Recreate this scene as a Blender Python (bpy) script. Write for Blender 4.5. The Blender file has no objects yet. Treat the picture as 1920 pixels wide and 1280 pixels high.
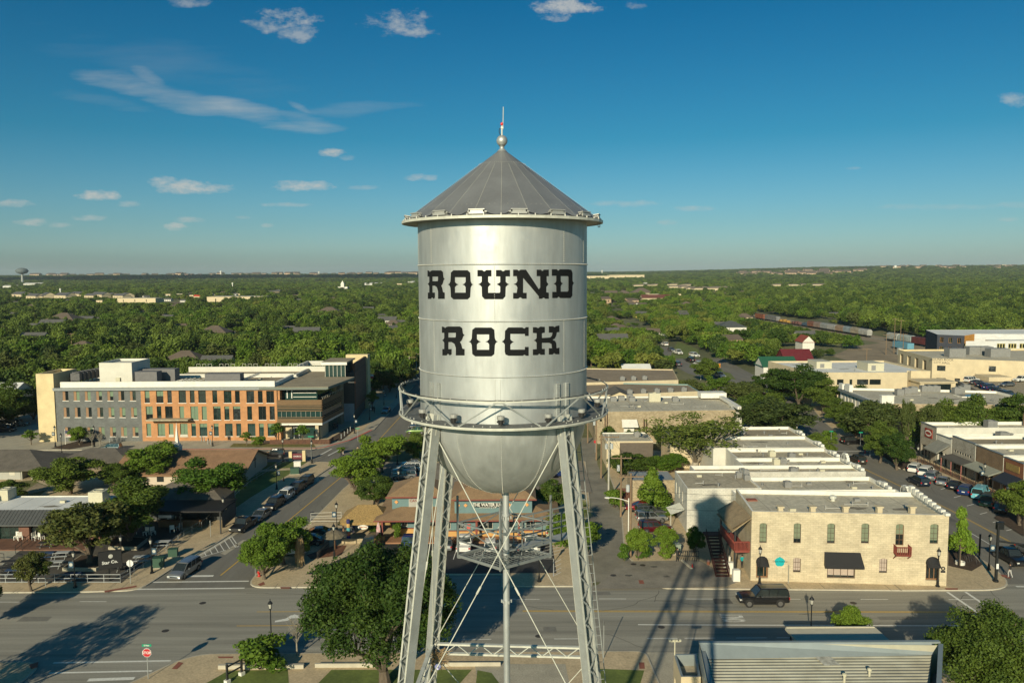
import bpy, bmesh, math, random
import numpy as np
from mathutils import Vector, Matrix
R=math.radians
sc=bpy.context.scene
# ---------------- camera, world, sun, exposure ----------------
CAMH=36.0; FPX=1493.0; PITCH=R(4.9); ROLL=R(-0.3)
cd=bpy.data.cameras.new('camera'); cam=bpy.data.objects.new('camera',cd); sc.collection.objects.link(cam)
cd.sensor_width=36; cd.lens=36*FPX/1920; cd.clip_end=40000; cd.clip_start=.5
cam.matrix_world=Matrix.Translation((0,0,CAMH))@Matrix.Rotation(math.pi/2-PITCH,4,'X')@Matrix.Rotation(ROLL,4,'Z')
sc.camera=cam
SUN_EL=R(20.8); SUN_AZ=R(18.3)      # light travels towards +Y and +X by this angle
ld=bpy.data.lights.new('sun','SUN'); ld.energy=4.9; ld.angle=R(.53); ld.color=(1.0,.88,.63)
sun=bpy.data.objects.new('sun',ld); sc.collection.objects.link(sun)
sdir=Vector((math.sin(SUN_AZ)*math.cos(SUN_EL),math.cos(SUN_AZ)*math.cos(SUN_EL),-math.sin(SUN_EL)))
sun.rotation_euler=sdir.to_track_quat('-Z','Y').to_euler()
sc.view_settings.view_transform='Standard'; sc.view_settings.look='None'
sc.view_settings.gamma=1; sc.view_settings.exposure=0.15
sc.cycles.max_bounces=5; sc.cycles.diffuse_bounces=2; sc.cycles.glossy_bounces=3
sc.cycles.transmission_bounces=3; sc.cycles.volume_bounces=0; sc.cycles.transparent_max_bounces=4
sc.cycles.use_denoising=True

def cray(px,py):
    x=(px-960)/FPX; y=-(py-640)/FPX
    x,y=x*math.cos(ROLL)-y*math.sin(ROLL), x*math.sin(ROLL)+y*math.cos(ROLL)
    a=math.pi/2-PITCH
    return Vector((x,y*math.cos(a)+math.sin(a),y*math.sin(a)-math.cos(a)))
def P(px,py,z=0.0):
    r=cray(px,py); t=(z-CAMH)/r.z; return Vector((r.x*t,r.y*t,z))
def at(px,py,Y):
    r=cray(px,py); t=Y/r.y; return Vector((r.x*t,Y,CAMH+r.z*t))

w=bpy.data.worlds.new('World'); sc.world=w; w.use_nodes=True
wt=w.node_tree; wt.nodes.clear()
def N(t,typ,**k):
    n=t.nodes.new(typ)
    for a,b in k.items(): setattr(n,a,b)
    return n
def mth(t,op,a,b=None,c=None,clamp=False):
    n=N(t,'ShaderNodeMath',operation=op,use_clamp=clamp)
    for i,x in enumerate((a,b,c)):
        if x is None: continue
        if isinstance(x,(int,float)): n.inputs[i].default_value=x
        else: t.links.new(x,n.inputs[i])
    return n.outputs[0]
sky=N(wt,'ShaderNodeTexSky'); sky.sky_type='NISHITA'; sky.sun_disc=False
sky.sun_elevation=SUN_EL; sky.sun_rotation=math.pi+SUN_AZ
sky.altitude=300; sky.air_density=1.0; sky.dust_density=1.2; sky.ozone_density=4.0
tint=N(wt,'ShaderNodeMix',data_type='RGBA',blend_type='MULTIPLY'); tint.inputs[0].default_value=1
wt.links.new(sky.outputs[0],tint.inputs[6])
tc=N(wt,'ShaderNodeTexCoord'); sep=N(wt,'ShaderNodeSeparateXYZ'); wt.links.new(tc.outputs['Generated'],sep.inputs[0])
yy=mth(wt,'MAXIMUM',sep.outputs[1],.02)
U=mth(wt,'DIVIDE',sep.outputs[0],yy); V=mth(wt,'DIVIDE',sep.outputs[2],yy)
tr_=N(wt,'ShaderNodeValToRGB'); wt.links.new(sep.outputs[2],tr_.inputs[0]); el=tr_.color_ramp.elements
el[0].position=0.0; el[0].color=(.55,.66,.68,1); el[1].position=.33; el[1].color=(.012,.32,.41,1)
e_=el.new(.06); e_.color=(.34,.52,.54,1); e_=el.new(.16); e_.color=(.10,.405,.44,1)
wt.links.new(tr_.outputs[0],tint.inputs[7])
cmb=N(wt,'ShaderNodeCombineXYZ'); wt.links.new(U,cmb.inputs[0]); wt.links.new(V,cmb.inputs[1])
def wnoise(sx,sy,det,rough,ang=0):
    mp=N(wt,'ShaderNodeMapping'); mp.inputs['Rotation'].default_value=(0,0,ang); mp.inputs['Scale'].default_value=(sx,sy,1)
    wt.links.new(cmb.outputs[0],mp.inputs[0])
    n=N(wt,'ShaderNodeTexNoise'); n.inputs['Scale'].default_value=1; n.inputs['Detail'].default_value=det; n.inputs['Roughness'].default_value=rough
    wt.links.new(mp.outputs[0],n.inputs['Vector']); return n.outputs[0]
nA=wnoise(34,60,10,.68); nB=wnoise(6,44,9,.62,R(14)); nC=wnoise(70,150,9,.66)
def uv(px,py):
    r=cray(px,py); return r.x/r.y, r.z/r.y
total=None
def cloud(px,py,ax,ay,op,ang=0,soft=.6,noise=None,k=2.2,base=1.0):
    global total
    u,v=uv(px,py); a=ax/FPX; b=ay/FPX; ca,sa=math.cos(ang),math.sin(ang)
    du=mth(wt,'SUBTRACT',U,u); dv=mth(wt,'SUBTRACT',V,v)
    p=mth(wt,'ADD',mth(wt,'MULTIPLY',du,ca/a),mth(wt,'MULTIPLY',dv,sa/a))
    q=mth(wt,'ADD',mth(wt,'MULTIPLY',du,-sa/b),mth(wt,'MULTIPLY',dv,ca/b))
    d=mth(wt,'ADD',mth(wt,'MULTIPLY',p,p),mth(wt,'MULTIPLY',q,q))
    s=mth(wt,'SUBTRACT',mth(wt,'MULTIPLY_ADD',mth(wt,'SUBTRACT',noise,.5),k*2,base),d)
    m=mth(wt,'MULTIPLY',mth(wt,'DIVIDE',s,soft,clamp=True),op)
    total=m if total is None else mth(wt,'MAXIMUM',total,m)
for c in [(525,38,62,20,.62),(560,62,40,18,.45),(500,48,38,14,.5),(745,42,62,20,.5),(790,62,32,9,.5),(1062,14,64,17,.7),(1040,32,28,9,.5),
          (348,4,34,10,.35),(1905,186,28,15,.42),(1190,10,24,9,.3)]:
    cloud(*c,noise=nA,soft=1.5,k=3.4)
for c in [(624,286,22,8,.6),(185,366,40,9,.62),(345,350,46,13,.6),(380,354,52,9,.5),(305,340,26,9,.45),(567,348,56,9,.55),(25,381,34,7,.38),
          (58,416,30,7,.4),(328,425,20,7,.55),(355,412,26,5,.35),(168,409,32,5,.35),(240,382,20,6,.3),(535,384,46,4,.3),(790,333,28,6,.38),
          (500,422,12,4,.35),(1190,382,44,6,.25),(1300,391,34,5,.3),(1250,417,18,5,.25),(1690,388,40,5,.15),(1780,388,90,5,.14),(110,422,24,5,.25),
          (1890,411,22,4,.2),(1140,381,28,5,.22),(680,352,30,4,.22),(455,408,16,3,.2),(650,296,14,5,.25),(1600,316,14,3,.2),(1900,384,50,5,.16)]:
    cloud(*c[:4],min(.75,c[4]*1.25),noise=nC,soft=1.6,k=2.2,base=1.35)
for c in [(300,176,165,24,.42,R(-15)),(465,213,150,20,.5,R(-13)),(565,226,70,15,.42,R(-10)),(288,155,46,16,.4,R(-35)),(560,200,30,7,.35,R(-28)),(660,205,120,14,.2,R(4)),(170,186,110,14,.16,R(-8)),(330,120,260,40,.08,R(-10))]:
    cloud(*c[:5],ang=c[5],noise=nB,soft=2.0,k=2.4)
shade=N(wt,'ShaderNodeMix',data_type='RGBA'); wt.links.new(nA,shade.inputs[0])
shade.inputs[6].default_value=(2.4,2.7,2.7,1); shade.inputs[7].default_value=(4.6,4.3,3.8,1)
mx=N(wt,'ShaderNodeMix',data_type='RGBA'); wt.links.new(total,mx.inputs[0]); wt.links.new(tint.outputs[2],mx.inputs[6]); wt.links.new(shade.outputs[2],mx.inputs[7])
bg=N(wt,'ShaderNodeBackground'); bg.inputs[1].default_value=.14; wt.links.new(mx.outputs[2],bg.inputs[0])
wo=N(wt,'ShaderNodeOutputWorld'); wt.links.new(bg.outputs[0],wo.inputs[0])

# ---------------- materials ----------------
MATS={}
def mat(name,col,rough=.8,metal=0,var=.12,scale=1.5,bump=0,stretch=(1,1,1),col2=None,coat=0,spec=.5,obj=False,emit=0,fine=0):
    if name in MATS: return MATS[name]
    m=bpy.data.materials.new(name); m.use_nodes=True; t=m.node_tree
    b=t.nodes['Principled BSDF']; b.inputs['Roughness'].default_value=rough; b.inputs['Metallic'].default_value=metal
    b.inputs['Specular IOR Level'].default_value=spec; b.inputs['Coat Weight'].default_value=coat
    c=(*col,1); b.inputs['Base Color'].default_value=c
    if var or col2:
        tc=N(t,'ShaderNodeTexCoord'); g=N(t,'ShaderNodeNewGeometry'); mp=N(t,'ShaderNodeMapping'); mp.inputs['Scale'].default_value=stretch
        t.links.new(tc.outputs['Object'] if obj else g.outputs['Position'],mp.inputs[0])
        n=N(t,'ShaderNodeTexNoise'); n.inputs['Scale'].default_value=scale; n.inputs['Detail'].default_value=6; n.inputs['Roughness'].default_value=.65
        t.links.new(mp.outputs[0],n.inputs['Vector'])
        rp=N(t,'ShaderNodeValToRGB'); e=rp.color_ramp.elements; e[0].position=.3; e[1].position=.7
        lo=tuple(x*(1-var*1.6) for x in col) if not col2 else col2; hi=tuple(min(1,x*(1+var)) for x in col)
        e[0].color=(*lo,1); e[1].color=(*hi,1); t.links.new(n.outputs[0],rp.inputs[0]); out=rp.outputs[0]
        if fine:
            n2=N(t,'ShaderNodeTexNoise'); n2.inputs['Scale'].default_value=fine; n2.inputs['Detail'].default_value=3
            t.links.new(g.outputs['Position'],n2.inputs['Vector'])
            mm=N(t,'ShaderNodeMix',data_type='RGBA',blend_type='MULTIPLY'); mm.inputs[0].default_value=1
            r2=N(t,'ShaderNodeMapRange'); r2.inputs[3].default_value=.55; r2.inputs[4].default_value=1.35; t.links.new(n2.outputs[0],r2.inputs[0])
            t.links.new(out,mm.inputs[6]); t.links.new(r2.outputs[0],mm.inputs[7]); out=mm.outputs[2]
        t.links.new(out,b.inputs['Base Color'])
        if bump:
            bp=N(t,'ShaderNodeBump'); bp.inputs['Strength'].default_value=bump; bp.inputs['Distance'].default_value=.05
            t.links.new(n.outputs[0],bp.inputs['Height']); t.links.new(bp.outputs[0],b.inputs['Normal'])
    if emit:
        b.inputs['Emission Color'].default_value=c; b.inputs['Emission Strength'].default_value=emit
    MATS[name]=m; return m
def brickmat(name,c1,c2,mortar,bw=.5,bh=.22,rough=.85,ms=.02):
    m=bpy.data.materials.new(name); m.use_nodes=True; t=m.node_tree; b=t.nodes['Principled BSDF']; b.inputs['Roughness'].default_value=rough
    tc=N(t,'ShaderNodeTexCoord'); s=N(t,'ShaderNodeSeparateXYZ'); t.links.new(tc.outputs['Object'],s.inputs[0])
    u=mth(t,'ADD',s.outputs[0],s.outputs[1]); c=N(t,'ShaderNodeCombineXYZ'); t.links.new(u,c.inputs[0]); t.links.new(s.outputs[2],c.inputs[1])
    k=N(t,'ShaderNodeTexBrick'); k.inputs['Scale'].default_value=1; k.inputs['Brick Width'].default_value=bw; k.inputs['Row Height'].default_value=bh
    k.inputs['Mortar Size'].default_value=ms; k.inputs['Color1'].default_value=(*c1,1); k.inputs['Color2'].default_value=(*c2,1); k.inputs['Mortar'].default_value=(*mortar,1)
    t.links.new(c.outputs[0],k.inputs['Vector'])
    n=N(t,'ShaderNodeTexNoise'); n.inputs['Scale'].default_value=.7; n.inputs['Detail'].default_value=7; n.inputs['Roughness'].default_value=.7; t.links.new(c.outputs[0],n.inputs['Vector'])
    r2=N(t,'ShaderNodeMapRange'); r2.inputs[1].default_value=.3; r2.inputs[2].default_value=.7; r2.inputs[3].default_value=.72; r2.inputs[4].default_value=1.12; t.links.new(n.outputs[0],r2.inputs[0])
    mm=N(t,'ShaderNodeMix',data_type='RGBA',blend_type='MULTIPLY'); mm.inputs[0].default_value=1
    t.links.new(k.outputs[0],mm.inputs[6]); t.links.new(r2.outputs[0],mm.inputs[7]); t.links.new(mm.outputs[2],b.inputs['Base Color'])
    MATS[name]=m; return m

# ---------------- helpers ----------------
COL=sc.collection
def setp(o,label=None,cat=None,group=None,kind=None):
    if label: o['label']=label
    if cat: o['category']=cat
    if group: o['group']=group
    if kind: o['kind']=kind
    return o
def empty(name,loc,rz=0,label=None,cat=None,group=None,scale=1):
    o=bpy.data.objects.new(name,None); COL.objects.link(o); o.location=loc; o.rotation_euler=(0,0,rz); o.scale=(scale,)*3
    o.empty_display_size=.2
    return setp(o,label,cat,group)
class MB:
    def __init__(s): s.v=[]; s.f=[]; s.m=[]
    def face(s,pts,mi=0):
        n=len(s.v); s.v+= [tuple(p) for p in pts]; s.f.append(tuple(range(n,n+len(pts)))); s.m.append(mi)
    def box(s,x0,y0,z0,x1,y1,z1,mi=0,tops=None):
        if x0>x1: x0,x1=x1,x0
        if y0>y1: y0,y1=y1,y0
        n=len(s.v); s.v+=[(x0,y0,z0),(x1,y0,z0),(x1,y1,z0),(x0,y1,z0),(x0,y0,z1),(x1,y0,z1),(x1,y1,z1),(x0,y1,z1)]
        s.f+=[(n,n+3,n+2,n+1),(n+4,n+5,n+6,n+7),(n,n+1,n+5,n+4),(n+1,n+2,n+6,n+5),(n+2,n+3,n+7,n+6),(n+3,n,n+4,n+7)]
        s.m+=[mi,mi if tops is None else tops,mi,mi,mi,mi]
    def prism(s,pts,z0,z1,mi=0,top=None):
        a=sum(pts[i][0]*pts[(i+1)%len(pts)][1]-pts[(i+1)%len(pts)][0]*pts[i][1] for i in range(len(pts)))
        if a<0: pts=pts[::-1]
        n=len(s.v); k=len(pts); s.v+=[(p[0],p[1],z0) for p in pts]+[(p[0],p[1],z1) for p in pts]
        s.f.append(tuple(range(n+k-1,n-1,-1))); s.f.append(tuple(range(n+k,n+2*k))); s.m+=[mi,mi if top is None else top]
        for i in range(k):
            j=(i+1)%k; s.f.append((n+i,n+j,n+k+j,n+k+i)); s.m.append(mi)
    def tube(s,p,q,r,n=6,r2=None,mi=0,cap=True):
        p=Vector(p);q=Vector(q);d=(q-p)
        if d.length<1e-6: return
        d.normalize(); a=d.orthogonal().normalized(); b=d.cross(a); r2=r if r2 is None else r2; o=len(s.v)
        for c,rr in((p,r),(q,r2)):
            for i in range(n):
                t=2*math.pi*(i+.5)/n; s.v.append(tuple(c+a*math.cos(t)*rr+b*math.sin(t)*rr))
        for i in range(n):
            j=(i+1)%n; s.f.append((o+i,o+j,o+n+j,o+n+i)); s.m.append(mi)
        if cap: s.f.append(tuple(range(o+n-1,o-1,-1))); s.f.append(tuple(range(o+n,o+2*n))); s.m+=[mi,mi]
    def beam(s,p,q,w,h,up=(0,0,1),mi=0):
        p=Vector(p);q=Vector(q);d=(q-p).normalized(); a=d.cross(Vector(up))
        if a.length<1e-4: a=d.orthogonal()
        a.normalize(); b=a.cross(d); o=len(s.v)
        for c in(p,q):
            for i,j in((-1,-1),(1,-1),(1,1),(-1,1)): s.v.append(tuple(c+a*i*w/2+b*j*h/2))
        for i in range(4):
            j=(i+1)%4; s.f.append((o+i,o+j,o+4+j,o+4+i))
        s.f+=[(o+3,o+2,o+1,o),(o+4,o+5,o+6,o+7)]; s.m+=[mi]*6
    def lathe(s,prof,c=(0,0,0),n=24,mi=0):
        o=len(s.v); k=len(prof)
        for i in range(n):
            t=2*math.pi*i/n
            for r,z in prof: s.v.append((c[0]+r*math.cos(t),c[1]+r*math.sin(t),c[2]+z))
        for i in range(n):
            j=(i+1)%n
            for a in range(k-1): s.f.append((o+i*k+a,o+j*k+a,o+j*k+a+1,o+i*k+a+1)); s.m.append(mi)
    def sphere(s,c,r,n=10,m=6,mi=0,sz=1,sx=1,sy=1):
        prof=[(max(1e-4,math.sin(math.pi*i/m)),-math.cos(math.pi*i/m)) for i in range(m+1)]; o=len(s.v)
        s.lathe([(a*r,b*r*sz) for a,b in prof],(0,0,0),n,mi)
        for i in range(o,len(s.v)):
            x,y,z=s.v[i]; s.v[i]=(c[0]+x*sx,c[1]+y*sy,c[2]+z)
    def mesh(s,name,mats):
        me=bpy.data.meshes.new(name); me.from_pydata(s.v,[],s.f)
        for m in (mats if isinstance(mats,(list,tuple)) else [mats]): me.materials.append(m)
        if any(s.m): me.polygons.foreach_set('material_index',s.m)
        me.update(); return me
    def obj(s,name,mats,parent=None,smooth=False,loc=None,label=None,cat=None,group=None,kind=None):
        me=s.mesh(name,mats)
        if smooth: me.polygons.foreach_set('use_smooth',[True]*len(me.polygons))
        return link(name,me,parent,loc,label,cat,group,kind)
def link(name,me,parent=None,loc=None,label=None,cat=None,group=None,kind=None):
    o=bpy.data.objects.new(name,me); COL.objects.link(o)
    if parent: o.parent=parent
    if loc is not None: o.location=loc
    return setp(o,label,cat,group,kind)
def kids(o): return [c for c in ALLK.get(o.name,[])]
ALLK={}
def index_kids():
    ALLK.clear()
    for o in bpy.data.objects:
        if o.parent: ALLK.setdefault(o.parent.name,[]).append(o)
def dup(root,loc=None,rz=None,label=None,group=None,scale=None,swap=None,tilt=None):
    def cp(o,par):
        c=o.copy(); COL.objects.link(c)
        if par: c.parent=par
        if swap and c.type=='MESH' and any(s.material and s.material.name in swap for s in c.data.materials and c.material_slots):
            for s in c.material_slots:
                if s.material.name in swap:
                    m=swap[s.material.name]; s.link='OBJECT'; s.material=m
        for ch in kids(o): cp(ch,c)
        return c
    r=cp(root,None)
    if loc is not None: r.location=loc
    if rz is not None: r.rotation_euler=(0,0,rz)
    if scale: r.scale=scale if isinstance(scale,(tuple,list)) else (scale,)*3
    if label: r['label']=label
    if group: r['group']=group
    return r
def textmesh(s,size=1,extrude=.01,bold=False,align='CENTER'):
    c=bpy.data.curves.new('t','FONT'); c.body=s; c.size=size; c.extrude=extrude; c.align_x=align; c.align_y='CENTER'; c.resolution_u=2
    if bold: c.offset=size*.02
    o=bpy.data.objects.new('t',c); COL.objects.link(o); dg=bpy.context.evaluated_depsgraph_get()
    me=bpy.data.meshes.new_from_object(o.evaluated_get(dg)); bpy.data.objects.remove(o); return me
def text(name,s,size,m,parent,loc,rot=(math.pi/2,0,0),extrude=.01,bold=False,sx=1):
    me=textmesh(s,size,extrude,bold); me.materials.clear(); me.materials.append(m)
    o=link(name,me,parent,loc); o.rotation_euler=rot; o.scale=(sx,1,1); return o
random.seed(7); rng=np.random.default_rng(7)
# ---------------- water tower ----------------
TY=22.7; TX=at(943.5,640,TY).x; TR=2.38; ER=2.79
alu=mat('aluminium_paint',(.49,.51,.50),rough=.5,metal=.60,var=.11,scale=1.3,stretch=(2.4,2.4,.45),obj=True)
_t=alu.node_tree; _b=_t.nodes['Principled BSDF']; _tc=N(_t,'ShaderNodeTexCoord'); _n=N(_t,'ShaderNodeTexNoise'); _n.inputs['Scale'].default_value=1.7; _n.inputs['Detail'].default_value=8; _n.inputs['Distortion'].default_value=1.2; _t.links.new(_tc.outputs['Object'],_n.inputs['Vector']); _r=N(_t,'ShaderNodeMapRange'); _r.inputs[1].default_value=.35; _r.inputs[2].default_value=.65; _r.inputs[3].default_value=.48; _r.inputs[4].default_value=.60; _t.links.new(_n.outputs[0],_r.inputs[0]); _t.links.new(_r.outputs[0],_b.inputs['Roughness']); _bp=N(_t,'ShaderNodeBump'); _bp.inputs['Strength'].default_value=.10; _bp.inputs['Distance'].default_value=.03; _n2=N(_t,'ShaderNodeTexNoise'); _n2.inputs['Scale'].default_value=.9; _t.links.new(_tc.outputs['Object'],_n2.inputs['Vector']); _t.links.new(_n2.outputs[0],_bp.inputs['Height']); _t.links.new(_bp.outputs[0],_b.inputs['Normal'])
alud=mat('roof_aluminium',(.33,.335,.33),rough=.5,metal=.6,var=.12,scale=.9,obj=True)
aluw=mat('rivet_paint',(.62,.61,.54),rough=.55,metal=.2,var=0)
stl=mat('steel_paint',(.38,.40,.385),rough=.5,metal=.35,var=.12,scale=2,obj=True)
stlw=mat('pale_steel',(.60,.60,.52),rough=.55,metal=.15,var=.12,scale=3,obj=True)
letb=mat('letter_black',(.008,.009,.010),rough=.8,var=0,spec=.2)
lampm=mat('fixture_metal',(.40,.40,.37),rough=.5,metal=.3,var=.1)
cablem=mat('cable_black',(.02,.02,.02),rough=.6,var=0)
redgl=mat('red_glass',(.75,.03,.03),rough=.2,var=0)
galv=mat('grating',(.40,.42,.41),rough=.6,metal=.4,var=.15,scale=4,obj=True)
tower=empty('water_tower',(TX,TY,0),0,'tall silver riveted steel water tower lettered ROUND ROCK, on four lattice legs','water tower')
ZB=32.10; ZE=37.42; ZA=39.42
b=MB()
b.lathe([(TR,ZB),(TR,ZE)],n=96); o=b.obj('tank_shell',alu,tower,smooth=True)
b=MB(); b.lathe([(TR*math.cos(a),ZB-TR*math.sin(a)) for a in [math.pi/2*i/20 for i in range(21)]],n=96); b.obj('tank_bowl',alu,tower,smooth=True)
# roof cone of 24 slightly faceted plates
b=MB(); b.lathe([(ER,ZE-.03),(ER,ZE+.0),(.12,ZA-.02),(.0,ZA)],n=24); b.lathe([(TR-.01,ZE-.04),(ER,ZE-.03)],n=24); b.obj('conical_roof',alud,tower)
b=MB(); b.lathe([(ER+.0,ZE-.05),(ER+.035,ZE-.05),(ER+.035,ZE+.02),(ER,ZE+.02),(ER,ZE-.05)],n=48); b.obj('eave_rim',stlw,tower)
def rivet(b,p,r=.0145):
    o=len(b.v); x,y,z=p
    b.v+=[(x+r,y,z),(x-r,y,z),(x,y+r,z),(x,y-r,z),(x,y,z+r),(x,y,z-r)]
    for q in((0,2,4),(2,1,4),(1,3,4),(3,0,4),(2,0,5),(1,2,5),(3,1,5),(0,3,5)): b.f.append(tuple(o+i for i in q)); b.m.append(0)
# horizontal seams with rivets
for z in(36.23,34.77,33.34):
    b=MB(); b.lathe([(TR,z-.022),(TR+.012,z-.02),(TR+.012,z+.02),(TR,z+.022)],n=96); b.obj('plate_seam',alu,tower,smooth=True)
    b=MB()
    for i in range(300):
        t=2*math.pi*i/300; rivet(b,((TR+.014)*math.cos(t),(TR+.014)*math.sin(t),z))
    b.obj('rivet_row',aluw,tower)
def vseam(ang,z0,z1,dbl=0):
    b=MB()
    for dz in range(int((z1-z0)/.055)):
        for s in((-1,1) if dbl else (0,)):
            t=ang+s*.028; rivet(b,((TR+.006)*math.cos(t),(TR+.006)*math.sin(t),z0+.05+dz*.055))
    b.obj('rivet_row',aluw,tower)
for k in range(3):
    a=-math.pi/2+2*math.pi*k/3
    vseam(a-R(52),36.25,ZE-.1); vseam(a+R(43),36.25,ZE-.1); vseam(a-R(4.5),34.8,36.2); vseam(a-R(50),33.37,34.75); vseam(a+R(43),33.37,34.75); vseam(a-R(3),ZB,33.3,1)
# bowl seams (meridians)
b=MB(); 
for k in range(12):
    a=-math.pi/2-R(1)+2*math.pi*k/12
    for i in range(58):
        e=math.pi/2*(i+1)/60; rr=(TR+.01)*math.cos(e); rivet(b,(rr*math.cos(a),rr*math.sin(a),ZB-(TR+.01)*math.sin(e)))
for i in range(60):
    t=2*math.pi*i/60; rivet(b,(.62*math.cos(t),.62*math.sin(t),ZB-2.31))
b.obj('bowl_rivets',aluw,tower)
b=MB()
for k in range(24):
    a=2*math.pi*k/24
    L=48
    for i in range(L):
        f=.02+.8*i/L if k%2==0 else .02+.76*i/L; rr=ER+(.12-ER)*f; zz=ZE+(ZA-ZE)*f+.006; rivet(b,(rr*math.cos(a),rr*math.sin(a),zz),.009)
for i in range(70):
    t=2*math.pi*i/70; f=.8; rr=ER+(.12-ER)*f; rivet(b,(rr*math.cos(t),rr*math.sin(t),ZE+(ZA-ZE)*f+.006),.009)
for k in range(24):
    for q in(-.06,0,.06):
        t=2*math.pi*(k+.5)/24+q; f=.17; rr=(ER+(.12-ER)*f)*math.cos(R(7.5)); rivet(b,(rr*math.cos(t),rr*math.sin(t),ZE+(ZA-ZE)*f),.009)
b.obj('roof_rivets',aluw,tower)
# finial
b=MB(); b.lathe([(.15,ZA-.03),(.10,ZA+.02),(.065,ZA+.05),(.065,ZA+.12),(.09,ZA+.13)],n=20); b.sphere((0,0,ZA+.27),.155,20,12); b.obj('finial_ball',alu,tower,smooth=True)
b=MB(); b.tube((0,0,ZA+.4),(0,0,ZA+.68),.022,8); b.tube((-.03,0,ZA+.62),(.04,0,ZA+.62),.035,8); b.tube((.03,0,ZA+.6),(.045,0,ZA+1.2),.011,6); f=b.obj('antenna_mast',stlw,tower)
b=MB(); b.sphere((0,0,ZA+.73),.04,10,6,sz=1.2); b.obj('beacon_light',redgl,tower,smooth=True)
b=MB()
pts=[(-.01,0,ZA+.62),(-.07,0,ZA+.6),(-.075,0,ZA+.5),(-.03,0,ZA+.4)]
for p,q in zip(pts,pts[1:]): b.tube(p,q,.01,5)
b.obj('cable',cablem,tower)
# floodlights round the eave
fx=MB(); fx.box(-.20,-.06,.0,.20,.06,.045); fx.box(-.165,-.05,.045,.165,.05,.10); fx.box(-.21,-.075,.10,.21,.075,.125); fx.tube((-.2,-.0,.07),(-.26,0,.05),.03,6); fx.tube((.2,0,.07),(.26,0,.05),.03,6)
fme=fx.mesh('floodlight',lampm)
cb=MB()
for k in range(16):
    a=2*math.pi*(k+.42)/16
    o=link('floodlight',fme,tower,((ER-.10)*math.cos(a),(ER-.10)*math.sin(a),ZE+.05)); o.rotation_euler=(R(-8),0,a+math.pi/2)
    a2=a+2*math.pi/16; pr=None
    for i in range(9):
        t=a+.09+(a2-a-.18)*i/8; z=ZE+.1-.07*math.sin(math.pi*i/8)+random.uniform(-.012,.012); p=((ER-.06)*math.cos(t),(ER-.06)*math.sin(t),z)
        if pr: cb.tube(pr,p,.012,4)
        pr=p
cb.obj('light_cable',cablem,tower)
b=MB()
for k in range(40):
    t=2*math.pi*k/40; b.tube(((ER-.03)*math.cos(t),(ER-.03)*math.sin(t),ZE+.02),((ER-.03)*math.cos(t),(ER-.03)*math.sin(t),ZE+.07),.02,5)
for k in range(3):
    t=R(-8-k*.9); x,y=(ER-.1)*math.cos(t),(ER-.1)*math.sin(t); b.tube((x,y,ZE),(x,y,ZE-.16),.008,4); b.tube((x,y,ZE-.16),(x+.05,y,ZE-.16),.008,4); b.tube((x+.05,y,ZE-.16),(x+.05,y,ZE-.03),.008,4)
b.obj('eave_brackets',lampm,tower)
# balcony
RB=2.94; ZD=32.09
b=MB(); b.lathe([(TR+.01,ZD-.02),(RB,ZD-.02),(RB,ZD+.02),(TR+.01,ZD+.02)],n=64); b.obj('balcony_floor',mat('dark_grating',(.13,.135,.13),rough=.7,var=.3,scale=9,obj=True),tower)
b=MB(); b.lathe([(RB-.02,ZD-.04),(RB+.03,ZD-.04),(RB+.03,ZD+.022),(RB+.015,ZD+.022),(RB+.015,ZD-.02),(RB-.02,ZD-.02),(RB-.02,ZD-.04)],n=64)
b.lathe([(RB+.035,ZD-.01),(RB+.055,ZD-.01),(RB+.055,ZD+.01),(RB+.035,ZD+.01)],n=64); b.obj('balcony_edge',stlw,tower)
RT=2.98; ZT=ZD+.70
b=MB(); b.lathe([(RT-.035,ZT),(RT-.035,ZT+.01),(RT+.015,ZT+.01),(RT+.015,ZT-.02),(RT+.005,ZT-.02),(RT+.005,ZT),(RT-.035,ZT)],n=64); b.obj('balcony_rail',stlw,tower)
NB=8; off=-math.pi/2-R(1.5)
for k in range(NB*1):
    a=off+2*math.pi*k/NB; b=MB()
    pt=lambda t,z,r=RT-.01:(r*math.cos(t),r*math.sin(t),z)
    h=2*math.pi/NB/2
    for s in(-1,1):
        b.beam(pt(a+s*.02,ZT-.02),pt(a+s*(h*.98-.02),ZD+.03,RB),.035,.02,up=(math.cos(a),math.sin(a),0))
        b.beam(pt(a+s*.028,ZT-.04),pt(a+s*(h*.98-.012),ZD+.03,RB),.012,.045,up=(math.cos(a),math.sin(a),0))
    b.beam(pt(a-.05,ZT-.025),pt(a+.05,ZT-.025),.07,.02,up=(math.cos(a),math.sin(a),0))
    b.obj('balcony_brace',stl,tower)
for a,sg in((R(183),1),(R(-3),-1),(R(135),1),(R(45),1)):
    b=MB(); b.beam(pt(a,ZT),pt(a,ZD,RB),.04,.03); b.obj('rail_post',stl,tower)
b=MB()
for i in range(90):
    t=2*math.pi*i/90+random.uniform(-.01,.01); r=random.choice((RT-.01,RB+.01)); z=ZT+.02 if r==RT-.01 else ZD+.05
    b.box(r*math.cos(t)-.012,r*math.sin(t)-.012,z,r*math.cos(t)+.012,r*math.sin(t)+.012,z+random.uniform(.015,.04))
cb=MB(); pr=None
for i in range(141):
    t=2*math.pi*i/140; r=RT-.03+random.uniform(-.008,.008); p=(r*math.cos(t),r*math.sin(t),ZT+.02+random.uniform(0,.012))
    if pr: cb.tube(pr,p,.010,4)
    pr=p
b.obj('rail_clips',lampm,tower); cb.obj('rail_cable',cablem,tower)
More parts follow.
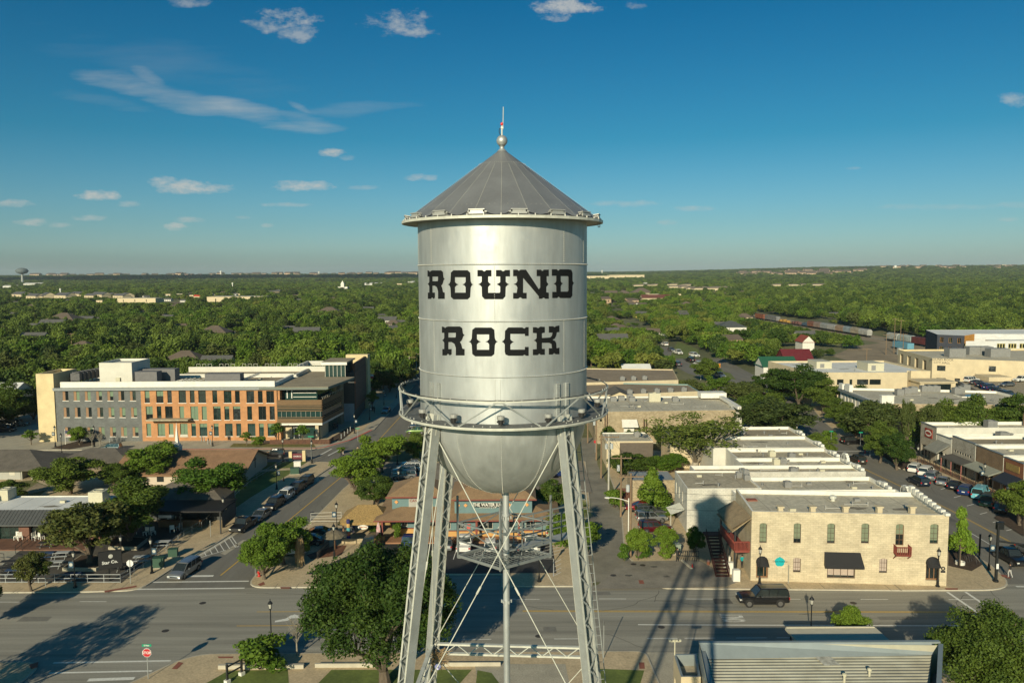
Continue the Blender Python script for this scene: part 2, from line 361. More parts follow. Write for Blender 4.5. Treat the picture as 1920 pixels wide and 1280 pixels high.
bl=MB(); bl.lathe([(0.0,.13),(.09,.13),(.10,.12),(.10,.05),(.09,.03),(.0,.03)],n=14); bl.lathe([(.075,.03),(.06,-.10),(0,-.1)],n=10,mi=1); bl.box(-.1,-.02,-.05,.1,.02,.0,mi=1)
bme=bl.mesh('balcony_lamp',[lampm,cablem])
for da in(-52,-27,0,27,52,-90,90,150,-150,180):
    a=-math.pi/2-R(1)+R(da); r=TR+.32; o=link('balcony_lamp',bme,tower,(r*math.cos(a),r*math.sin(a),ZD+.17)); 
# splice plates above the legs, on the shell
def legxy(k,z):
    A=[R(-90-49),R(-90+41),R(90-49),R(90+41)][k]     # FL, FR, BR, BL
    r=2.47+(32.1-z)*.148
    return Vector((r*math.cos(A),r*math.sin(A),z)),A
for k in range(4):
    _,A=legxy(k,32); b=MB()
    for s in(-.07,.07):
        t=A+s; x,y=(TR+.03)*math.cos(t),(TR+.03)*math.sin(t); c=Vector((x,y,0)); rad=Vector((math.cos(t),math.sin(t),0))
        b.beam(c+Vector((0,0,ZB-.1)),c+Vector((0,0,ZB+1.0)),.10,.05,up=rad)
    b.obj('leg_splice',stl,tower)
    b=MB()
    for s in(-.07-.012,-.07+.012,.07-.012,.07+.012):
        for i in range(18): rivet(b,((TR+.065)*math.cos(A+s),(TR+.065)*math.sin(A+s),ZB+.05+i*.055),.010)
    b.obj('rivet_row',aluw,tower)
# legs
LB=[]
for k in range(4):
    leg=empty('leg',(0,0,0)); leg.parent=tower
    top,A=legxy(k,32.25); bot,_=legxy(k,0.3); rad=Vector((math.cos(A),math.sin(A),0)); tan=Vector((-math.sin(A),math.cos(A),0)); d=(bot-top).normalized(); nrm=d.cross(tan).normalized()
    if nrm.dot(rad)<0: nrm=-nrm
    hw=.165; dp=.125
    b=MB()
    for s in(-1,1):
        c0=top+tan*s*hw; c1=bot+tan*s*hw
        b.beam(c0,c1,.016,dp*2,up=nrm)
        for e in(-1,1): b.beam(c0+nrm*e*dp-tan*s*.022,c1+nrm*e*dp-tan*s*.022,.06,.016,up=nrm,mi=1)
    b.obj('channel',[stl,stlw],leg)
    for e in(-1,1):
        b=MB(); L=(bot-top).length; n=int(L/.30)
        for i in range(n):
            s=1 if i%2 else -1; p=top+d*(L*i/n)+nrm*e*(dp+.012)+tan*s*hw*.82; q=top+d*(L*(i+1)/n)+nrm*e*(dp+.012)-tan*s*hw*.82
            b.beam(p,q,.035,.010,up=nrm)
        b.obj('lacing',stl,leg)
        b=MB()
        for i in range(n):
            s=1 if i%2 else -1; rivet(b,top+d*(L*i/n)+nrm*e*(dp+.02)+tan*s*hw*.86,.012)
        for i in range(int(L/.6)):
            for s in(-1,1): rivet(b,top+d*(.3+i*.6)+tan*s*(hw+.012),.013)
        b.obj('rivets',aluw,leg)
    b=MB(); b.beam(top-d*.0,top+d*.55,.36,.02,up=nrm); b.tube(top+nrm*.15+d*.2+tan*-.0,top+nrm*.2+d*.2,.05,10); b.obj('gusset_plate',stlw,leg)
    b=MB(); b.box(bot.x-.5,bot.y-.5,0,bot.x+.5,bot.y+.5,.35); b.obj('footing',mat('concrete',(.36,.34,.29),var=.12,fine=14),leg)
# horizontal struts
def strut(z,k1,k2,w=.16):
    p,_=legxy(k1,z); q,_=legxy(k2,z); b=MB()
    for e in(-1,1):
        b.beam(p+Vector((0,0,e*w)),q+Vector((0,0,e*w)),.12,.06); 
    n=int((q-p).length/.4)
    for i in range(n):
        a=p.lerp(q,i/n); c=p.lerp(q,(i+1)/n); s=1 if i%2 else -1; b.beam(a+Vector((0,0,s*w)),c-Vector((0,0,s*w)),.05,.02)
    b.obj('strut',stlw,tower)
SZ=[23.6,15.6,7.8]
for z in SZ:
    for k in range(4): strut(z,k,(k+1)%4)
# tie rods
lv=[32.0]+SZ+[.4]
for a,c in zip(lv,lv[1:]):
    for k in range(4):
        j=(k+1)%4
        for x,y in((k,j),(j,k)):
            p,_=legxy(x,a-.15); q,_=legxy(y,c+.1); b=MB(); b.tube(p,q,.014,6); m_=p.lerp(q,.52); e=(q-p).normalized()*.11; b.tube(m_-e,m_+e,.03,6); b.obj('tie_rod',stlw,tower)
# riser
b=MB(); b.tube((.05,-.1,.2),(.05,-.1,ZB-TR+.1),.095,20); 
for z in(29.0,26.4,23.55,20,16,12,8,4): b.tube((.05,-.1,z),(.05,-.1,z+.07),.125,16)
b.obj('riser_pipe',alu,tower)
b=MB()
for z in(26.4,23.55,28.9):
    for i in range(6):
        t=i*math.pi/3; b.box(.05+.14*math.cos(t)-.018,-.1+.14*math.sin(t)-.018,z+.0,.05+.14*math.cos(t)+.018,-.1+.14*math.sin(t)+.018,z+.09)
b.obj('riser_clamps',stl,tower)
# hanging maintenance platform (diamond) with rails and a gangway
PZ=27.85; S=1.02
cx,cy=-.10,-.12
D=[(cx,cy-S*1.05),(cx+1.45,cy+.0),(cx,cy+S*1.05),(cx-1.25,cy+.0)]
m=bpy.data.materials.new('open_grating'); m.use_nodes=True; t=m.node_tree; bs=t.nodes['Principled BSDF']; bs.inputs['Base Color'].default_value=(.22,.24,.235,1); bs.inputs['Metallic'].default_value=.4; bs.inputs['Roughness'].default_value=.6
MATS['open_grating']=m
b=MB()
def lerp2(p,q,f): return (p[0]+(q[0]-p[0])*f,p[1]+(q[1]-p[1])*f)
for i in range(15):
    f=i/14; p=lerp2(D[0],D[1],f); q=lerp2(D[3],D[2],f); b.beam((*p,PZ),(*q,PZ),.009,.009)
for i in range(16):
    f=i/15; p=lerp2(D[0],D[3],f); q=lerp2(D[1],D[2],f); b.beam((*p,PZ),(*q,PZ),.008,.01)
b.obj('platform_grating',m,tower)
b=MB()
for i in range(4): b.beam((*D[i],PZ-.03),(*D[(i+1)%4],PZ-.03),.04,.08)
b.beam((*D[1],PZ-.08),(*D[3],PZ-.08),.05,.05); b.beam((*D[0],PZ-.08),(*D[2],PZ-.08),.05,.05)
b.obj('platform_frame',mat('dark_steel',(.24,.26,.255),rough=.55,metal=.3,var=.12,scale=2,obj=True),tower)
b=MB()
tops=[PZ+1.75,PZ+1.75,PZ+1.35,PZ+1.75]
for i in range(4): b.beam((*D[i],PZ-.1),(*D[i],tops[i]),.05,.05)
for i in range(4):
    p,q=D[i],D[(i+1)%4]
    for z in(.42,.95): b.beam((*p,PZ+z),(*q,PZ+z),.04,.04)
    b.beam((*p,PZ+.95),(*q,PZ+.42),.03,.02)
b.obj('platform_rail',mat('dark_steel',(.24,.26,.255),rough=.55,metal=.3,var=.12,scale=2,obj=True),tower)
e,_=legxy(2,PZ+.1); g0=Vector((cx+.5,cy+.55,PZ)); g1=Vector((e.x-.1,e.y-.3,PZ))
dv=(g1-g0).normalized(); nv=Vector((-dv.y,dv.x,0))
b=MB(); b.beam(g0,g1,.42,.03)
b.obj('gangway',galv,tower)
b=MB()
for s in(-.22,.22):
    for z in(.0,.42,.85): b.beam(g0+nv*s+Vector((0,0,z)),g1+nv*s+Vector((0,0,z)),.035,.04)
    for f in(0,.33,.66,1): c=g0.lerp(g1,f)+nv*s; b.beam(c,c+Vector((0,0,.88)),.03,.03)
b.obj('gangway_rail',mat('dark_steel',(.24,.26,.255),rough=.55,metal=.3,var=.12,scale=2,obj=True),tower)
# ladder on the back right leg
p,A=legxy(2,32); q,_=legxy(2,1); ld_=MB(); o_=Vector((.22,-.10,0))
tn=Vector((1,.15,0)).normalized()
for s in(-.13,.13): ld_.tube(p+o_+tn*s,q+o_+tn*s,.016,5)
for i in range(100):
    c=p.lerp(q,i/100)+o_; ld_.tube(c-tn*.13,c+tn*.13,.009,4)
ld_.obj('ladder',stl,tower)
# ---- lettering traced as outlines on the shell: (angle,z) of each corner ----
LET={}
def cylpt(px,py):
    r=cray(px,py); o=Vector((0-TX,0-TY,CAMH)); a=r.x**2+r.y**2; bb=2*(o.x*r.x+o.y*r.y); c=o.x**2+o.y**2-TR**2
    t=(-bb-math.sqrt(bb*bb-4*a*c))/(2*a); p=o+r*t; return math.atan2(p.x,-p.y)*TR,p.z
K=420/1920
def G(x0,x1,y0,y1,loops):
    # loops in a 100x100 letter box, y down
    return [[(740+K*(x0+(x1-x0)*x/100),460+K*(y0+(y1-y0)*y/100)) for x,y in lp] for lp in loops]
O=[[(22,0),(78,0),(88,8),(90,38),(94,46),(100,49),(94,52),(90,60),(88,92),(78,100),(22,100),(12,92),(10,60),(6,52),(0,49),(6,46),(10,38),(12,8)],
   [(28,24),(28,40),(34,46),(42,49),(34,52),(28,58),(28,77),(70,77),(70,58),(65,52),(57,49),(65,46),(70,40),(70,24)]]
Rr=[[(2,0),(12,2),(16,6),(20,2),(30,0),(80,0),(90,6),(92,20),(94,26),(100,30),(94,34),(91,42),(86,50),(80,53),(86,62),(90,76),(98,78),(100,78),(100,100),(62,100),(62,74),(56,60),(44,54),(30,54),(30,78),(44,78),(44,96),(36,100),(28,94),(22,100),(4,100),(4,78),(12,78),(12,56),(8,51),(3,48),(8,45),(12,40),(12,22),(2,22)],
    [(30,22),(30,38),(60,38),(62,34),(62,22)]]
Uu=[[(0,0),(14,0),(21,5),(28,0),(43,0),(43,22),(33,22),(33,40),(38,46),(42,49),(38,52),(33,58),(33,78),(68,78),(70,74),(70,56),(64,52),(59,49),(64,46),(70,42),(70,22),(57,22),(57,0),(72,0),(79,5),(86,0),(100,0),(100,22),(87,22),(87,40),(92,46),(98,49),(92,52),(87,58),(86,90),(78,100),(22,100),(14,90),(13,58),(8,52),(2,49),(8,46),(13,40),(13,22),(0,22)]]
Nn=[[(0,0),(12,0),(16,4),(21,0),(36,0),(72,66),(76,60),(76,22),(66,22),(66,0),(78,0),(82,5),(86,0),(100,0),(100,22),(94,22),(94,40),(97,46),(99,49),(97,52),(93,58),(93,76),(100,78),(100,98),(90,98),(86,94),(80,98),(72,98),(72,90),(28,28),(28,78),(38,78),(38,98),(26,98),(20,93),(14,98),(0,98),(0,78),(10,78),(12,60),(8,52),(1,49),(8,46),(12,38),(10,22),(0,22)]]
Dd=[[(0,0),(22,0),(29,5),(36,0),(74,0),(88,2),(93,12),(93,38),(96,44),(100,47),(96,50),(93,56),(92,90),(84,98),(38,98),(30,93),(24,98),(2,98),(2,77),(20,77),(20,58),(16,52),(8,49),(16,46),(20,40),(20,22),(0,22)],
    [(40,23),(40,40),(44,46),(50,48),(44,51),(40,58),(40,76),(72,76),(75,72),(75,26),(72,23)]]
Cc=[[(24,2),(76,2),(84,6),(90,1),(100,1),(100,31),(86,31),(86,24),(32,24),(32,42),(38,48),(45,51),(38,54),(32,60),(32,77),(86,77),(86,68),(100,68),(100,98),(90,98),(84,94),(78,98),(26,98),(14,94),(11,84),(11,60),(7,54),(0,50),(7,46),(11,40),(12,14)]]
Kk=[[(0,6),(12,6),(20,9),(28,4),(45,5),(45,24),(34,26),(34,42),(66,40),(72,34),(74,24),(60,24),(60,3),(76,3),(82,6),(88,2),(100,0),(100,22),(90,23),(88,34),(82,44),(74,48),(84,52),(88,60),(89,76),(100,74),(100,96),(86,96),(80,92),(74,97),(60,97),(60,76),(72,76),(70,62),(62,58),(34,58),(34,78),(45,78),(45,98),(30,98),(24,94),(18,99),(0,99),(0,80),(14,79),(14,58),(10,53),(3,50),(10,47),(14,42),(14,26),(0,25)]]
words=[('R',Rr,280,430,214,458),('O',O,457,674,213,462),('U',Uu,710,988,211,461),('N',Nn,1015,1320,208,462),('D',Dd,1346,1536,205,456),
       ('R',Rr,402,600,694,942),('O',O,636,884,703,950),('C',Cc,918,1148,697,950),('K',Kk,1184,1411,685,942)]
for nm,lps,x0,x1,y0,y1 in words:
    cu=bpy.data.curves.new('l','CURVE'); cu.dimensions='2D'; cu.fill_mode='BOTH'
    for lp in G(x0,x1,y0,y1,lps):
        sp=cu.splines.new('POLY'); sp.points.add(len(lp)-1); sp.use_cyclic_u=True
        for i,(a,c) in enumerate(lp):
            s,z=cylpt(a,c); sp.points[i].co=(s,z,0,1)
    ob=bpy.data.objects.new('l',cu); COL.objects.link(ob); me=bpy.data.meshes.new_from_object(ob.evaluated_get(bpy.context.evaluated_depsgraph_get())); bpy.data.objects.remove(ob)
    bm=bmesh.new(); bm.from_mesh(me)
    for i in range(-60,61):
        bmesh.ops.bisect_plane(bm,geom=bm.verts[:]+bm.edges[:]+bm.faces[:],plane_co=(i*.05,0,0),plane_no=(1,0,0))
    for v in bm.verts:
        s,z=v.co.x,v.co.y; t=s/TR; v.co=((TR+.006)*math.sin(t),-(TR+.006)*math.cos(t),z)
    bmesh.ops.recalc_face_normals(bm,faces=bm.faces)
    for f in bm.faces:
        c=f.calc_center_median()
        if f.normal.x*c.x+f.normal.y*c.y<0: f.normal_flip()
    bm.to_mesh(me); bm.free(); me.materials.clear(); me.materials.append(letb)
    link('painted_letter',me,tower)
# ---------------- ground, roads, pavements ----------------
def smooth(a,b,x):
    t=np.clip((x-a)/(b-a),0,1); return t*t*(3-2*t)
def terr(x,y):
    x=np.asarray(x,float); y=np.asarray(y,float)
    h=28*smooth(1500,6000,y)
    h=h+34*smooth(2000,5600,y)*smooth(.05,.5,x/np.maximum(y,1))
    h=h+3*np.sin(x/900+1)*smooth(2500,5000,y)*np.cos(y/1300)
    return h
ys=np.concatenate([np.linspace(-3000,-100,6),np.linspace(0,1200,9),np.geomspace(1400,16000,46)])
xs=np.concatenate([-np.geomspace(14000,200,22),np.linspace(-150,150,3),np.geomspace(200,14000,22)])
V_=[(x,y,float(terr(x,y))) for y in ys for x in xs]; nx=len(xs)
F_=[(j*nx+i,j*nx+i+1,(j+1)*nx+i+1,(j+1)*nx+i) for j in range(len(ys)-1) for i in range(nx-1)]
me=bpy.data.meshes.new('ground'); me.from_pydata(V_,[],F_); me.materials.append(mat('forest_floor',(.15,.145,.065),rough=.95,var=.35,scale=.02,col2=(.06,.075,.025),fine=.6)); me.update()
link('ground',me,kind='structure')
asph=mat('asphalt',(.30,.285,.235),rough=.85,var=.22,scale=.5,stretch=(.05,1.3,1),fine=9)
asph2=mat('asphalt_street',(.185,.175,.148),rough=.85,var=.14,scale=.4,stretch=(1.2,.15,1),fine=9)
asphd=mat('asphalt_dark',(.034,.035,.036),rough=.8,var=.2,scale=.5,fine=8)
tan=mat('paving_tan',(.52,.41,.255),rough=.9,var=.10,scale=.5,fine=5)
conc=mat('concrete_light',(.40,.365,.28),rough=.9,var=.12,scale=.5,fine=7)
kerb=mat('kerb_concrete',(.46,.42,.33),rough=.9,var=.1,scale=1)
grass=mat('grass',(.12,.155,.030),rough=1,var=.3,scale=.35,col2=(.07,.10,.018),fine=4)
grassd=mat('dry_grass',(.15,.14,.05),rough=1,var=.3,scale=.25,col2=(.09,.10,.03),fine=3)
soil=mat('mulch',(.060,.036,.020),rough=1,var=.3,scale=2,fine=6)
dirt=mat('dirt',(.28,.22,.14),rough=1,var=.2,scale=.12,fine=2)
whitep=mat('road_white',(.72,.71,.64),rough=.7,var=.15,scale=5)
yelp=mat('road_yellow',(.62,.38,.05),rough=.7,var=.2,scale=5)
redp=mat('kerb_red',(.58,.07,.06),rough=.7,var=.15,scale=3)
brickp=mat('paver_red',(.25,.085,.055),rough=.9,var=.12,scale=3)
def pxs(l,z=0): return [tuple(P(a,b,z)[:2]) for a,b in l]
def inset(pts,d):
    a=sum(pts[i][0]*pts[(i+1)%len(pts)][1]-pts[(i+1)%len(pts)][0]*pts[i][1] for i in range(len(pts)))
    if a<0: pts=pts[::-1]
    out=[]
    for i in range(len(pts)):
        p0,p1,p2=Vector(pts[i-1]),Vector(pts[i]),Vector(pts[(i+1)%len(pts)])
        e1=(p1-p0).normalized(); e2=(p2-p1).normalized(); n1=Vector((-e1.y,e1.x)); n2=Vector((-e2.y,e2.x)); b=n1+n2
        b=b/max(.35,b.length_squared)*2 if b.length>1e-3 else n1
        out.append(tuple(p1+b*d*.5*1.0))
    return out
def sheet(name,pts,z,m,th=.004,kind='structure'):
    b=MB(); n=len(b.v); a=sum(pts[i][0]*pts[(i+1)%len(pts)][1]-pts[(i+1)%len(pts)][0]*pts[i][1] for i in range(len(pts)))
    if a<0: pts=pts[::-1]
    me=bpy.data.meshes.new(name); bm=bmesh.new(); vs=[bm.verts.new((p[0],p[1],z)) for p in pts]; f=bm.faces.new(vs); bmesh.ops.triangulate(bm,faces=[f]); bm.to_mesh(me); bm.free()
    me.materials.append(m); return link(name,me,kind=kind)
def block(name,pts,m,z=.13,k=.28,km=None):
    b=MB(); a=sum(pts[i][0]*pts[(i+1)%len(pts)][1]-pts[(i+1)%len(pts)][0]*pts[i][1] for i in range(len(pts)))
    if a<0: pts=pts[::-1]
    n=len(pts); v=[(p[0],p[1],-.02) for p in pts]+[(p[0],p[1],z) for p in pts]; f=[(i,(i+1)%n,n+(i+1)%n,n+i) for i in range(n)]
    me=bpy.data.meshes.new('kerb'); bm=bmesh.new(); vs=[bm.verts.new(q) for q in v]
    for q in f: bm.faces.new([vs[i] for i in q])
    tf=bm.faces.new(vs[n:]); bmesh.ops.triangulate(bm,faces=[tf]); bm.to_mesh(me); bm.free(); me.materials.append(km or kerb)
    o=link(name,me,kind='structure'); sheet(name+'_surface',inset(pts,k),z+.004,m); return o
def rounded(pts,rad):
    # pts list of (x,y[,r]); corners with r are rounded
    out=[]; n=len(pts)
    for i in range(n):
        p=pts[i]; r=p[2] if len(p)>2 else 0; p1=Vector(p[:2])
        if not r: out.append(tuple(p1)); continue
        a=(Vector(pts[i-1][:2])-p1).normalized(); b=(Vector(pts[(i+1)%n][:2])-p1).normalized()
        for k in range(7):
            t=k/6; q=(p1+a*r)*(1-t)**2+p1*2*t*(1-t)+(p1+b*r)*t*t; out.append(tuple(q))
    return out
def line(b,p,q,w,z=.012):
    p=Vector(p[:2]);q=Vector(q[:2]); d=(q-p).normalized(); n=Vector((-d.y,d.x))*w/2
    b.face([(*(p-n),z),(*(q-n),z),(*(q+n),z),(*(p+n),z)])
sheet('main_road',[(-220,66),(220,66),(220,89.4),(-220,89.4)],.004,asph)
sheet('left_street',[(-44,89.2),(-27,89.2),(-24,160),(-24,420),(-33,420),(-36,230),(-44,190),(-44,165)],.008,asph2)
sheet('cross_street',[(-230,150),(-30,150),(-30,163),(-230,163)],.006,asph2)
sheet('main_street',[(54,89),(80,89),(80,200),(88,330),(76,330),(54,200)],.008,asph2)
sheet('alley',pxs([(1085,1090),(1300,1095),(1180,1000),(1155,940),(1120,870),(1118,820),(1090,820),(1090,900),(1085,1000)]),.007,mat('asphalt_worn',(.24,.22,.17),rough=.9,var=.2,scale=.3,fine=6))
sheet('side_street',[(80,155),(180,155),(180,165),(80,165)],.006,asph2)
sheet('north_street',pxs([(1350,760),(1350,737),(1330,712),(1290,700),(1262,685),(1232,650),(1252,650),(1285,676),(1312,692),(1350,705),(1400,722),(1440,745),(1400,775)]),.01,asph2)
sheet('north_cross_street',pxs([(1310,748),(1480,745),(1520,732),(1400,722),(1330,732)]),.012,asph2)
# blocks
bNW=rounded([(-220,87.6),(-50,88.0),(-42.8,88.4,2.0),(-41.9,95),(-39.8,104.5),(-33.4,150.5,3.5),(-220,150.5)],1)
block('pavement_northwest',bNW,tan)
cp=pxs([(267,1090),(262,1082),(290,1035)])
bCH=[(-220,162.0),(-39.5,162.0,3),(-35.2,170,1),(-32.0,182),(-31.5,260),(-220,260)]
block('pavement_north',rounded(bCH,1),conc)
sheet('plaza',[(-52,163.0),(-41.5,163.0),(-37.6,170.5),(-34.5,182),(-33.5,225),(-38.2,225),(-38.8,190),(-40.5,174.5),(-52,169)],.142,tan)
bWJ=rounded([(-30.9,89.0,2.5),(-10.2,89.2),(-10.2,92.7),(-1.4,92.7),(-1.4,89.0),(9.2,88.9,.8),(9.5,100),(12,121),(14,150,1),(-26.5,150,2),(-28.5,131),(-29.6,112),(-31.0,95)],1)
block('pavement_center',bWJ,tan)
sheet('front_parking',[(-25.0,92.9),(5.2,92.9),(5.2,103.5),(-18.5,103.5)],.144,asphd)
sheet('front_parking_apron',[(-10.15,88.6),(-1.45,88.6),(-1.45,92.68),(-10.15,92.68)],.02,asph)
sheet('rear_parking',[(-27.5,132),(13.0,128),(13.5,149),(-26,149)],.142,mat('lot_asphalt',(.24,.21,.165),rough=.9,var=.18,scale=.3,fine=6))
bSE=rounded([(16.5,88.2,1.5),(44.6,87.2),(57.0,87.2,4.0),(58.6,95),(58.2,104),(56.8,154,3),(20,160),(17.5,150),(16.6,120),(14.3,100)],1)
block('pavement_east',bSE,tan)
sheet('driveway',pxs([(1112,1104),(1168,1052),(1310,1049),(1385,1090),(1360,1099),(1250,1102)],.14),.143,mat('drive_concrete',(.25,.225,.18),rough=.9,var=.2,scale=.35,fine=6))
bE=rounded([(73.5,66),(220,66),(220,153),(70.5,153,3),(70.2,146),(72.2,141),(76.8,140.5),(76.4,115.5),(71.8,114.0),(71.6,100)],1)
block('pavement_far_east',[(71.6,93),(220,93)]+[(220,153)]+[(73.5,153),(70.8,151),(70.4,144),(72.0,140.8),(75.6,140.2),(76.0,116),(72.4,114.5),(71.6,112)],tan)
sheet('brick_walk',[(77.2,116.5),(79.2,116.5),(78.4,150),(76.6,150)],.140,mat('walk_brick',(.24,.14,.085),var=.15,scale=2,fine=5))
block('pavement_northeast',[(71.0,166.5),(180,166.5),(180,238),(86,238),(75,190)],tan)
block('pavement_north_center',[(18,166),(53.5,166),(56,196),(48,200),(20,205)],tan)
bS=rounded([(-90,71.6),(-43.6,71.6,2.4),(-44.6,40),(-90,40)],1); block('pavement_southwest',bS,tan)
block('pavement_south',rounded([(-30.6,73.0,2.5),(12.6,73.1,1.2),(12.9,64),(12.9,30),(-44,30),(-40,58)],1),tan)
block('pavement_southeast',rounded([(16.5,72.6,1),(70,72.2,3),(70,30),(16.5,30)],1),tan)
sheet('south_driveway',[(12.6,30),(16.8,30),(16.8,73.0),(12.6,73.0)],.009,conc)
sheet('park_path',pxs([(890,1244),(1060,1244),(1070,1290),(900,1300)],.14),.146,conc)
def lawn(name,pts,m=None,z=.147,kind='stuff',lab='short mown grass',cat='grass'):
    o=sheet(name,pts,z,m or grass); o['kind']=kind; o['label']=lab; o['category']=cat; return o
lawn('lawn',[(-32.8,40),(-22.5,40),(-19.6,66.6),(-20.6,69.8),(-26,69.6),(-27.9,66)],lab='green lawn behind the stop sign corner, left of the park path')
lawn('lawn',[(-17.8,40),(-7,40),(-5,66.5),(-3.8,69.6),(-16.6,69.7),(-17.6,66)],lab='green lawn under the big oak between two park paths')
lawn('lawn',[(-3.6,40),(-1,40),(-1,66.5),(-2,69),(-3.3,69.5)],lab='lawn under the tower beside the concrete park path')
lawn('lawn',pxs([(1125,1253),(1208,1256),(1195,1300),(1122,1300)],.14),lab='small lawn strip right of the tower legs')
b=MB(); 
for a in ((-27.0,69.9,-19.2,70.1),(-18.2,70.1,-11.5,70.2),(-8,70.2,-1.2,70.2)): b.box(a[0],a[1],.13,a[2],a[3]+.12,.50)
b.obj('park_wall',kerb,label='low pale stone wall edging the park lawn along the pavement',cat='low wall')
lawn('lawn',pxs([(0,905),(60,900),(95,912),(60,940),(0,940)],.14),grassd,lab='dry patchy grass behind the grey house')
sheet('dirt_path',pxs([(70,905),(98,915),(60,925),(40,925)],.14),.151,dirt)
sheet('picnic_yard',pxs([(0,1092),(228,1092),(345,995),(285,975),(0,1010)],.14),.149,mat('yard_asphalt',(.085,.078,.066),var=.2,scale=.6,fine=7))
sheet('entry_slab',pxs([(0,1062),(62,1012),(40,1000),(0,1000)],.14),.155,conc)
sheet('planting_bed',pxs([(1778,1060),(1822,1070),(1842,1058),(1795,1008),(1779,1000)],.14),.151,soil)
sheet('planting_bed',pxs([(1864,970),(1920,1005),(1920,960),(1890,950)],.14),.151,soil)
sheet('planting_bed',pxs([(1640,845),(1692,880),(1712,868),(1650,835)],.14),.151,soil)
sheet('planting_bed',pxs([(95,840),(140,828),(180,818),(178,834),(130,842)],.14),.151,soil)
lawn('grass_verge',pxs([(430,838),(592,838),(588,832),(438,831)],.14),mat('ornamental',(.16,.15,.04),var=.3,scale=1.5,fine=4),z=.16,lab='yellowish ornamental grass strip before the orange building')
sheet('planting_bed',pxs([(612,826),(640,826),(668,803),(655,800)],.14),.151,soil)
sheet('planting_bed',pxs([(575,1040),(583,1048),(640,1040),(650,1022),(628,1022)],.14),.155,mat('red_mulch',(.17,.075,.04),var=.2,scale=2,fine=5))
# field and yards further north
sheet('rail_yard',pxs([(1560,668),(1600,650),(1670,640),(1745,650),(1780,665),(1760,700),(1640,690)]),.06,dirt)
sheet('rail_bed',pxs([(1400,590),(1430,590),(1800,658),(1800,668),(1560,628),(1490,618)]),.05,dirt)
lawn('street_lawn',pxs([(1255,672),(1310,672),(1310,655),(1270,640)]),grass,z=.05,lab='green strip lawn along the northern street')
lawn('street_lawn',pxs([(1225,700),(1252,697),(1250,680),(1222,682)]),grass,z=.05,lab='green corner lawn left of the northern street')
lawn('street_lawn',pxs([(1310,700),(1380,712),(1370,700),(1330,690)]),grass,z=.05,lab='green corner lawn right of the northern street')
lawn('far_field',pxs([(225,572),(340,572),(345,564),(228,562)]),grassd,z=.3,lab='pale green open field before the distant brick hall')
# markings
def marks(name,segs,m,w=.12,z=.012,lab=None):
    b=MB(); [line(b,s[0],s[1],s[2] if len(s)>2 else w,z) for s in segs]; return b.obj(name,m,kind='structure')
Y=lambda x,y:(x,y)
marks('lane_dashes',[((x,85.55-(.018*max(0,x-10))),(x+3,85.5-(.018*max(0,x-10)))) for x in [9.5+i*9.6-96 for i in range(17)] if x<52 and not -44<x<-28],whitep)
marks('lane_dashes',[((x,75.9),(x+3,75.9)) for x in [13.2,4.0,-5.2,-14.6,16.9,26,-60,-70,22]],whitep)
marks('lane_line',[((12.8,79.0),(52.5,78.2))],whitep,.2)
marks('center_line',[((1,82.55),(53,81.6)),((1,82.32),(53,81.37))],yelp,.12)
marks('turn_lane_lines',[((-27.5,82.6),(-6,82.6)),((-28.5,79.2),(-6,79.2)),((-70,82.3),(-56,82.3)),((-72,79.4),(-57,79.4))],yelp,.12)
marks('crosswalk_lines',[((-44,91.0),(-31.2,91.2)),((-44.3,88.9),(-31.0,89.1))],whitep,.3)
marks('stop_line',[((-41.0,92.8),(-36.0,92.9))],whitep,.5)
marks('crosswalk_lines',[(tuple(P(100,1242)),tuple(P(320,1238))),(tuple(P(92,1261)),tuple(P(285,1257)))],whitep,.25,z=.013)
marks('stop_line',[(tuple(P(165,1274)),tuple(P(252,1271)))],whitep,.5,z=.013)
marks('crosswalk_lines',[(tuple(P(1776,1109)),tuple(P(1960,1235))),(tuple(P(1810,1109)),tuple(P(1990,1230)))],whitep,.3,z=.013)
marks('stop_line',[(tuple(P(1905,1099)),tuple(P(1960,1100)))],whitep,.3,z=.013)
marks('center_line',[((-35.2,93),(-32.8,116)),((-32.8,116),(-30.4,141)),((-29.2,166),(-27.6,230))],yelp,.16)
marks('center_line',[((66.2,99),(66.0,118)),((66.0,118),(63.6,152)),((66.4,99),(66.25,118)),((66.25,118),(63.85,152))],yelp,.10)
marks('crosswalk_lines',[((57.5,154.6),(71.5,154.6)),((57.5,157.6),(71.5,157.6))],whitep,.3)
marks('crosswalk_lines',[((55,188),(74,190)),],whitep,.3)
marks('lane_line',[(tuple(P(1814,995)),tuple(P(1920,1058)))],whitep,.12,z=.013)
marks('crosswalk_lines',[(tuple(P(600,853)),tuple(P(622,841))),(tuple(P(615,854)),tuple(P(640,841))),(tuple(P(685,831)),tuple(P(702,831))),(tuple(P(680,834)),tuple(P(700,834)))],whitep,.3,z=.013)
marks('stall_lines',[(tuple(P(1715+i*24.5,886+i*15.5)),tuple(P(1727+i*24.8,882.5+i*15.5))) for i in range(8)],whitep,.14,z=.013)
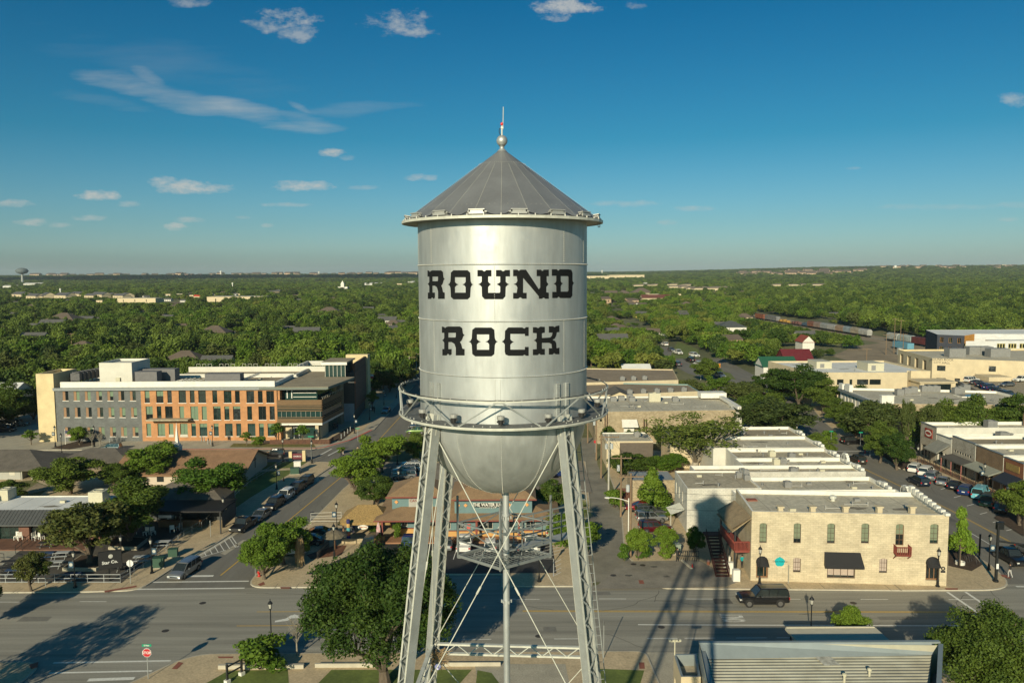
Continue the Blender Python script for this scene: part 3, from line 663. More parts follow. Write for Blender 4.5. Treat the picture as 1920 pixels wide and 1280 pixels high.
# hatch by the left street
lawn('church_lawn',pxs([(453,906),(486,884),(556,880),(520,902),(470,932),(412,972),(404,955),(440,925)],.14),lab='larger green church lawn between the gable wall and the left street');lawn('church_lawn',pxs([(487,866),(577,865),(560,876),(487,880)],.14),lab='narrow upper church lawn by the parked SUV');b=MB(); h0,h1,h2=P(358,1050),P(434,1005),P(447,1024)
for s in((h0,h1),(h1,h2),(h2,h0)): line(b,s[0],s[1],.12,.013)
for i in range(8):
    f=(i+.5)/8; a=h0.lerp(h1,f); c=h0.lerp(h2,f); line(b,a,c,.1,.0135)
b.obj('road_hatching',whitep,kind='structure')
sheet('gutter_pan',pxs([(455,1012),(413,1037),(422,1040),(462,1012)]),.013,conc)
sheet('gutter_strip',[(-41.6,96),(-40.6,96),(-31.6,150),(-33.1,150)],.011,conc)
# front lot stall lines
marks('stall_lines',[(tuple(P(x,1046,.14)),tuple(P(x+5,1030,.14))) for x in(669,)]+[(tuple(P(850+i*0,1048,.14)),tuple(P(855,1033,.14))),(tuple(P(886,1047,.14)),tuple(P(892,1032,.14))),(tuple(P(902,1047,.14)),tuple(P(906,1032,.14))),(tuple(P(939,1047,.14)),tuple(P(942,1028,.14))),(tuple(P(977,1047,.14)),tuple(P(979,1026,.14))),(tuple(P(886,1047,.14)),tuple(P(902,1047,.14))),(tuple(P(1014,1047,.14)),tuple(P(1014,1026,.14))),(tuple(P(1014,1047,.14)),tuple(P(1038,1047,.14))),(tuple(P(1038,1047,.14)),tuple(P(1038,1080,.14)))]
 +[(tuple(P(1015,1046-i*6,.14)),tuple(P(1058,1034-i*6,.14))) for i in range(4)]+[(tuple(P(1040,1078-i*8,.14)),tuple(P(1052,1072-i*8,.14))) for i in range(4)]+[(tuple(P(888,1045-i*4,.14)),tuple(P(902,1040-i*4,.14))) for i in range(3)],whitep,.1,z=.150)
# painted turn arrow and ONLY block
b=MB(); q=[P(x,y) for x,y in((515,1166),(540,1163),(548,1157),(562,1154),(552,1151),(540,1158),(516,1163))]
b.face([(p.x,p.y,.014) for p in q]); q=[P(x,y) for x,y in((545,1153),(556,1152),(562,1158),(536,1159))]; b.face([(p.x,p.y,.0155) for p in q]); b.obj('turn_arrow',whitep,kind='structure')
o=text('road_word','ONLY',1.35,whitep,None,(P(1376,1158).x,P(1376,1158).y,.015),(0,0,math.pi/2+.0),.0005,True,1.0); o.scale=(.52,2.4,1); o['kind']='structure'
b=MB(); [line(b,a,c,.35,.137) for a,c in (((-39.2,162.15),(-80,162.15)),)]; 
rk=[(-80,162.05),(-42.2,162.05),(-40.2,162.6),(-39.0,163.6),(-37.8,166.0),(-35.3,170.4),(-32.5,181.5)]
b=MB()
for p,q in zip(rk,rk[1:]): line(b,p,q,.45,.142)
b.obj('red_kerb',redp,kind='structure')
# tactile ramps and patches
for l in ([(195,1107),(256,1097),(256,1100),(197,1110)],[(322,1253),(335,1240),(344,1242),(332,1254)],[(408,1230),(438,1230),(436,1233),(410,1233)],[(483,1095),(494,1090),(497,1095),(488,1098)],[(525,1100),(545,1100),(543,1103),(527,1103)],[(893,1240),(903,1240),(903,1248),(893,1248)],[(1197,1087),(1206,1087),(1208,1094),(1199,1094)],[(1771,1102),(1796,1102),(1796,1105),(1774,1105)],[(1875,1076),(1892,1078),(1895,1084),(1880,1081)],[(1198,1241),(1208,1241),(1209,1253),(1199,1253)],[(55,1245),(72,1240),(70,1250),(58,1254)]):
    sheet('tactile_paving',pxs(l,.14),.152,brickp)

# wear on the roads: patches, sealed cracks, covers, stains
random.seed(77)
pt_m=[mat('asphalt_patch',(.20,.19,.16),var=.1,fine=9),mat('asphalt_patch_dark',(.12,.115,.10),var=.1,fine=9)]
for i,(x,y_,w_,h_) in enumerate([(-52,80.5,3.2,1.2),(-18,76.8,2.4,1.0),(7,86.6,4.0,.9),(22,84,2.0,1.4),(38,79.8,3.5,.8),(-66,85.5,5,.8),(3,77.4,1.4,1.2),(-33.5,99,1.2,3),(-31,127,1.0,4),(63,112,1.2,4),(66,134,1,3),(-29.5,150,2,2),(14,96,2,2.4)]):
    sheet('asphalt_patch',[(x,y_),(x+w_,y_+.05),(x+w_-.1,y_+h_),(x+.05,y_+h_)],.0105,pt_m[i%2])
cm_=mat('crack_sealer',(.045,.043,.04),var=.2)
for i in range(34):
    b=MB()
    if i<22: p=Vector((random.uniform(-75,60),random.uniform(73.5,88))); a=random.choice((0,0,0,1.57))+random.gauss(0,.12)
    elif i<28: p=Vector((random.uniform(-36,-29),random.uniform(95,150))); a=1.5+random.gauss(0,.3)
    else: p=Vector((random.uniform(59,70),random.uniform(95,150))); a=1.5+random.gauss(0,.3)
    for k in range(random.randint(4,14)):
        a+=random.gauss(0,.22); q=p+Vector((math.cos(a),math.sin(a)))*random.uniform(.4,.9)
        if i<22 and not 73.4<q.y<88.2: break
        line(b,p,q,.05,.0128); p=q
    if b.f: b.obj('sealed_crack',cm_,kind='structure')
mh=mat('manhole_iron',(.07,.06,.05),rough=.6,metal=.3,var=.1)
for px,py,z in((1457,1111,.0),(640,1170,0),(310,1182,0),(1150,1078,.145),(1205,1059,.145),(1188,1057,.145),(1010,1192,0),(1600,1130,0),(380,1130,0),(770,870,.145),(585,960,0),(1660,905,0),(1140,1000,0),(1240,1175,0)):
    q=P(px,py,z); sheet('manhole_cover',[(q.x+.36*math.cos(t*.393),q.y+.36*math.sin(t*.393)) for t in range(16)],z+.0145 if z==0 else z+.006,mh)
om=mat('oil_stain',(.10,.095,.08),var=.4,scale=3)
for px,py,z in [(x,y,.144) for x,y in((880,1052),(925,1054),(1000,1052),(1225,1062),(1250,1080),(1100,1068),(1180,1078))]:
    q=P(px,py,z); sheet('oil_stain',[(q.x+random.uniform(.5,1.0)*.6*math.cos(t*.52),q.y+random.uniform(.5,1.0)*.35*math.sin(t*.52)) for t in range(12)],z+.0052,om)
for i in range(26):
    q=P(*random.choice([(70,1106),(250,1096),(560,1098),(1300,1096),(1500,1097),(1650,1101),(1840,1095),(430,1000),(560,900),(650,820)]),.14); x=q.x+random.uniform(-3,3)
    sheet('pavement_joint',[(x,q.y-.9),(x+.05,q.y-.9),(x+.05,q.y+.9),(x,q.y+.9)],.1385,pt_m[1])
# ---------------- buildings ----------------
limestone=brickmat('limestone',(.62,.53,.36),(.53,.45,.30),(.45,.38,.26),.55,.22,ms=.018)
stucco=mat('white_stucco',(.60,.58,.50),rough=.9,var=.12,scale=.5)
whiteblock=brickmat('white_block',(.62,.60,.52),(.56,.54,.47),(.44,.42,.36),.5,.24,ms=.02)
rubble=brickmat('rubble_stone',(.50,.41,.27),(.34,.27,.17),(.29,.23,.14),.42,.2,ms=.03)
rubblep=brickmat('pale_rubble',(.44,.41,.34),(.33,.30,.24),(.26,.23,.18),.5,.25,ms=.03)
tanw=mat('tan_stucco',(.56,.47,.31),rough=.9,var=.08,scale=.6)
creamw=mat('cream_panel',(.62,.50,.28),rough=.8,var=.14,scale=.35)
palew=mat('pale_panel',(.60,.58,.50),rough=.7,var=.06,scale=.5)
greyb=brickmat('grey_brick',(.165,.172,.165),(.135,.142,.136),(.11,.115,.11),.4,.12,ms=.012)
orangeb=brickmat('orange_brick',(.50,.245,.105),(.47,.23,.10),(.45,.22,.10),.3,.09,ms=.006)
darkslab=mat('dark_slab',(.05,.055,.055),rough=.6,var=.1)
brownb=brickmat('brown_brick',(.19,.085,.05),(.16,.07,.045),(.12,.06,.04),.3,.1,ms=.01)
roofg=mat('roof_grey',(.43,.375,.265),rough=.9,var=.16,scale=.25,fine=2)
roofl=mat('roof_light',(.52,.475,.36),rough=.9,var=.12,scale=.2,fine=2)
rooft=mat('roof_tan',(.30,.23,.15),rough=.9,var=.12,scale=.2,fine=2)
roofw=mat('roof_white',(.70,.70,.66),rough=.8,var=.08,scale=.2)
roofgr=mat('roof_gravel',(.32,.265,.175),rough=.95,var=.14,scale=.3,fine=4)
capw=mat('white_cap',(.72,.70,.62),rough=.7,var=.08,scale=.8)
capg=mat('metal_cap',(.25,.27,.27),rough=.5,metal=.3,var=.08)
shing=mat('shingle_brown',(.27,.155,.085),rough=.95,var=.14,scale=.6,stretch=(1,1,3),fine=7)
shingt=mat('shingle_tan',(.27,.175,.095),rough=.95,var=.14,scale=.6,fine=7)
shingg=mat('shingle_grey',(.125,.11,.09),rough=.95,var=.18,scale=.7,fine=7)
thatch=mat('thatch',(.33,.22,.085),rough=1,var=.3,scale=2.2,stretch=(3,3,.7),bump=.6,fine=9)
glass2=mat('pane_glass_grey',(.035,.045,.045),rough=.1,var=.5,scale=1.2,spec=.6); glass3=mat('pane_glass_green',(.018,.035,.030),rough=.05,var=.5,scale=.9,spec=.9)
glass=mat('dark_glass',(.012,.018,.018),rough=.08,var=0,spec=.7)
glassg=mat('green_glass',(.02,.05,.045),rough=.06,var=0,spec=.8)
blind=mat('green_blind',(.13,.20,.12),rough=.5,var=.06,scale=1)
frame=mat('window_frame_brown',(.07,.045,.03),rough=.6,var=0)
framew=mat('window_frame_pale',(.5,.48,.4),rough=.6,var=0)
framed=mat('frame_dark',(.03,.03,.03),rough=.5,var=0)
hvac=mat('hvac_grey',(.22,.22,.21),rough=.6,var=.1,scale=2)
hvacl=mat('hvac_beige',(.52,.49,.36),rough=.6,var=.05)
blackcl=mat('black_canvas',(.013,.013,.014),rough=.7,var=.1)
redwood=mat('red_wood',(.22,.045,.030),rough=.7,var=.15,scale=3)
tealw=mat('teal_siding',(.125,.205,.21),rough=.8,var=.06)
mustw=mat('mustard_base',(.52,.30,.10),rough=.8,var=.08)
maroon=mat('maroon_trim',(.20,.05,.035),rough=.7,var=.05)
woodd=mat('door_wood',(.20,.10,.045),rough=.6,var=.1,scale=4)
metalr=mat('standing_seam',(.095,.10,.10),rough=.6,metal=.3,var=.1)
woodsl=mat('wood_slat',(.20,.12,.055),rough=.7,var=.2,scale=4,stretch=(.3,.3,6))
def tri_poly(name,pts3,m):
    me=bpy.data.meshes.new(name); bm=bmesh.new(); f=bm.faces.new([bm.verts.new(p) for p in pts3]); bmesh.ops.triangulate(bm,faces=[f]); bm.to_mesh(me); bm.free(); me.materials.append(m); return me
class Bd:
    """footprint corners (world xy, counter-clockwise from the front left), height and openings per edge"""
    def __init__(s,name,label,pts,h,wall,roof,par=.5,pt=.3,cap=None,cat='building',base=None,group=None):
        a=sum(pts[i][0]*pts[(i+1)%len(pts)][1]-pts[(i+1)%len(pts)][0]*pts[i][1] for i in range(len(pts)))
        if a<0: pts=[pts[0]]+pts[:0:-1]
        s.o=Vector((pts[0][0],pts[0][1],0)); s.p=[Vector((p[0],p[1])) for p in pts]; s.h=h; s.wm=wall; s.rm=roof; s.par=par; s.pt=pt; s.cap=cap or wall
        s.root=empty(name,s.o,0,label,cat,group); s.w={}; s.wn=0; s.edgem={}
    def pl(s,e,px,py):
        p=s.p[e];q=s.p[(e+1)%len(s.p)];d=(q-p);L=d.length;d=d/L; r=cray(px,py)
        nx_,ny_=-d.y,d.x; t=(p.x*nx_+p.y*ny_)/(r.x*nx_+r.y*ny_); X=r.x*t;Yv=r.y*t
        return (X-p.x)*d.x+(Yv-p.y)*d.y, CAMH+r.z*t
    def win(s,e,rects,**k):
        for x0,y0,x1,y1 in rects:
            u0,z1=s.pl(e,x0,y0);u1,z0=s.pl(e,x1,y1)
            s.winu(e,[(min(u0,u1),min(z0,z1),max(u0,u1),max(z0,z1))],**k)
    def winu(s,e,rects,**k):
        L=(s.p[(e+1)%len(s.p)]-s.p[e]).length
        for u0,z0,u1,z1 in rects: s.w.setdefault(e,[]).append((max(.06,u0),max(.05,z0),min(L-.06,u1),min(s.h-.1,z1),k))
    def T(s,e):
        p=s.p[e]-Vector(s.o[:2]);q=s.p[(e+1)%len(s.p)]-Vector(s.o[:2]);d=(q-p).normalized();n=Vector((-d.y,d.x))
        return lambda u,dd,z:(p.x+d.x*u+n.x*dd,p.y+d.y*u+n.y*dd,z)
    def build(s,skip_roof=False):
        mats=[s.wm,s.cap]+[m for m in s.edgem.values()]; mi={e:2+i for i,e in enumerate(s.edgem)}
        b=MB(); n=len(s.p)
        for e in range(n):
            T=s.T(e); L=(s.p[(e+1)%n]-s.p[e]).length; W=s.w.get(e,[]); m=mi.get(e,0)
            us=sorted({0,L}|{w[0] for w in W}|{w[2] for w in W}); zs=sorted({0,s.h}|{w[1] for w in W}|{w[3] for w in W})
            for z0,z1 in zip(zs,zs[1:]):
                run=None
                for i,(u0,u1) in enumerate(zip(us,us[1:])):
                    c=((u0+u1)/2,(z0+z1)/2); hole=any(w[0]<c[0]<w[2] and w[1]<c[1]<w[3] for w in W)
                    if not hole: run=(run[0] if run else u0,u1)
                    if hole or i==len(us)-2:
                        if run: b.face([T(run[0],0,z0),T(run[1],0,z0),T(run[1],0,z1),T(run[0],0,z1)],m); run=None
            for (u0,z0,u1,z1,k) in W:
                d=k.get('depth',.16); rm=0
                if 'reveal' in k: mats.append(k['reveal']); rm=len(mats)-1
                b.face([T(u0,0,z0),T(u1,0,z0),T(u1,d,z0),T(u0,d,z0)],m if not rm else rm); b.face([T(u0,d,z1),T(u1,d,z1),T(u1,0,z1),T(u0,0,z1)],m)
                b.face([T(u0,0,z0),T(u0,d,z0),T(u0,d,z1),T(u0,0,z1)],rm or m); b.face([T(u1,0,z1),T(u1,d,z1),T(u1,d,z0),T(u1,0,z0)],rm or m)
                g=MB(); gm=[k.get('glass',None) or random.choice((glass,glass,glass2,glass3)),k.get('blindm',blind)]
                bl=k.get('blind',0); zb=z1-(z1-z0)*bl
                if 'inset' in k: ui=u0+k['inset']; 
                else: ui=u0
                if bl<1: g.face([T(ui,d,z0),T(u1,d,z0),T(u1,d,zb),T(ui,d,zb)],0)
                if bl>0: g.face([T(ui,d,zb),T(u1,d,zb),T(u1,d,z1),T(ui,d,z1)],1)
                if ui>u0: b.face([T(u0,.02,z0),T(ui,d,z0),T(ui,d,z1),T(u0,.02,z1)],rm or m)
                wo_=g.obj(k.get('name','window'),gm,s.root); 
                if k.get('arch'):
                    r=(u1-u0)/2; um=(u0+u1)/2; hh=k['arch']*r
                    for sg in(-1,1):
                        arc=[(um+sg*r*math.cos(t),z1-hh+hh*math.sin(t)) for t in [math.pi/2*i/5 for i in range(6)]]
                        ps=[T(u,0.0,z) for u,z in arc]+[T(um,0,z1)][:0]
                        corner=T(um+sg*r,0,z1)
                        for a_,c_ in zip(ps,ps[1:]): b.face([corner,a_,c_] if sg<0 else [corner,c_,a_],m)
                fr=k.get('frame')
                if fr is not None:
                    g=MB(); fw=k.get('fw',.06); nxm,nzm=k.get('mull',(1,1))
                    def bar(a0,c0,a1,c1):
                        g.face([T(a0,d-.03,c0),T(a1,d-.03,c0),T(a1,d-.03,c1),T(a0,d-.03,c1)])
                        g.face([T(a0,d-.03,c1),T(a1,d-.03,c1),T(a1,d,c1),T(a0,d,c1)])
                    bar(ui,z0,ui+fw,z1);bar(u1-fw,z0,u1,z1);bar(ui+fw,z0,u1-fw,z0+fw);bar(ui+fw,z1-fw,u1-fw,z1)
                    for i in range(1,nxm): c=ui+(u1-ui)*i/nxm; bar(c-fw*.3,z0+fw,c+fw*.3,z1-fw)
                    for i in range(1,nzm):
                        c=z0+(z1-z0)*i/nzm
                        for j in range(nxm):
                            a0=ui+(u1-ui)*j/nxm+(fw if j==0 else fw*.3); a1=ui+(u1-ui)*(j+1)/nxm-(fw if j==nxm-1 else fw*.3); bar(a0,c-fw*.3,a1,c+fw*.3)
                    g.obj('window_frame',fr,wo_)
                if k.get('sill'):
                    g=MB(); 
                    for q in [(T(u0-.08,-.06,z0-.12),T(u1+.08,-.06,z0-.12),T(u1+.08,-.06,z0-.003),T(u0-.08,-.06,z0-.003)),(T(u0-.08,-.06,z0-.003),T(u1+.08,-.06,z0-.003),T(u1+.08,.0,z0-.003),T(u0-.08,.0,z0-.003)),(T(u0-.08,0,z0-.12),T(u1+.08,0,z0-.12),T(u1+.08,-.06,z0-.12),T(u0-.08,-.06,z0-.12))]: g.face(q)
                    g.obj('sill',k['sill'],wo_)
        loc=[(v.x-s.o.x,v.y-s.o.y) for v in s.p]
        if not skip_roof:
            ins=inset(loc,s.pt) if s.par>0 else loc
            ins=[Vector(v) for v in ins]
            if s.par>0:
                for i in range(n):
                    j=(i+1)%n; b.face([(*loc[i],s.h),(*loc[j],s.h),(*ins[j],s.h),(*ins[i],s.h)],1)
                    b.face([(*ins[i],s.h),(*ins[j],s.h),(*ins[j],s.h-s.par),(*ins[i],s.h-s.par)],1)
            me=tri_poly('roof',[(v[0],v[1],s.h-s.par) for v in ins],s.rm); link('roof',me,s.root)
        s.wall=b.obj('wall',mats,s.root); return s
    def part(s,name,b,m,**k):
        # mesh in world coordinates -> local
        b.v=[(x-s.o.x,y-s.o.y,z) for x,y,z in b.v]; return b.obj(name,m,s.root,**k)
def rect(x0,y0,x1,y1): return [(x0,y0),(x1,y0),(x1,y1),(x0,y1)]
acs=[0]
def ac_unit(par,x,y,z,w=1.1,d=1.1,h=.9,m=None,fan=True,name='hvac_unit'):
    b=MB(); b.box(x-w/2,y-d/2,z+.12,x+w/2,y+d/2,z+h); b.box(x-w/2+.06,y-d/2+.06,z+.002,x+w/2-.06,y+d/2-.06,z+.12)
    for i in range(5): b.box(x-w/2-.01,y-d/2-.012,z+.2+i*(h-.3)/5,x+w/2+.01,y-d/2-.002,z+.23+i*(h-.3)/5)
    if fan: b.lathe([(min(w,d)*.36,h+.0),(min(w,d)*.36,h+.09),(min(w,d)*.3,h+.09),(min(w,d)*.3,h+.02),(0.01,h+.02)],(x,y,z),14)
    b.v=[(a-par.location.x,c-par.location.y,e) for a,c,e in b.v]; return b.obj(name,m or hvac,par)
def vent(par,x,y,z,r=.2,h=.6,name='roof_vent'):
    b=MB(); b.lathe([(r*.6,0),(r*.6,h*.7),(r,h*.7),(r,h*.85),(r*.3,h)],(x-par.location.x,y-par.location.y,z),10); return b.obj(name,hvac,par)
def hip(par,x0,y0,x1,y1,z0,z1,m,ov=.4,axis='x',hipf=1.0,name='roof',gable=False,th=.12,vx=0):
    """hip or gable roof, world coordinates"""
    x0-=ov;x1+=ov;y0-=ov;y1+=ov; b=MB(); ox,oy=par.location.x,par.location.y
    if axis=='x': r=0 if gable else (y1-y0)/2*hipf; A=(x0+r,(y0+y1)/2,z1);B=(x1-r,(y0+y1)/2,z1)
    else: r=0 if gable else (x1-x0)/2*hipf; A=((x0+x1)/2,y0+r,z1);B=((x0+x1)/2,y1-r,z1)
    c=[(x0,y0,z0),(x1,y0,z0),(x1,y1,z0),(x0,y1,z0)]
    if axis=='x': F=[[c[0],c[1],B,A],[c[2],c[3],A,B],[c[1],c[2],B],[c[3],c[0],A]]
    else: F=[[c[0],c[1],A],[c[1],c[2],B,A],[c[2],c[3],B],[c[3],c[0],A,B]]
    for i,f in enumerate(F):
        if gable and len(f)==3: continue
        b.face(f)
    b.face(c[::-1])
    for i in range(4): p,q=c[i],c[(i+1)%4]; b.face([(p[0],p[1],z0-th),(q[0],q[1],z0-th),q,p])
    b.face([(p[0],p[1],z0-th) for p in c[::-1]])
    b.v=[(a-ox,d-oy,e) for a,d,e in b.v]; return b.obj(name,m,par)
# ---- city hall ----
Yc=170.5; AX=lambda px,py,Yv=Yc: at(px,py,Yv).x; AZ=lambda px,py,Yv=Yc: at(px,py,Yv).z
hc=11.75
ch=Bd('city_hall',"long three-storey office building, grey brick left, orange brick middle, wooden corner at right",[(-98.9,Yc),(-80.3,Yc),(-50.9,Yc),(-50.9,Yc+18),(-98.9,Yc+18)],hc,greyb,roofgr,par=.15,pt=.3,cap=capw)
ch.edgem[1]=orangeb
random.seed(3)
r_=[0,1,1,.55,.6,0,0, 0,0,0,0,.85,.85,.85, 0,.9,1,1,.6,.95,.6]; i=0
for row,(y0,y1,off_) in enumerate([(732.3,750.8,0),(763.7,782,2.2),(800.5,817.8,5)]):
    for c in [117,137.8,158.7,180,201,221.7,243.3]:
        ch.win(0,[(c+off_,y0,c+off_+11.6,y1)],depth=.34,inset=.38,reveal=mat('reveal_pink',(.50,.30,.17),var=.05),blind=r_[i],frame=framed,fw=.05,sill=capw); i+=1
s7=7.11
rows=[([(270.9,281)]+[(280+a/s7,280+c/s7) for a,c in((88,190),(237,303),(388,492),(538,606),(650,757),(838,908),(990,1098),(1140,1208),(1292,1400),(1445,1513),(1557,1665))],732.4,755,[.6,.45,0,0,0,0,0,0,0,0,0,0]),
 ([(273,287)]+[(280+a/s7,280+c/s7) for a,c in((97,165),(208,315),(398,467),(546,655),(697,770),(850,956),(998,1070),(1113,1218),(1303,1372),(1453,1560),(1602,1675))],761.5,786.8,[.6,0,0,1,1,1,.15,.2,.2,0,0,0]),
 ([(274.2,283.9)]+[(280+a/s7,280+c/s7) for a,c in((108,213),(257,325),(408,515),(558,625),(668,775),(857,928),(1007,1114),(1157,1228),(1310,1417),(1460,1530),(1575,1680))],793.8,817.3,[1,.95,.9,.9,.2,.3,.25,0,0,0,.3,.3])]
for lst,y0,y1,bl in rows:
    for (x0,x1),b_ in zip(lst,bl): ch.win(1,[(x0,y0,x1,y1)],depth=.22,blind=b_,frame=framed,fw=.07,mull=(2 if x1-x0>12 else 1,1),sill=capw,glass=glassg if y0>790 else None)
ch.build()
o=ch.root
b=MB(); b.box(-99.0,Yc-.5,hc-.5,-40.0,Yc+.0,hc-.02); b.box(-99.0,Yc-.62,hc-.02,-51.0,Yc-.02,hc+.12); ch.part('cornice',b,capg)
b=MB(); b.box(-97.6,Yc+.02,hc+.14,-51.3,Yc+.5,hc+1.35); b.box(-51.8,Yc+.5,hc+.1,-51.3,Yc+15,hc+.9); ch.part('white_parapet',b,capw)
b=MB(); b.box(-102.6,Yc-.25,0,-98.85,Yc+.6,14.95); b.box(-102.6,Yc+.6,0,-102.2,Yc+9,14.95); b.box(-99.25,Yc+.6,0,-98.85,Yc+9,14.95); b.box(-102.2,Yc+8.6,0,-99.25,Yc+9,14.95); b.box(-102.2,Yc+.6,13.9,-99.25,Yc+8.6,14.1); st_=ch.part('stair_tower',b,creamw)
b=MB(); b.box(-98.84,Yc+6,hc,-98.80,Yc+7.6,hc+2.4); ch.part('roof_door',b,framed)
x0,x1=AX(186,690,Yc+6),AX(247,690,Yc+6); z1=AZ(200,680,Yc+6)
b=MB(); b.box(x0,Yc+6,hc,x1,Yc+6.3,z1);b.box(x0,Yc+6.3,hc,x0+.3,Yc+15,z1);b.box(x1-.3,Yc+6.3,hc,x1,Yc+15,z1);b.box(x0+.3,Yc+14.7,hc,x1-.3,Yc+15,z1);b.box(x0+.3,Yc+6.3,z1-.6,x1-.3,Yc+14.7,z1-.5); ch.part('penthouse',b,palew)
b=MB(); b.box(AX(218,715,Yc+5.9),Yc+5.6,hc,AX(226,715,Yc+5.9),Yc+5.98,hc+1.5); ch.part('electrical_box',b,hvacl)
for k in range(6):
    xx=AX(147+k*6.4,705,Yc+5+k*1.0); zc=hc+1.1
    b=MB(); b.box(xx-1.0,Yc+3.6+k*1.3,zc,xx+1.0,Yc+4.7+k*1.3,zc+1.7); b.lathe([(.8,0),(.8,.25),(.7,.25),(.7,.05),(0.01,.05)],(xx,Yc+4.15+k*1.3,zc+1.7),12)
    for s in(-.9,.9): b.box(xx+s-.06,Yc+3.7+k*1.3,hc,xx+s+.06,Yc+3.9+k*1.3,zc)
    ch.part('chiller_fan',b,mat('chiller_dark',(.12,.12,.12),var=.2,scale=3))
for a,c,yt,dy in((253,294,697,5),(262,328,692,9),(384,450,701,5)):
    xa,xb=AX(a,705,Yc+dy),AX(c,705,Yc+dy); zt=AZ(a,yt,Yc+dy)
    b=MB(); b.box(xa,Yc+dy,hc,xb,Yc+dy+2.6,zt); 
    for q in range(4): b.box(xa+(xb-xa)*(q+.3)/4,Yc+dy-.05,hc+.3,xa+(xb-xa)*(q+.45)/4,Yc+dy-.002,hc+.9)
    ch.part('air_handler',b,mat('unit_grey',(.16,.155,.155),var=.08))
b=MB()
for i in range(7):
    xa=AX(330+i*7,705,Yc+7); b.tube((xa,Yc+6+i*.2,hc+.5),(xa+1.5,Yc+7+i*.3,hc+.5+random.random()*.6),.09,6); b.tube((xa,Yc+6,hc),(xa,Yc+6,hc+.7),.07,5)
for i in range(3): b.tube((AX(455,705,Yc+6),Yc+6+i*.5,hc+.6+.2*i),(AX(486,692,Yc+13),Yc+13+i*.5,hc+1.2+.2*i),.08,6)
for i in range(10):
    xa=AX(160+i*9,712,Yc+2.2); b.box(xa,Yc+2.2,hc,xa+.4,Yc+2.5,hc+.5+.3*random.random())
ch.part('roof_pipes',b,mat('pipe_white',(.6,.58,.5),var=.1))
# back wing and its pale parapets
b=MB(); b.box(-82,Yc+18.1,0,-41,Yc+40,hc-.3); ch.part('rear_wing',b,[roofgr])
b=MB(); b.box(-82,Yc+18.05,hc-.3,-52,Yc+18.5,hc+.7); b.box(-82,Yc+30,hc-.3,-44,Yc+30.5,hc+1.0); b.box(-52,Yc+18.1,hc-.3,-51.5,Yc+30,hc+.5); b.box(-55.5,Yc+31,hc-.3,-55,Yc+44,hc+.9); b.box(-55,Yc+43.5,hc-.3,-44,Yc+44,hc+.9)
ch.part('rear_parapet',b,palew)
b=MB()
for i in range(26):
    x=-80+i*1.45; 
    if i%4==3: continue
    b.tube((x,Yc+30.2,hc+1.0),(x,Yc+30.2,hc+1.7),.04,4); b.tube((x+.9,Yc+30.2,hc+1.0),(x+.9,Yc+30.2,hc+1.7),.04,4); b.tube((x,Yc+30.2,hc+1.7),(x+.9,Yc+30.2,hc+1.7),.04,4)
ch.part('roof_railing',b,palew)
# corner pavilion: roof slab, glass, wood bands
xr0=AX(519.5,770); xr1=AX(604,770); zt=AZ(560,749); zb=AZ(560,797.5)
def sk(x,y): return x+(y-Yc)*.115      # side wall leans to the right going back
R0,R1=Yc-.2,Yc+14
b=MB(); rp=[(xr0-3.6,Yc-.55),(AX(616,725),Yc-.55),(-37.2,Yc+15),(-37.2,Yc+16),(xr0-3.6,Yc+16)]; b.prism(rp,hc-.35,hc+.1,0); ch.part('canopy_roof',b,[roofgr])
b=MB(); b.prism([(p[0]+.001,p[1]-.001) for p in [(xr0-3.6,Yc-.56),(AX(616,725)+.02,Yc-.56),(AX(616,725)+.02,Yc-.5),(xr0-3.6,Yc-.5)]],hc-.42,hc+.04); b.beam((AX(616,725)+.03,Yc-.5,hc-.17),(-37.15,Yc+15,hc-.17),.06,.5); ch.part('canopy_fascia',b,mat('fascia_green',(.16,.18,.15),var=.05))
b=MB(); b.prism([(xr0+.6,Yc+2.2),(xr1-1.5,Yc+2.2),(sk(xr1,R1)-1.5,R1),(xr0+.6,R1)],.1,hc-.36); ch.part('glass_core',b,glassg)
b=MB(); b.box(xr0-.1,Yc+.3,0,xr0+.6,Yc+2.3,hc-.36); ch.part('orange_return',b,orangeb)
b=MB(); b.prism([(xr0,R0),(xr1,R0),(sk(xr1,R1),R1),(sk(xr1,R1)-.5,R1),(xr1-.5,R0+.5),(xr0,R0+.5)],zb+.1,zb+.55); ch.part('white_band',b,capw)
b=MB(); zz=zb+.56
bands=[(zb+.60,zb+1.55),(zb+1.75,zb+1.9),(zb+3.15,zb+3.32),(zb+3.5,zb+3.62),(zb+3.8,zb+4.0),(zb+4.15,zb+4.35),(zb+4.5,zt)]
for k,(a,c) in enumerate(bands):
    n_=max(1,int((c-a)/.22))
    for q in range(n_):
        z0=a+(c-a)*q/n_; z1=a+(c-a)*(q+.82)/n_
        b.box(xr0,R0-.05,z0,xr1,R0+.12,z1); b.beam((xr1+.0,R0+.1,(z0+z1)/2),(sk(xr1,R1)+.05,R1,(z0+z1)/2),.16,z1-z0)
ch.part('wood_bands',b,woodsl)
b=MB(); b.prism([(xr0+.02,R0+.25),(xr1-.15,R0+.25),(sk(xr1,R1)-.2,R1),(sk(xr1,R1)-.4,R1),(xr1-.35,R0+.45),(xr0+.02,R0+.45)],zb+.56,zt-.2); ch.part('band_glass',b,glassg)
b=MB()
for i in range(9):
    x=xr0+1+i*1.05; b.tube((x,R0+.05,zb+1.9),(x,R0+.05,zb+3.1),.035,4)
for i in range(12): yv=R0+.6+i*1.05; b.tube((sk(xr1,yv),yv,zt),(sk(xr1,yv),yv,zt+.5),.035,4)
b.tube((sk(xr1,R0),R0,zt+.5),(sk(xr1,R1),R1,zt+.5),.04,4); ch.part('balcony_rail',b,framew)
b=MB(); 
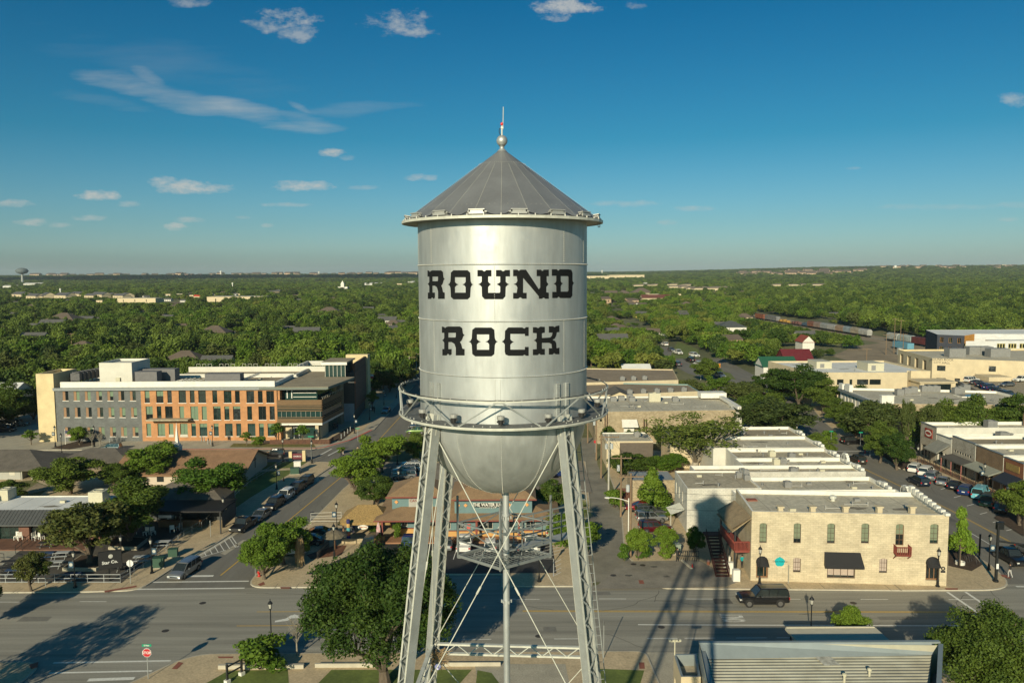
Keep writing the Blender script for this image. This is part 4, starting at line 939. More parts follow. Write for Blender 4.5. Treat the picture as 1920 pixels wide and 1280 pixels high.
for x in(xr1-1.3,): b.box(x-.35,R0+.4,0,x+.35,R0+1.1,zb+.1)
b.box(xr0+.6,Yc+2.0,0,xr0+2.6,Yc+2.18,zb+.1); b.box(xr1-1.0,Yc+1.5,0,xr1-.6,Yc+8,zb+.1); ch.part('ground_wall',b,tanw)
b=MB(); b.box(xr0+2.9,Yc+1.95,.1,xr0+3.1,Yc+2.1,2.7);b.box(xr0+4.0,Yc+1.95,.1,xr0+4.2,Yc+2.1,2.7);b.box(xr0+3.1,Yc+1.95,2.5,xr0+4.0,Yc+2.1,2.7);b.box(xr0+1.6,Yc+2.05,zt,xr0+1.8,Yc+2.2,zt+2.0);b.box(xr0+2.6,Yc+2.05,zt,xr0+2.8,Yc+2.2,zt+2.0);b.box(xr0+1.8,Yc+2.05,zt+1.85,xr0+2.6,Yc+2.2,zt+2.0);b.box(xr0+3,Yc+2.1,zt+1.1,xr1-1.7,Yc+2.19,zt+1.25);b.box(xr0+3,Yc+2.1,zt+.2,xr1-1.7,Yc+2.19,zt+.32); ch.part('door_frame',b,capw)
# glass clerestory, slab wall, brown wall, cream end wall
xa,xb=AX(605,690,Yc+17),AX(648,690,Yc+17); 
b=MB(); b.prism([(xa+.5,Yc+17),(xb,Yc+17),(-39.5,Yc+26),(xa+.5,Yc+26)],hc,hc+3.2); ch.part('clerestory',b,glassg)
b=MB(); b.prism([(xa-.3,Yc+16.5),(xb+.4,Yc+16.5),(-39.0,Yc+26.5),(xa-.3,Yc+26.5)],hc+3.2,hc+3.5); ch.part('clerestory_roof',b,[roofgr])
b=MB(); b.box(xa-.32,Yc+16.44,hc+2.85,xb+.42,Yc+16.49,hc+3.52); ch.part('clerestory_fascia',b,capw)
b=MB()
for i in range(6): x=xa+.6+i*(xb-xa-.7)/5; b.box(x-.05,Yc+16.9,hc,x+.05,Yc+16.98,hc+3.2)
ch.part('mullions',b,framew)
b=MB(); b.prism([(-41.2,192.0),(-38.4,192.0),(-39.4,210.9),(-42,210.9)],0,12.2); ch.part('slab_wall',b,darkslab)
b=MB(); b.prism([(-41.1,191.8),(-38.5,191.8),(-38.5,191.98),(-41.1,191.98)],.1,4.6); ch.part('pale_base',b,mat('blue_pale',(.30,.36,.40),var=.1))
b=MB(); b.prism([(-38.9,193),(-38.35,193),(-39.0,210.9),(-39.4,210.9)],12.22,14.2); b.prism([(-38.38,192.2),(-38.2,192.2),(-38.95,210.9),(-39.3,210.9)],3,12.2); ch.part('brown_wall',b,brownb)
b=MB(); b.prism([(-44.3,211),(-38.5,211),(-38.2,213),(-44.3,213)],0,14.6); ch.part('cream_wall',b,creamw)
b=MB(); b.box(AX(283,793),Yc-2.2,4.9,AX(360,793),Yc-.01,5.15,0); 
for x in(AX(294,793),AX(352,793)): b.beam((x,Yc-2,4.85),(x,Yc-.02,4.3),.08,.08)
ch.part('entrance_canopy',b,[roofg])
b=MB(); 
for a,c in((317,326),(338,352)): b.box(AX(a,812),Yc-.07,AZ(a,819),AX(c,812),Yc-.003,AZ(a,814))
ch.part('louvre_panel',b,framew)
# patio fence at the corner
b=MB(); b.box(xr0-.5,Yc-4.2,.14,xr1+2.5,Yc-4.05,1.1); b.box(xr1+2.4,Yc-4.2,.14,xr1+2.55,Yc-1,1.1); b.obj('patio_fence',mat('rusty_panel',(.10,.045,.025),var=.3,scale=2),label='low rusty brown patio fence before the wooden corner of the long office building',cat='fence')
# ---- limestone corner building ----
FLp=P(1407,1088,.13); FRp=P(1774,1098,.13); d=(Vector(FRp[:2])-Vector(FLp[:2])).normalized(); n_=Vector((-d.y,d.x)); dep=9.6
lh=at(1402,958,FLp.y).z
ls=Bd('limestone_building','two-storey cream limestone corner building with arched windows and a black awning',[tuple(FLp[:2]),tuple(FRp[:2]),tuple(Vector(FRp[:2])+n_*dep),tuple(Vector(FLp[:2])+n_*dep)],lh,limestone,roofl,par=.55,pt=.45,cap=capw)
W1=[(1424.5,980,1437.5,1017),(1488.5,980,1501.5,1017.5),(1551.5,980.5,1565,1018),(1615.5,980.5,1629,1018),(1744.5,981.5,1758.5,1018.5)]
for i,w_ in enumerate(W1): ls.win(0,[w_],arch=.55,depth=.14,frame=frame,mull=(2,4),blind=[.95,.8,.9,.92,.85][i],blindm=mat('pale_curtain',(.17,.20,.125),var=.1),sill=limestone)
ls.win(0,[(1680,981.5,1694,1022)],arch=.55,depth=.14,frame=woodd,mull=(2,4),name='balcony_door',blind=.5,blindm=MATS['pale_curtain'])
for w_ in [(1487.5,1045,1501,1072),(1649,1046,1663,1073.5)]: ls.win(0,[w_],arch=.4,depth=.14,frame=frame,mull=(3,3),blind=.9,blindm=mat('lace',(.42,.34,.28),var=.1),sill=limestone)
ls.win(0,[(1551,1060,1603,1084)],depth=.2,frame=frame,fw=.12,mull=(4,1),blind=.8,blindm=MATS['lace'],name='shop_window')
for w_ in[(1418.5,1042,1440,1083.5),(1737,1043,1761,1088)]: ls.win(0,[w_],arch=1,depth=.3,frame=woodd,fw=.16,mull=(3,1),name='door',blind=.35,blindm=blackcl)
ls.build()
T=ls.T(0); 
def onfront(b_,px,py,d0=0):
    u,z=ls.pl(0,px,py); return T(u,-d0,z)
# black awnings
b=MB(); a0=onfront(b,1544.5,1033.5,.01);a1=onfront(b,1613,1033.5,.01); c0=onfront(b,1548,1056,1.1);c1=onfront(b,1612,1056,1.1)
u0,z0=ls.pl(0,1549,1034);u1,_=ls.pl(0,1610,1034); zl=z0-1.45
A=T(u0-.2,-.004,z0);B_=T(u1+.2,-.004,z0);C_=T(u1+.35,-1.1,zl+.1);D_=T(u0-.35,-1.1,zl+.1);E_=T(u1+.35,-1.1,zl-.12);F__=T(u0-.35,-1.1,zl-.12); G_=T(u1+.2,-.004,zl-.1);H_=T(u0-.2,-.004,zl-.1)
for f in([A,D_,C_,B_],[D_,F__,E_,C_],[A,H_,F__,D_],[B_,C_,E_,G_],[F__,H_,G_,E_]): b.face(f)
b.obj('awning',blackcl,ls.root)
for px0,px1,py in((1417.5,1441,1041.5),(1736,1761.5,1042.5)):
    u0,z1=ls.pl(0,px0,py);u1,_=ls.pl(0,px1,py); um=(u0+u1)/2; r=(u1-u0)/2; b=MB(); pr=None
    for i in range(9):
        t=math.pi*i/8; wa=T(um-r*math.cos(t),-.004,z1-r+r*math.sin(t)); fb=T(um-r*1.0*math.cos(t),-.7,z1-r-.35+r*.45*math.sin(t))
        if pr: b.face([pr[0],wa,fb,pr[1]]); b.face([pr[1],fb,T(um,-.7,z1-r-.35)])
        pr=(wa,fb)
    b.obj('arched_awning',blackcl,ls.root)
# little red balcony
u0,z0=ls.pl(0,1675,1036.5);u1,_=ls.pl(0,1702,1036.5); b=MB()
def tb(b,u0,d0,z0,u1,d1,z1):
    p=[T(u,-dd,z) for z in(z0,z1) for u,dd in((u0,d0),(u1,d0),(u1,d1),(u0,d1))]
    n=len(b.v); b.v+=p; b.f+=[(n+3,n+2,n+1,n),(n+4,n+5,n+6,n+7),(n,n+1,n+5,n+4),(n+1,n+2,n+6,n+5),(n+2,n+3,n+7,n+6),(n+3,n,n+4,n+7)]; b.m+=[0]*6
tb(b,u0,.01,z0,u1,1.0,z0+.1)
for i in range(9): u=u0+(u1-u0)*i/8; tb(b,u-.03,.94,z0+.1,u+.03,1.0,z0+1.0)
for i in range(5):
    for u in(u0,u1): tb(b,u-.03,.06+i*.2,z0+.1,u+.03,.11+i*.2,z0+1.0+(.12 if i==0 else 0))
tb(b,u0-.03,.93,z0+1.0,u1+.03,1.01,z0+1.07)
for u in(u0,u1): tb(b,u-.04,.02,z0+1.0,u+.04,.93,z0+1.07); b.beam(T(u,-.9,z0),T(u,-.02,z0-.6),.07,.07)
b.obj('balcony',redwood,ls.root)
# teal round sign with its script line
u0,z0=ls.pl(0,1462,1052.5); b=MB(); c=[]
for i in range(28):
    t=2*math.pi*i/28; r=.56+.03*math.sin(5*t)+.02*math.sin(9*t); c.append((u0+r*math.cos(t),z0+r*.97*math.sin(t)))
b.face([T(u,-.05,z) for u,z in c]); 
for i in range(28): p,q=c[i],c[(i+1)%28]; b.face([T(p[0],-.002,p[1]),T(q[0],-.002,q[1]),T(q[0],-.05,q[1]),T(p[0],-.05,p[1])])
sg=b.obj('round_sign',mat('teal_sign',(.0,.36,.38),var=0),ls.root)
me=textmesh('Organic Aesthetics',.27,.004); me.materials.clear(); me.materials.append(letb)
q=T(u0,-.062,z0+.05); so=link('sign_lettering',me,sg,q); so.rotation_euler=(math.pi/2,0,math.atan2(d.y,d.x)); so.scale=(.78,1,1)
# roof details of the limestone building
for px in(1467,1528,1590,1654,1716):
    q=P(px,958,lh); b=MB(); b.box(q.x-.28,q.y+.5,lh-.5,q.x+.28,q.y+1.1,lh+.25); b.box(q.x-.38,q.y+.4,lh+.25,q.x+.38,q.y+1.2,lh+.4); ls.part('chimney_pier',b,tanw)
q=T(0,0,0)
for i in range(9):
    f=i/8; p=Vector(FRp[:2])+n_*dep*f; b=MB(); b.box(p.x-.55,p.y-.35,lh,p.x-.05,p.y+.35,lh+.28+.06*i); ls.part('parapet_step',b,capw)
for px,py,r in((1562,930,.4),(1918,0,0)):
    if r: q=P(px,py,lh); b=MB(); b.lathe([(.25,0),(.25,.3),(.42,.3),(.42,.6),(.1,.75)],(q.x,q.y,lh-.55),12); ls.part('roof_vent',b,stlw)
b=MB(); q=P(1408,937,lh-.5); b.box(q.x-.5,q.y-.4,lh-.54,q.x+.7,q.y+.5,lh-.4); ls.part('roof_hatch',b,brickp)
b=MB(); u0,z0=ls.pl(0,1768,1069); tb(b,u0-.25,.005,z0-.25,u0+.25,.05,z0+.0); 
for i in range(10):
    t=2*math.pi*i/10; tb(b,u0+.17*math.cos(t)-.06,.005,z0+.25+.17*math.sin(t)-.06,u0+.17*math.cos(t)+.06,.05,z0+.25+.17*math.sin(t)+.06)
b.obj('plaque',framed,ls.root)
# wooden side gallery (balcony porch with sloping shingle roof and stair) on the left side
gx0=FLp.x-1.75; gx1=FLp.x-.05; gy0=FLp.y+.4; gy1=FLp.y+7.0
b=MB(); b.face([(gx0-.5,gy0-.5,6.4),(gx1,gy0-.5,7.7),(gx1,gy1,7.7),(gx0-.5,gy1,6.4)]); b.face([(gx0-.5,gy0-.5,5.9),(gx0-.5,gy1,5.9),(gx1,gy1,7.55),(gx1,gy0-.5,7.55)]); b.face([(gx0-.5,gy0-.5,5.9),(gx1,gy0-.5,7.55),(gx1,gy0-.5,7.7),(gx0-.5,gy0-.5,6.05)]); b.face([(gx0-.5,gy1,5.9),(gx0-.5,gy0-.5,5.9),(gx0-.5,gy0-.5,6.05),(gx0-.5,gy1,6.05)]); ls.part('porch_roof',b,mat('porch_shingle',(.30,.225,.13),var=.2,scale=1,fine=7))
b=MB(); b.box(gx0,gy0,3.35,gx1,gy1,3.6); ls.part('porch_floor',b,redwood)
b=MB()
for i in range(24): y=gy0+(gy1-gy0)*i/23; b.box(gx0-.03,y-.04,3.6,gx0+.03,y+.04,4.6)
for i in range(12): x=gx0+(gx1-gx0)*i/11; b.box(x-.04,gy0-.03,3.6,x+.04,gy0+.03,4.6)
b.box(gx0-.06,gy0-.06,4.6,gx0+.06,gy1,4.7); b.box(gx0+.06,gy0-.06,4.6,gx1,gy0+.06,4.7); b.box(gx0-.06,gy0+.1,3.62,gx0-.03,gy1,4.3); ls.part('porch_railing',b,redwood)
b=MB()
for y in(gy0+.1,gy0+3.2,gy0+6.3,gy1-.1): b.box(gx0-.1,y-.1,0,gx0+.1,y+.1,3.35); b.box(gx0-.08,y-.08,4.7,gx0+.08,y+.08,6.0)
ls.part('porch_posts',b,framed)
b=MB()
for i in range(12): b.box(gx0-1.9+0,gy0+.8+i*.42,.1+i*.27,gx0-.4,gy0+1.25+i*.42,.2+i*.27)
for s in(gx0-1.95,gx0-.4): b.beam((s,gy0+.8,.2),(s,gy0+5.9,3.4),.08,.25); b.beam((s,gy0+.8,1.1),(s,gy0+5.9,4.3),.07,.07)
for i in range(13):
    for s in(gx0-1.95,gx0-.4): b.box(s-.03,gy0+.8+i*.42,.2+i*.265,s+.03,gy0+.86+i*.42,1.15+i*.265)
b.box(gx0-2,gy0+5.8,3.3,gx0,gy0+7.4,3.45); ls.part('porch_stair',b,mat('shaded_redwood',(.07,.020,.015),var=.15,scale=3))  # stair's red wood colour darkened to carry the tower's shadow
for px,py in((1362,1062),(1370,1074),(1380,1088)):
    q=P(px,py,.14); b=MB(); b.box(q.x-.4,q.y-.3,.13,q.x+.4,q.y+.3,1.5); b.obj('stone_pier',capw,None,label='pale stone pier %s of the three below the red porch'%{1362:'farthest',1370:'in the middle',1380:'nearest the road'}[px],cat='pier',group='stone piers below the red porch')
# ---- white stucco building ----
sb=Bd('white_brick_building','white two-storey painted brick building carrying the shadow of the water tower',[(24.0,107.4),(34.2,107.4),(34.2,117.0),(24.3,117.2)],6.4,whiteblock,roofg,par=.25,pt=.25,cap=capw)
sb.winu(3,[(1.2,3.3,2.0,5.0),(3.6,3.3,4.4,5.0),(6.2,3.3,7.0,5.0)],depth=.1,frame=framew,mull=(1,2),blind=.8,blindm=mat('cream_blind',(.55,.53,.45),var=0)); sb.build()
b=MB()
for i in range(11): b.beam((23.95,108.6+i*.32,3.1),(22.0,108.6+i*.32,2.4),.2,.05)
b.tube((22.05,108.7,0),(22.05,108.7,2.4),.05,6); ls_=sb.part('metal_awning',b,stlw)
for px,py in((1385,895),(1392,888),(1400,900),(1398,890)): q=P(px,py,6.15); ac_unit(sb.root,q.x,q.y,6.16,.8,.8,.8)
b=MB(); 
for x in(1412,1418): pass
b.tube((33.2,114,6.1),(33.2,114,7.6),.04,5);b.tube((33.7,114,6.1),(33.7,114,7.6),.04,5);b.tube((33.2,114,7.6),(33.7,114,7.6),.04,5); sb.part('ladder_hoop',b,stl)
# ---- row of flat roofed shops behind ----
rows_=[(100.6,107.2,30.0,52.6,6.2,'flat grey roof shop with two condensers directly behind the limestone building'),(107.4,114.8,34.4,52.4,6.0,'low flat roofed shop, second behind the limestone building'),
(117.4,121.6,27.5,53.0,6.1,'wide flat roofed shop level with the back of the white brick building'),(121.8,127.2,36.0,53.2,5.9,'flat roofed shop beyond the wide one, partly behind the pale tree'),
(127.4,134.2,36.5,53.4,5.9,'flat roofed shop with grey membrane right behind the pale tree'),(134.4,143.8,34.4,53.6,6.0,'flat roofed shop with a pale side wall facing the alley trees'),(144.0,153.0,29.0,53.8,6.0,'farthest brown flat roof shop of the row by the side street')]
for i,(y0,y1,x0,x1,h,lab) in enumerate(rows_):
    s=Bd('shop_building',lab,rect(x0,y0,x1,y1),h,[stucco,tanw,whiteblock,stucco,stucco,palew,tanw][i],[roofg,roofl,roofg,roofl,roofg,roofl,roofgr][i],par=.55,pt=.35,cap=capw,group='shops in the row along main street'); 
    s.winu(1,[(k*2.2+.6,.3,k*2.2+2.2,2.7) for k in range(2)],depth=.15,frame=framed); s.build()
    random.seed(50+i)
    for k in range([2,1,1,2,2,1,1][i]): ac_unit(s.root,x0+ (x1-x0)*random.uniform(.15,.6),random.uniform(y0+1.2,y1-1.2),h-.55,1,1,.9,m=hvacl if k%2 else hvac)
    vent(s.root,x0+(x1-x0)*.75,y0+(y1-y0)*.5,h-.55)
    b=MB(); 
    for q in range(3): b.box(x1-.55,y0+.4+q*1.3,h,x1-.02,y0+1.3+q*1.3,h+.35+.2*(q==1)); 
    if i in(0,3):
        for q in range(7):
            t=math.pi*q/7; b.box(x1-.5,(y0+y1)/2-.9*math.cos(t)-.25,h,x1-.1,(y0+y1)/2-.9*math.cos(t)+.25,h+.5+.9*math.sin(t))
    s.part('parapet_crest',b,capw)
# ---- low stone outbuildings by the alley ----
def fr_px(l,h): return [tuple(P(a,c,h)[:2]) for a,c in l]
s=Bd('stone_outbuilding','low rubble stone outbuilding with a grey roof beside the conical green tree',[(18.9,123.2),(25.6,123.2),(25.6,129.0),(18.9,129.0)],3.4,rubble,mat('grey_membrane',(.27,.29,.29),var=.1),par=.05,pt=.2); s.build()
s=Bd('stone_shed','tan one-storey building with a brown pitched patch of roof by the alley',[(17.4,145.0),(26.0,145.0),(26.0,153.0),(17.4,153.0)],5.0,tanw,roofl,par=.2,pt=.25,cap=capw); s.build(); ac_unit(s.root,23.8,150,4.8,1.2,1.2,1)
b=MB(); b.face([(19.8,141.0,3.0),(25.2,141.0,3.0),(26.0,145,4.7),(19.8,145,4.7)]); b.face([(19.8,141.0,0),(25.2,141.0,0),(25.2,141.0,3.0),(19.8,141.0,3.0)]); b.face([(19.8,145,0),(19.8,141,0),(19.8,141,3.0),(19.8,145,4.7)]); b.face([(25.2,141,0),(26,145,0),(26,145,4.7),(25.2,141,3.0)]); s.part('lean_to',b,[mat('brown_felt',(.17,.135,.10),var=.1)])
# large rubble building
s=Bd('rubble_building','long low rubble stone building with white parapet and pale metal roof',[(17.6,166.6),(47.6,168.0),(50,187.5),(17.6,187.5)],6.7,rubble,roofl,par=.35,pt=.4,cap=capw)
s.winu(0,[(.9,4.6,1.4,5.1)],depth=.3); s.build()
b=MB()
for x in(1134,1138,1207,1211.5): q=at(x,800,166.5); b.tube((q.x,166.35,0.1),(q.x,166.35,6.6 if x<1140 else 5.2),.09,6)
s.part('downpipes',b,mat('rust_pipe',(.12,.05,.025),var=.1))
q=at(1180,787,166.5); b=MB(); b.face([(q.x-1.6,166.5,q.z+.1),(q.x+1.6,166.5,q.z+.1),(q.x+1.7,164.9,q.z-1.1),(q.x-1.7,164.9,q.z-1.1)][::-1]); b.face([(q.x-1.7,164.9,q.z-1.3),(q.x+1.7,164.9,q.z-1.3),(q.x+1.7,164.9,q.z-1.1),(q.x-1.7,164.9,q.z-1.1)]); b.face([(q.x+1.6,166.5,q.z+.1),(q.x+1.6,166.5,q.z-1.3),(q.x+1.7,164.9,q.z-1.3),(q.x+1.7,164.9,q.z-1.1)]); s.part('white_awning',b,capw)
b=MB(); b.box(q.x-1.2,166.2,q.z-3,q.x+1.0,166.45,q.z-1.2); s.part('double_door',b,capw)
for px,py in((1150,752),(1165,750),(1181,747),(1185,752),(1227,752),(1266,752)): q=P(px,py,6.4); ac_unit(s.root,q.x,q.y,6.36,1.4 if px!=1227 else 2.6,1.4,1.0 if px!=1227 else 2.0,m=hvacl if px==1227 else hvac)
b=MB(); b.box(44,184,6.7,50,187.4,7.9); b.box(48.2,168.5,6.7,49.2,184,7.3); s.part('high_parapet',b,capw)
b=MB(); b.box(44.8,168.1,0,49,169.3,6.2); s.part('white_bay',b,stucco)
# tan roofs with gable hall
for i,(l,h,lab) in enumerate([([(1095,742),(1311,733),(1290,720),(1095,716)],6.2,'long tan flat roofed hall with pale stucco wall behind the rubble building'),([(1095,717),(1272,712),(1262,692),(1095,690)],6.6,'second tan flat roof hall, farther along, with small vents')]):
    p_=fr_px(l,h); s=Bd('hall_building',lab,p_,h,tanw,rooft,par=.3,pt=.3,cap=mat('teal_cap',(.20,.30,.28),var=0) if i==0 else tanw); s.build()
    for k in range(3+2*(1-i)): 
        c=Vector(p_[0]).lerp(Vector(p_[1]),.25+.15*k).lerp(Vector(p_[2]),.2); ac_unit(s.root,c.x,c.y,h-.3,1.3,1.3,1)
gb=empty('gabled_hall',(20,193,0),0,'tan gabled hall with a dark shingle roof beside the water tower bowl','hall')
b=MB(); b.box(0,0,0,12.5,9,4.2); b.face([(0,-.001,4.2),(12.5,-.001,4.2),(6.25,-.001,6.9)]); b.obj('wall',tanw,gb); o=hip(gb,20,193,32.5,202,4.2,7.1,shingg,.5,'y',gable=True); 
# ---- water jug building ----
wj=empty('restaurant_building',(-15.8,105.5,0),0,'teal and mustard restaurant with brown hip roofs reading THE WATER JUG','restaurant')
def wb(name,m,*bx,lab=None):
    b=MB()
    for q in bx: b.box(q[0]+15.8,q[1]-105.5,q[2],q[3]+15.8,q[4]-105.5,q[5])
    return b.obj(name,m,wj)
wb('wall',tealw,(-15.8,107.3,1.0,-13.2,116,3.1),(-13.2,109.4,1.0,-10,116,3.1),(-10.2,106.1,1.0,5.8,116,3.1)); wb('wall_base',mustw,(-15.9,107.2,.1,-13.1,116,1.0),(-10.3,106.0,.1,5.9,116,1.0)); wb('base_trim',maroon,(-15.95,107.15,1.0,-13.05,107.29,1.12),(-10.35,105.95,1.0,5.95,106.09,1.12))
hip(wj,-18.4,104.2,6.2,118,3.15,5.3,shingt,.2,'x',name='roof')
wb('raised_wall',tealw,(-16.6,107.2,3.6,-9.6,113,5.75),(-7.9,105.6,3.4,2.6,113,5.8))
hip(wj,-16.9,106.6,-9.4,113.4,5.75,7.6,shingt,.35,'x',name='upper_roof'); hip(wj,-8.1,105.0,2.8,113.4,5.8,8.2,shingt,.35,'x',name='upper_roof')
b=MB(); 
for x0,x1,y,z in((-17.35,-8.95,106.2,5.6),(-8.5,3.2,104.6,5.65),(-18.65,6.45,103.95,3.0)): b.box(x0+15.8,y-105.56,z,x1+15.8,y-105.5,z+.16)
b.obj('fascia',maroon,wj)
b=MB()
for x in(-17.6,-10.3,-4.9,.8,5.6): b.box(x+15.8-.14,104.5-105.5-.14,.9,x+15.8+.14,104.5-105.5+.14,3.1); b.box(x+15.8-.3,104.5-105.5-.3,.13,x+15.8+.3,104.5-105.5+.3,.9,1)
b.obj('porch_post',[maroon,mustw],wj)
for x,w in((-14.9,.6),(-9.0,.9),(-7.1,1.0),(-3.4,1.2),(-.6,1.2),(2.4,1.2)):
    y=107.25 if x<-12 else 106.05; f=wb('window',glass,(x-w/2,y-.02,1.4,x+w/2,y+.02,2.6)); b=MB()
    for q in((x-w/2-.06,1.34,x-w/2,2.66),(x+w/2,1.34,x+w/2+.06,2.66),(x-w/2,2.6,x+w/2,2.66),(x-w/2,1.34,x+w/2,1.4),(x-.02,1.4,x+.02,2.6)): b.box(q[0]+15.8,y-.05-105.5,q[1],q[2]+15.8,y-.0-105.5,q[3])
    b.obj('window_frame',framew,f)
for x,y,z in((-7.4,105.55,4.75),(-6.4,105.55,4.75),(-.5,105.55,4.8),(-16.0,107.15,4.8),(1.9,105.55,4.8)):
    b=MB(); b.face([(x+15.8-.27,y-105.58,z),(x+15.8,y-105.58,z-.27),(x+15.8+.27,y-105.58,z),(x+15.8,y-105.58,z+.27)]); b.obj('diamond_tile',mat('peach',(.62,.30,.10),var=0),wj)
sb_=wb('sign_board',mat('sign_black',(.01,.01,.01),var=0),(-5.2,105.45,4.5,-1.6,105.58,5.0)); text('sign_lettering','THE WATER JUG',.62,capw,wj,(-3.4+15.8,105.36-105.5,4.85),extrude=.04,bold=True,sx=.86)
text('sign_lettering','RESTAURANT & BAR',.22,capw,wj,(-3.4+15.8,105.40-105.5,4.45),extrude=.02,sx=1.1)
text('sign_lettering',"CANTINA'S",.5,maroon,wj,(-12.9+15.8,107.1-105.5,4.95),extrude=.02,bold=True); wb('sign_panel',mat('sign_grey',(.35,.34,.30),var=.05),(-14.3,107.1,4.1,-11.2,107.19,5.25))
wb('notice',mat('notice_red',(.55,.12,.10),var=.3,scale=12),(-6.3,106.0,1.3,-5.8,106.08,2.0)); wb('notice_board',letb,(-4.9,105.98,1.2,-4.0,106.07,2.5))
b=MB(); b.box(-18.3,103.6,.13,6.2,106.0,.30); b.obj('porch_slab',mat('porch_clay',(.30,.15,.08),var=.15,scale=1),kind='structure')
# thatched patio
tp=empty('thatched_pavilion',(-24.4,107.2,0),0,'thatched roof patio pavilion with painted posts left of the water jug restaurant','pavilion')
q0=P(642,966,2.6); 
hip(tp,-23.2,105.4,-17.0,110.2,2.55,4.25,thatch,.45,'x',.8,name='thatch_roof',th=.3)
b=MB()
for x,y in((-23.0,105.4),(-23.0,110.0),(-17.3,110.0)): b.box(x+24.4-.11,y-107.2-.11,0,x+24.4+.11,y-107.2+.11,2.6)
b.obj('post',woodd,tp)
b=MB(); cs=[(.04,.04,.2),(.45,.12,.05),(.07,.28,.3),(.5,.3,.1),(.03,.03,.12)]
ms_=[mat('totem%d'%i,c,var=0) for i,c in enumerate(cs)]
for i in range(5): b.lathe([(.02,i*.55),(.24,i*.55),(.27,i*.55+.27),(.22,i*.55+.53),(.02,i*.55+.53)],(-22.1+24.4,104.4-107.2,.5),10,mi=i)
b.obj('totem_pole',ms_,tp)
b=MB(); b.box(-22.9+24.4,103.7-107.2,.13,-18.2+24.4,104.0-107.2,.75); b.obj('stone_wall',rubble,tp)
b=MB(); b.lathe([(.02,0),(.18,.25),(.27,.9),(.27,1.4),(.18,2.0),(.02,2.4)],(0,0,0),12); b.v=[(x,y*.25,z) for x,y,z in b.v]; o=b.obj('surfboard',mat('surf_paint',(.55,.5,.45),col2=(.35,.05,.1),scale=2.2),tp,loc=(-18.0+24.4,103.9-107.2,.6))
b=MB(); b.lathe([(.7,-.05),(.72,0),(.7,.05)],(0,0,0),20); b.face([(.7*math.cos(t*math.pi/10),.7*math.sin(t*math.pi/10),.05) for t in range(20)]); b.v=[(x,z,y*.42) for x,y,z in b.v]; o=b.obj('oval_sign',capw,tp,loc=(-20.2+24.4,104.6-107.2,2.1)); text('sign_lettering','GROVE',.34,mat('sign_orange',(.5,.15,.03),var=0),o,(0,-.07,0))
# ---- church ----
cr=empty('church',(-68,134,0),0,'low church with brown shingle gable roof, white steeple and cross on the gable wall','church')
b=MB(); b.box(0,0,0,21.6,14,2.2); b.face([(21.601,0,2.2),(21.601,14,2.2),(21.601,7,4.5)]); b.face([(-.001,14,2.2),(-.001,0,2.2),(-.001,7,4.5)]); b.obj('wall',mat('church_wall',(.50,.43,.34),var=.06),cr)
b=MB()
for s in(1,-1):
    y0,y1=(-.7,7) if s>0 else (14.7,7); q=[(-1,y0,2.0),(22.3,y0,2.0),(22.3,y1,4.7),(-1,y1,4.7)]; b.face(q if s>0 else q[::-1]); q2=[(x,y,z-.18) for x,y,z in q]; b.face(q2[::-1] if s>0 else q2)
    for i in range(4): b.face([q2[i],q2[(i+1)%4],q[(i+1)%4],q[i]])
b.obj('roof',shing,cr)
b=MB(); b.box(21.62,6.9,1.4,21.68,7.1,3.7); b.box(21.62,6.35,2.8,21.68,7.65,3.0); b.obj('cross',framed,cr)
q=P(332,838,5.9); sx_=at(332,830,141.5).x+68
b=MB(); b.box(sx_-.65,6.9,4.0,sx_+.65,8.1,5.2); b.box(sx_-.72,6.82,5.2,sx_+.72,8.18,5.32); b.box(sx_-.5,7.0,5.32,sx_+.5,8.0,5.7)
for i in range(4):
    t=i*math.pi/2; c=[(sx_+.42*math.cos(t+math.pi/4+k*math.pi/2)*1.0,7.5+.42*math.sin(t+math.pi/4+k*math.pi/2),5.7) for k in(0,1)]; b.face([c[0],c[1],(sx_,7.5,at(331,791,141.5).z)])
b.obj('steeple',capw,cr)
b=MB(); b.box(sx_-.3,6.86,4.3,sx_+.3,6.89,5.0); b.obj('steeple_louvre',framed,cr)
b=MB(); [b.box(x,-.02,.7,x+1.2,.01,1.8) for x in(3,7,16.5)]; b.obj('window',glass,cr)
# ---- grey houses at the left ----
h1=empty('grey_house',(-96,138.3,0),0,'grey house with hip roof and blue porch things at the left edge','house')
b=MB(); b.box(-4,0,0,9.0,10,2.1); b.obj('wall',mat('grey_siding',(.36,.36,.32),var=.05),h1); hip(h1,-101,137.4,-82.5,148.6,2.1,4.5,shingg,.5,'x'); 
b=MB(); [b.tube((x,-.3,0),(x,-.3,2.1),.1,6) for x in(9.4,11.2,13)]; b.obj('porch_post',framew,h1); b=MB(); b.box(7,-.03,.9,8,-.002,1.6); b.obj('window',framew,h1)
h2=empty('brown_house',(-82,145,0),0,'dark hip-roofed annex between the grey house and the church','house')
b=MB(); b.box(0,0,0,11,8,1.9); b.obj('wall',mat('dark_siding',(.16,.13,.10),var=.05),h2); hip(h2,-84,143.6,-70.6,152.8,1.9,3.6,shingg,.5,'x')
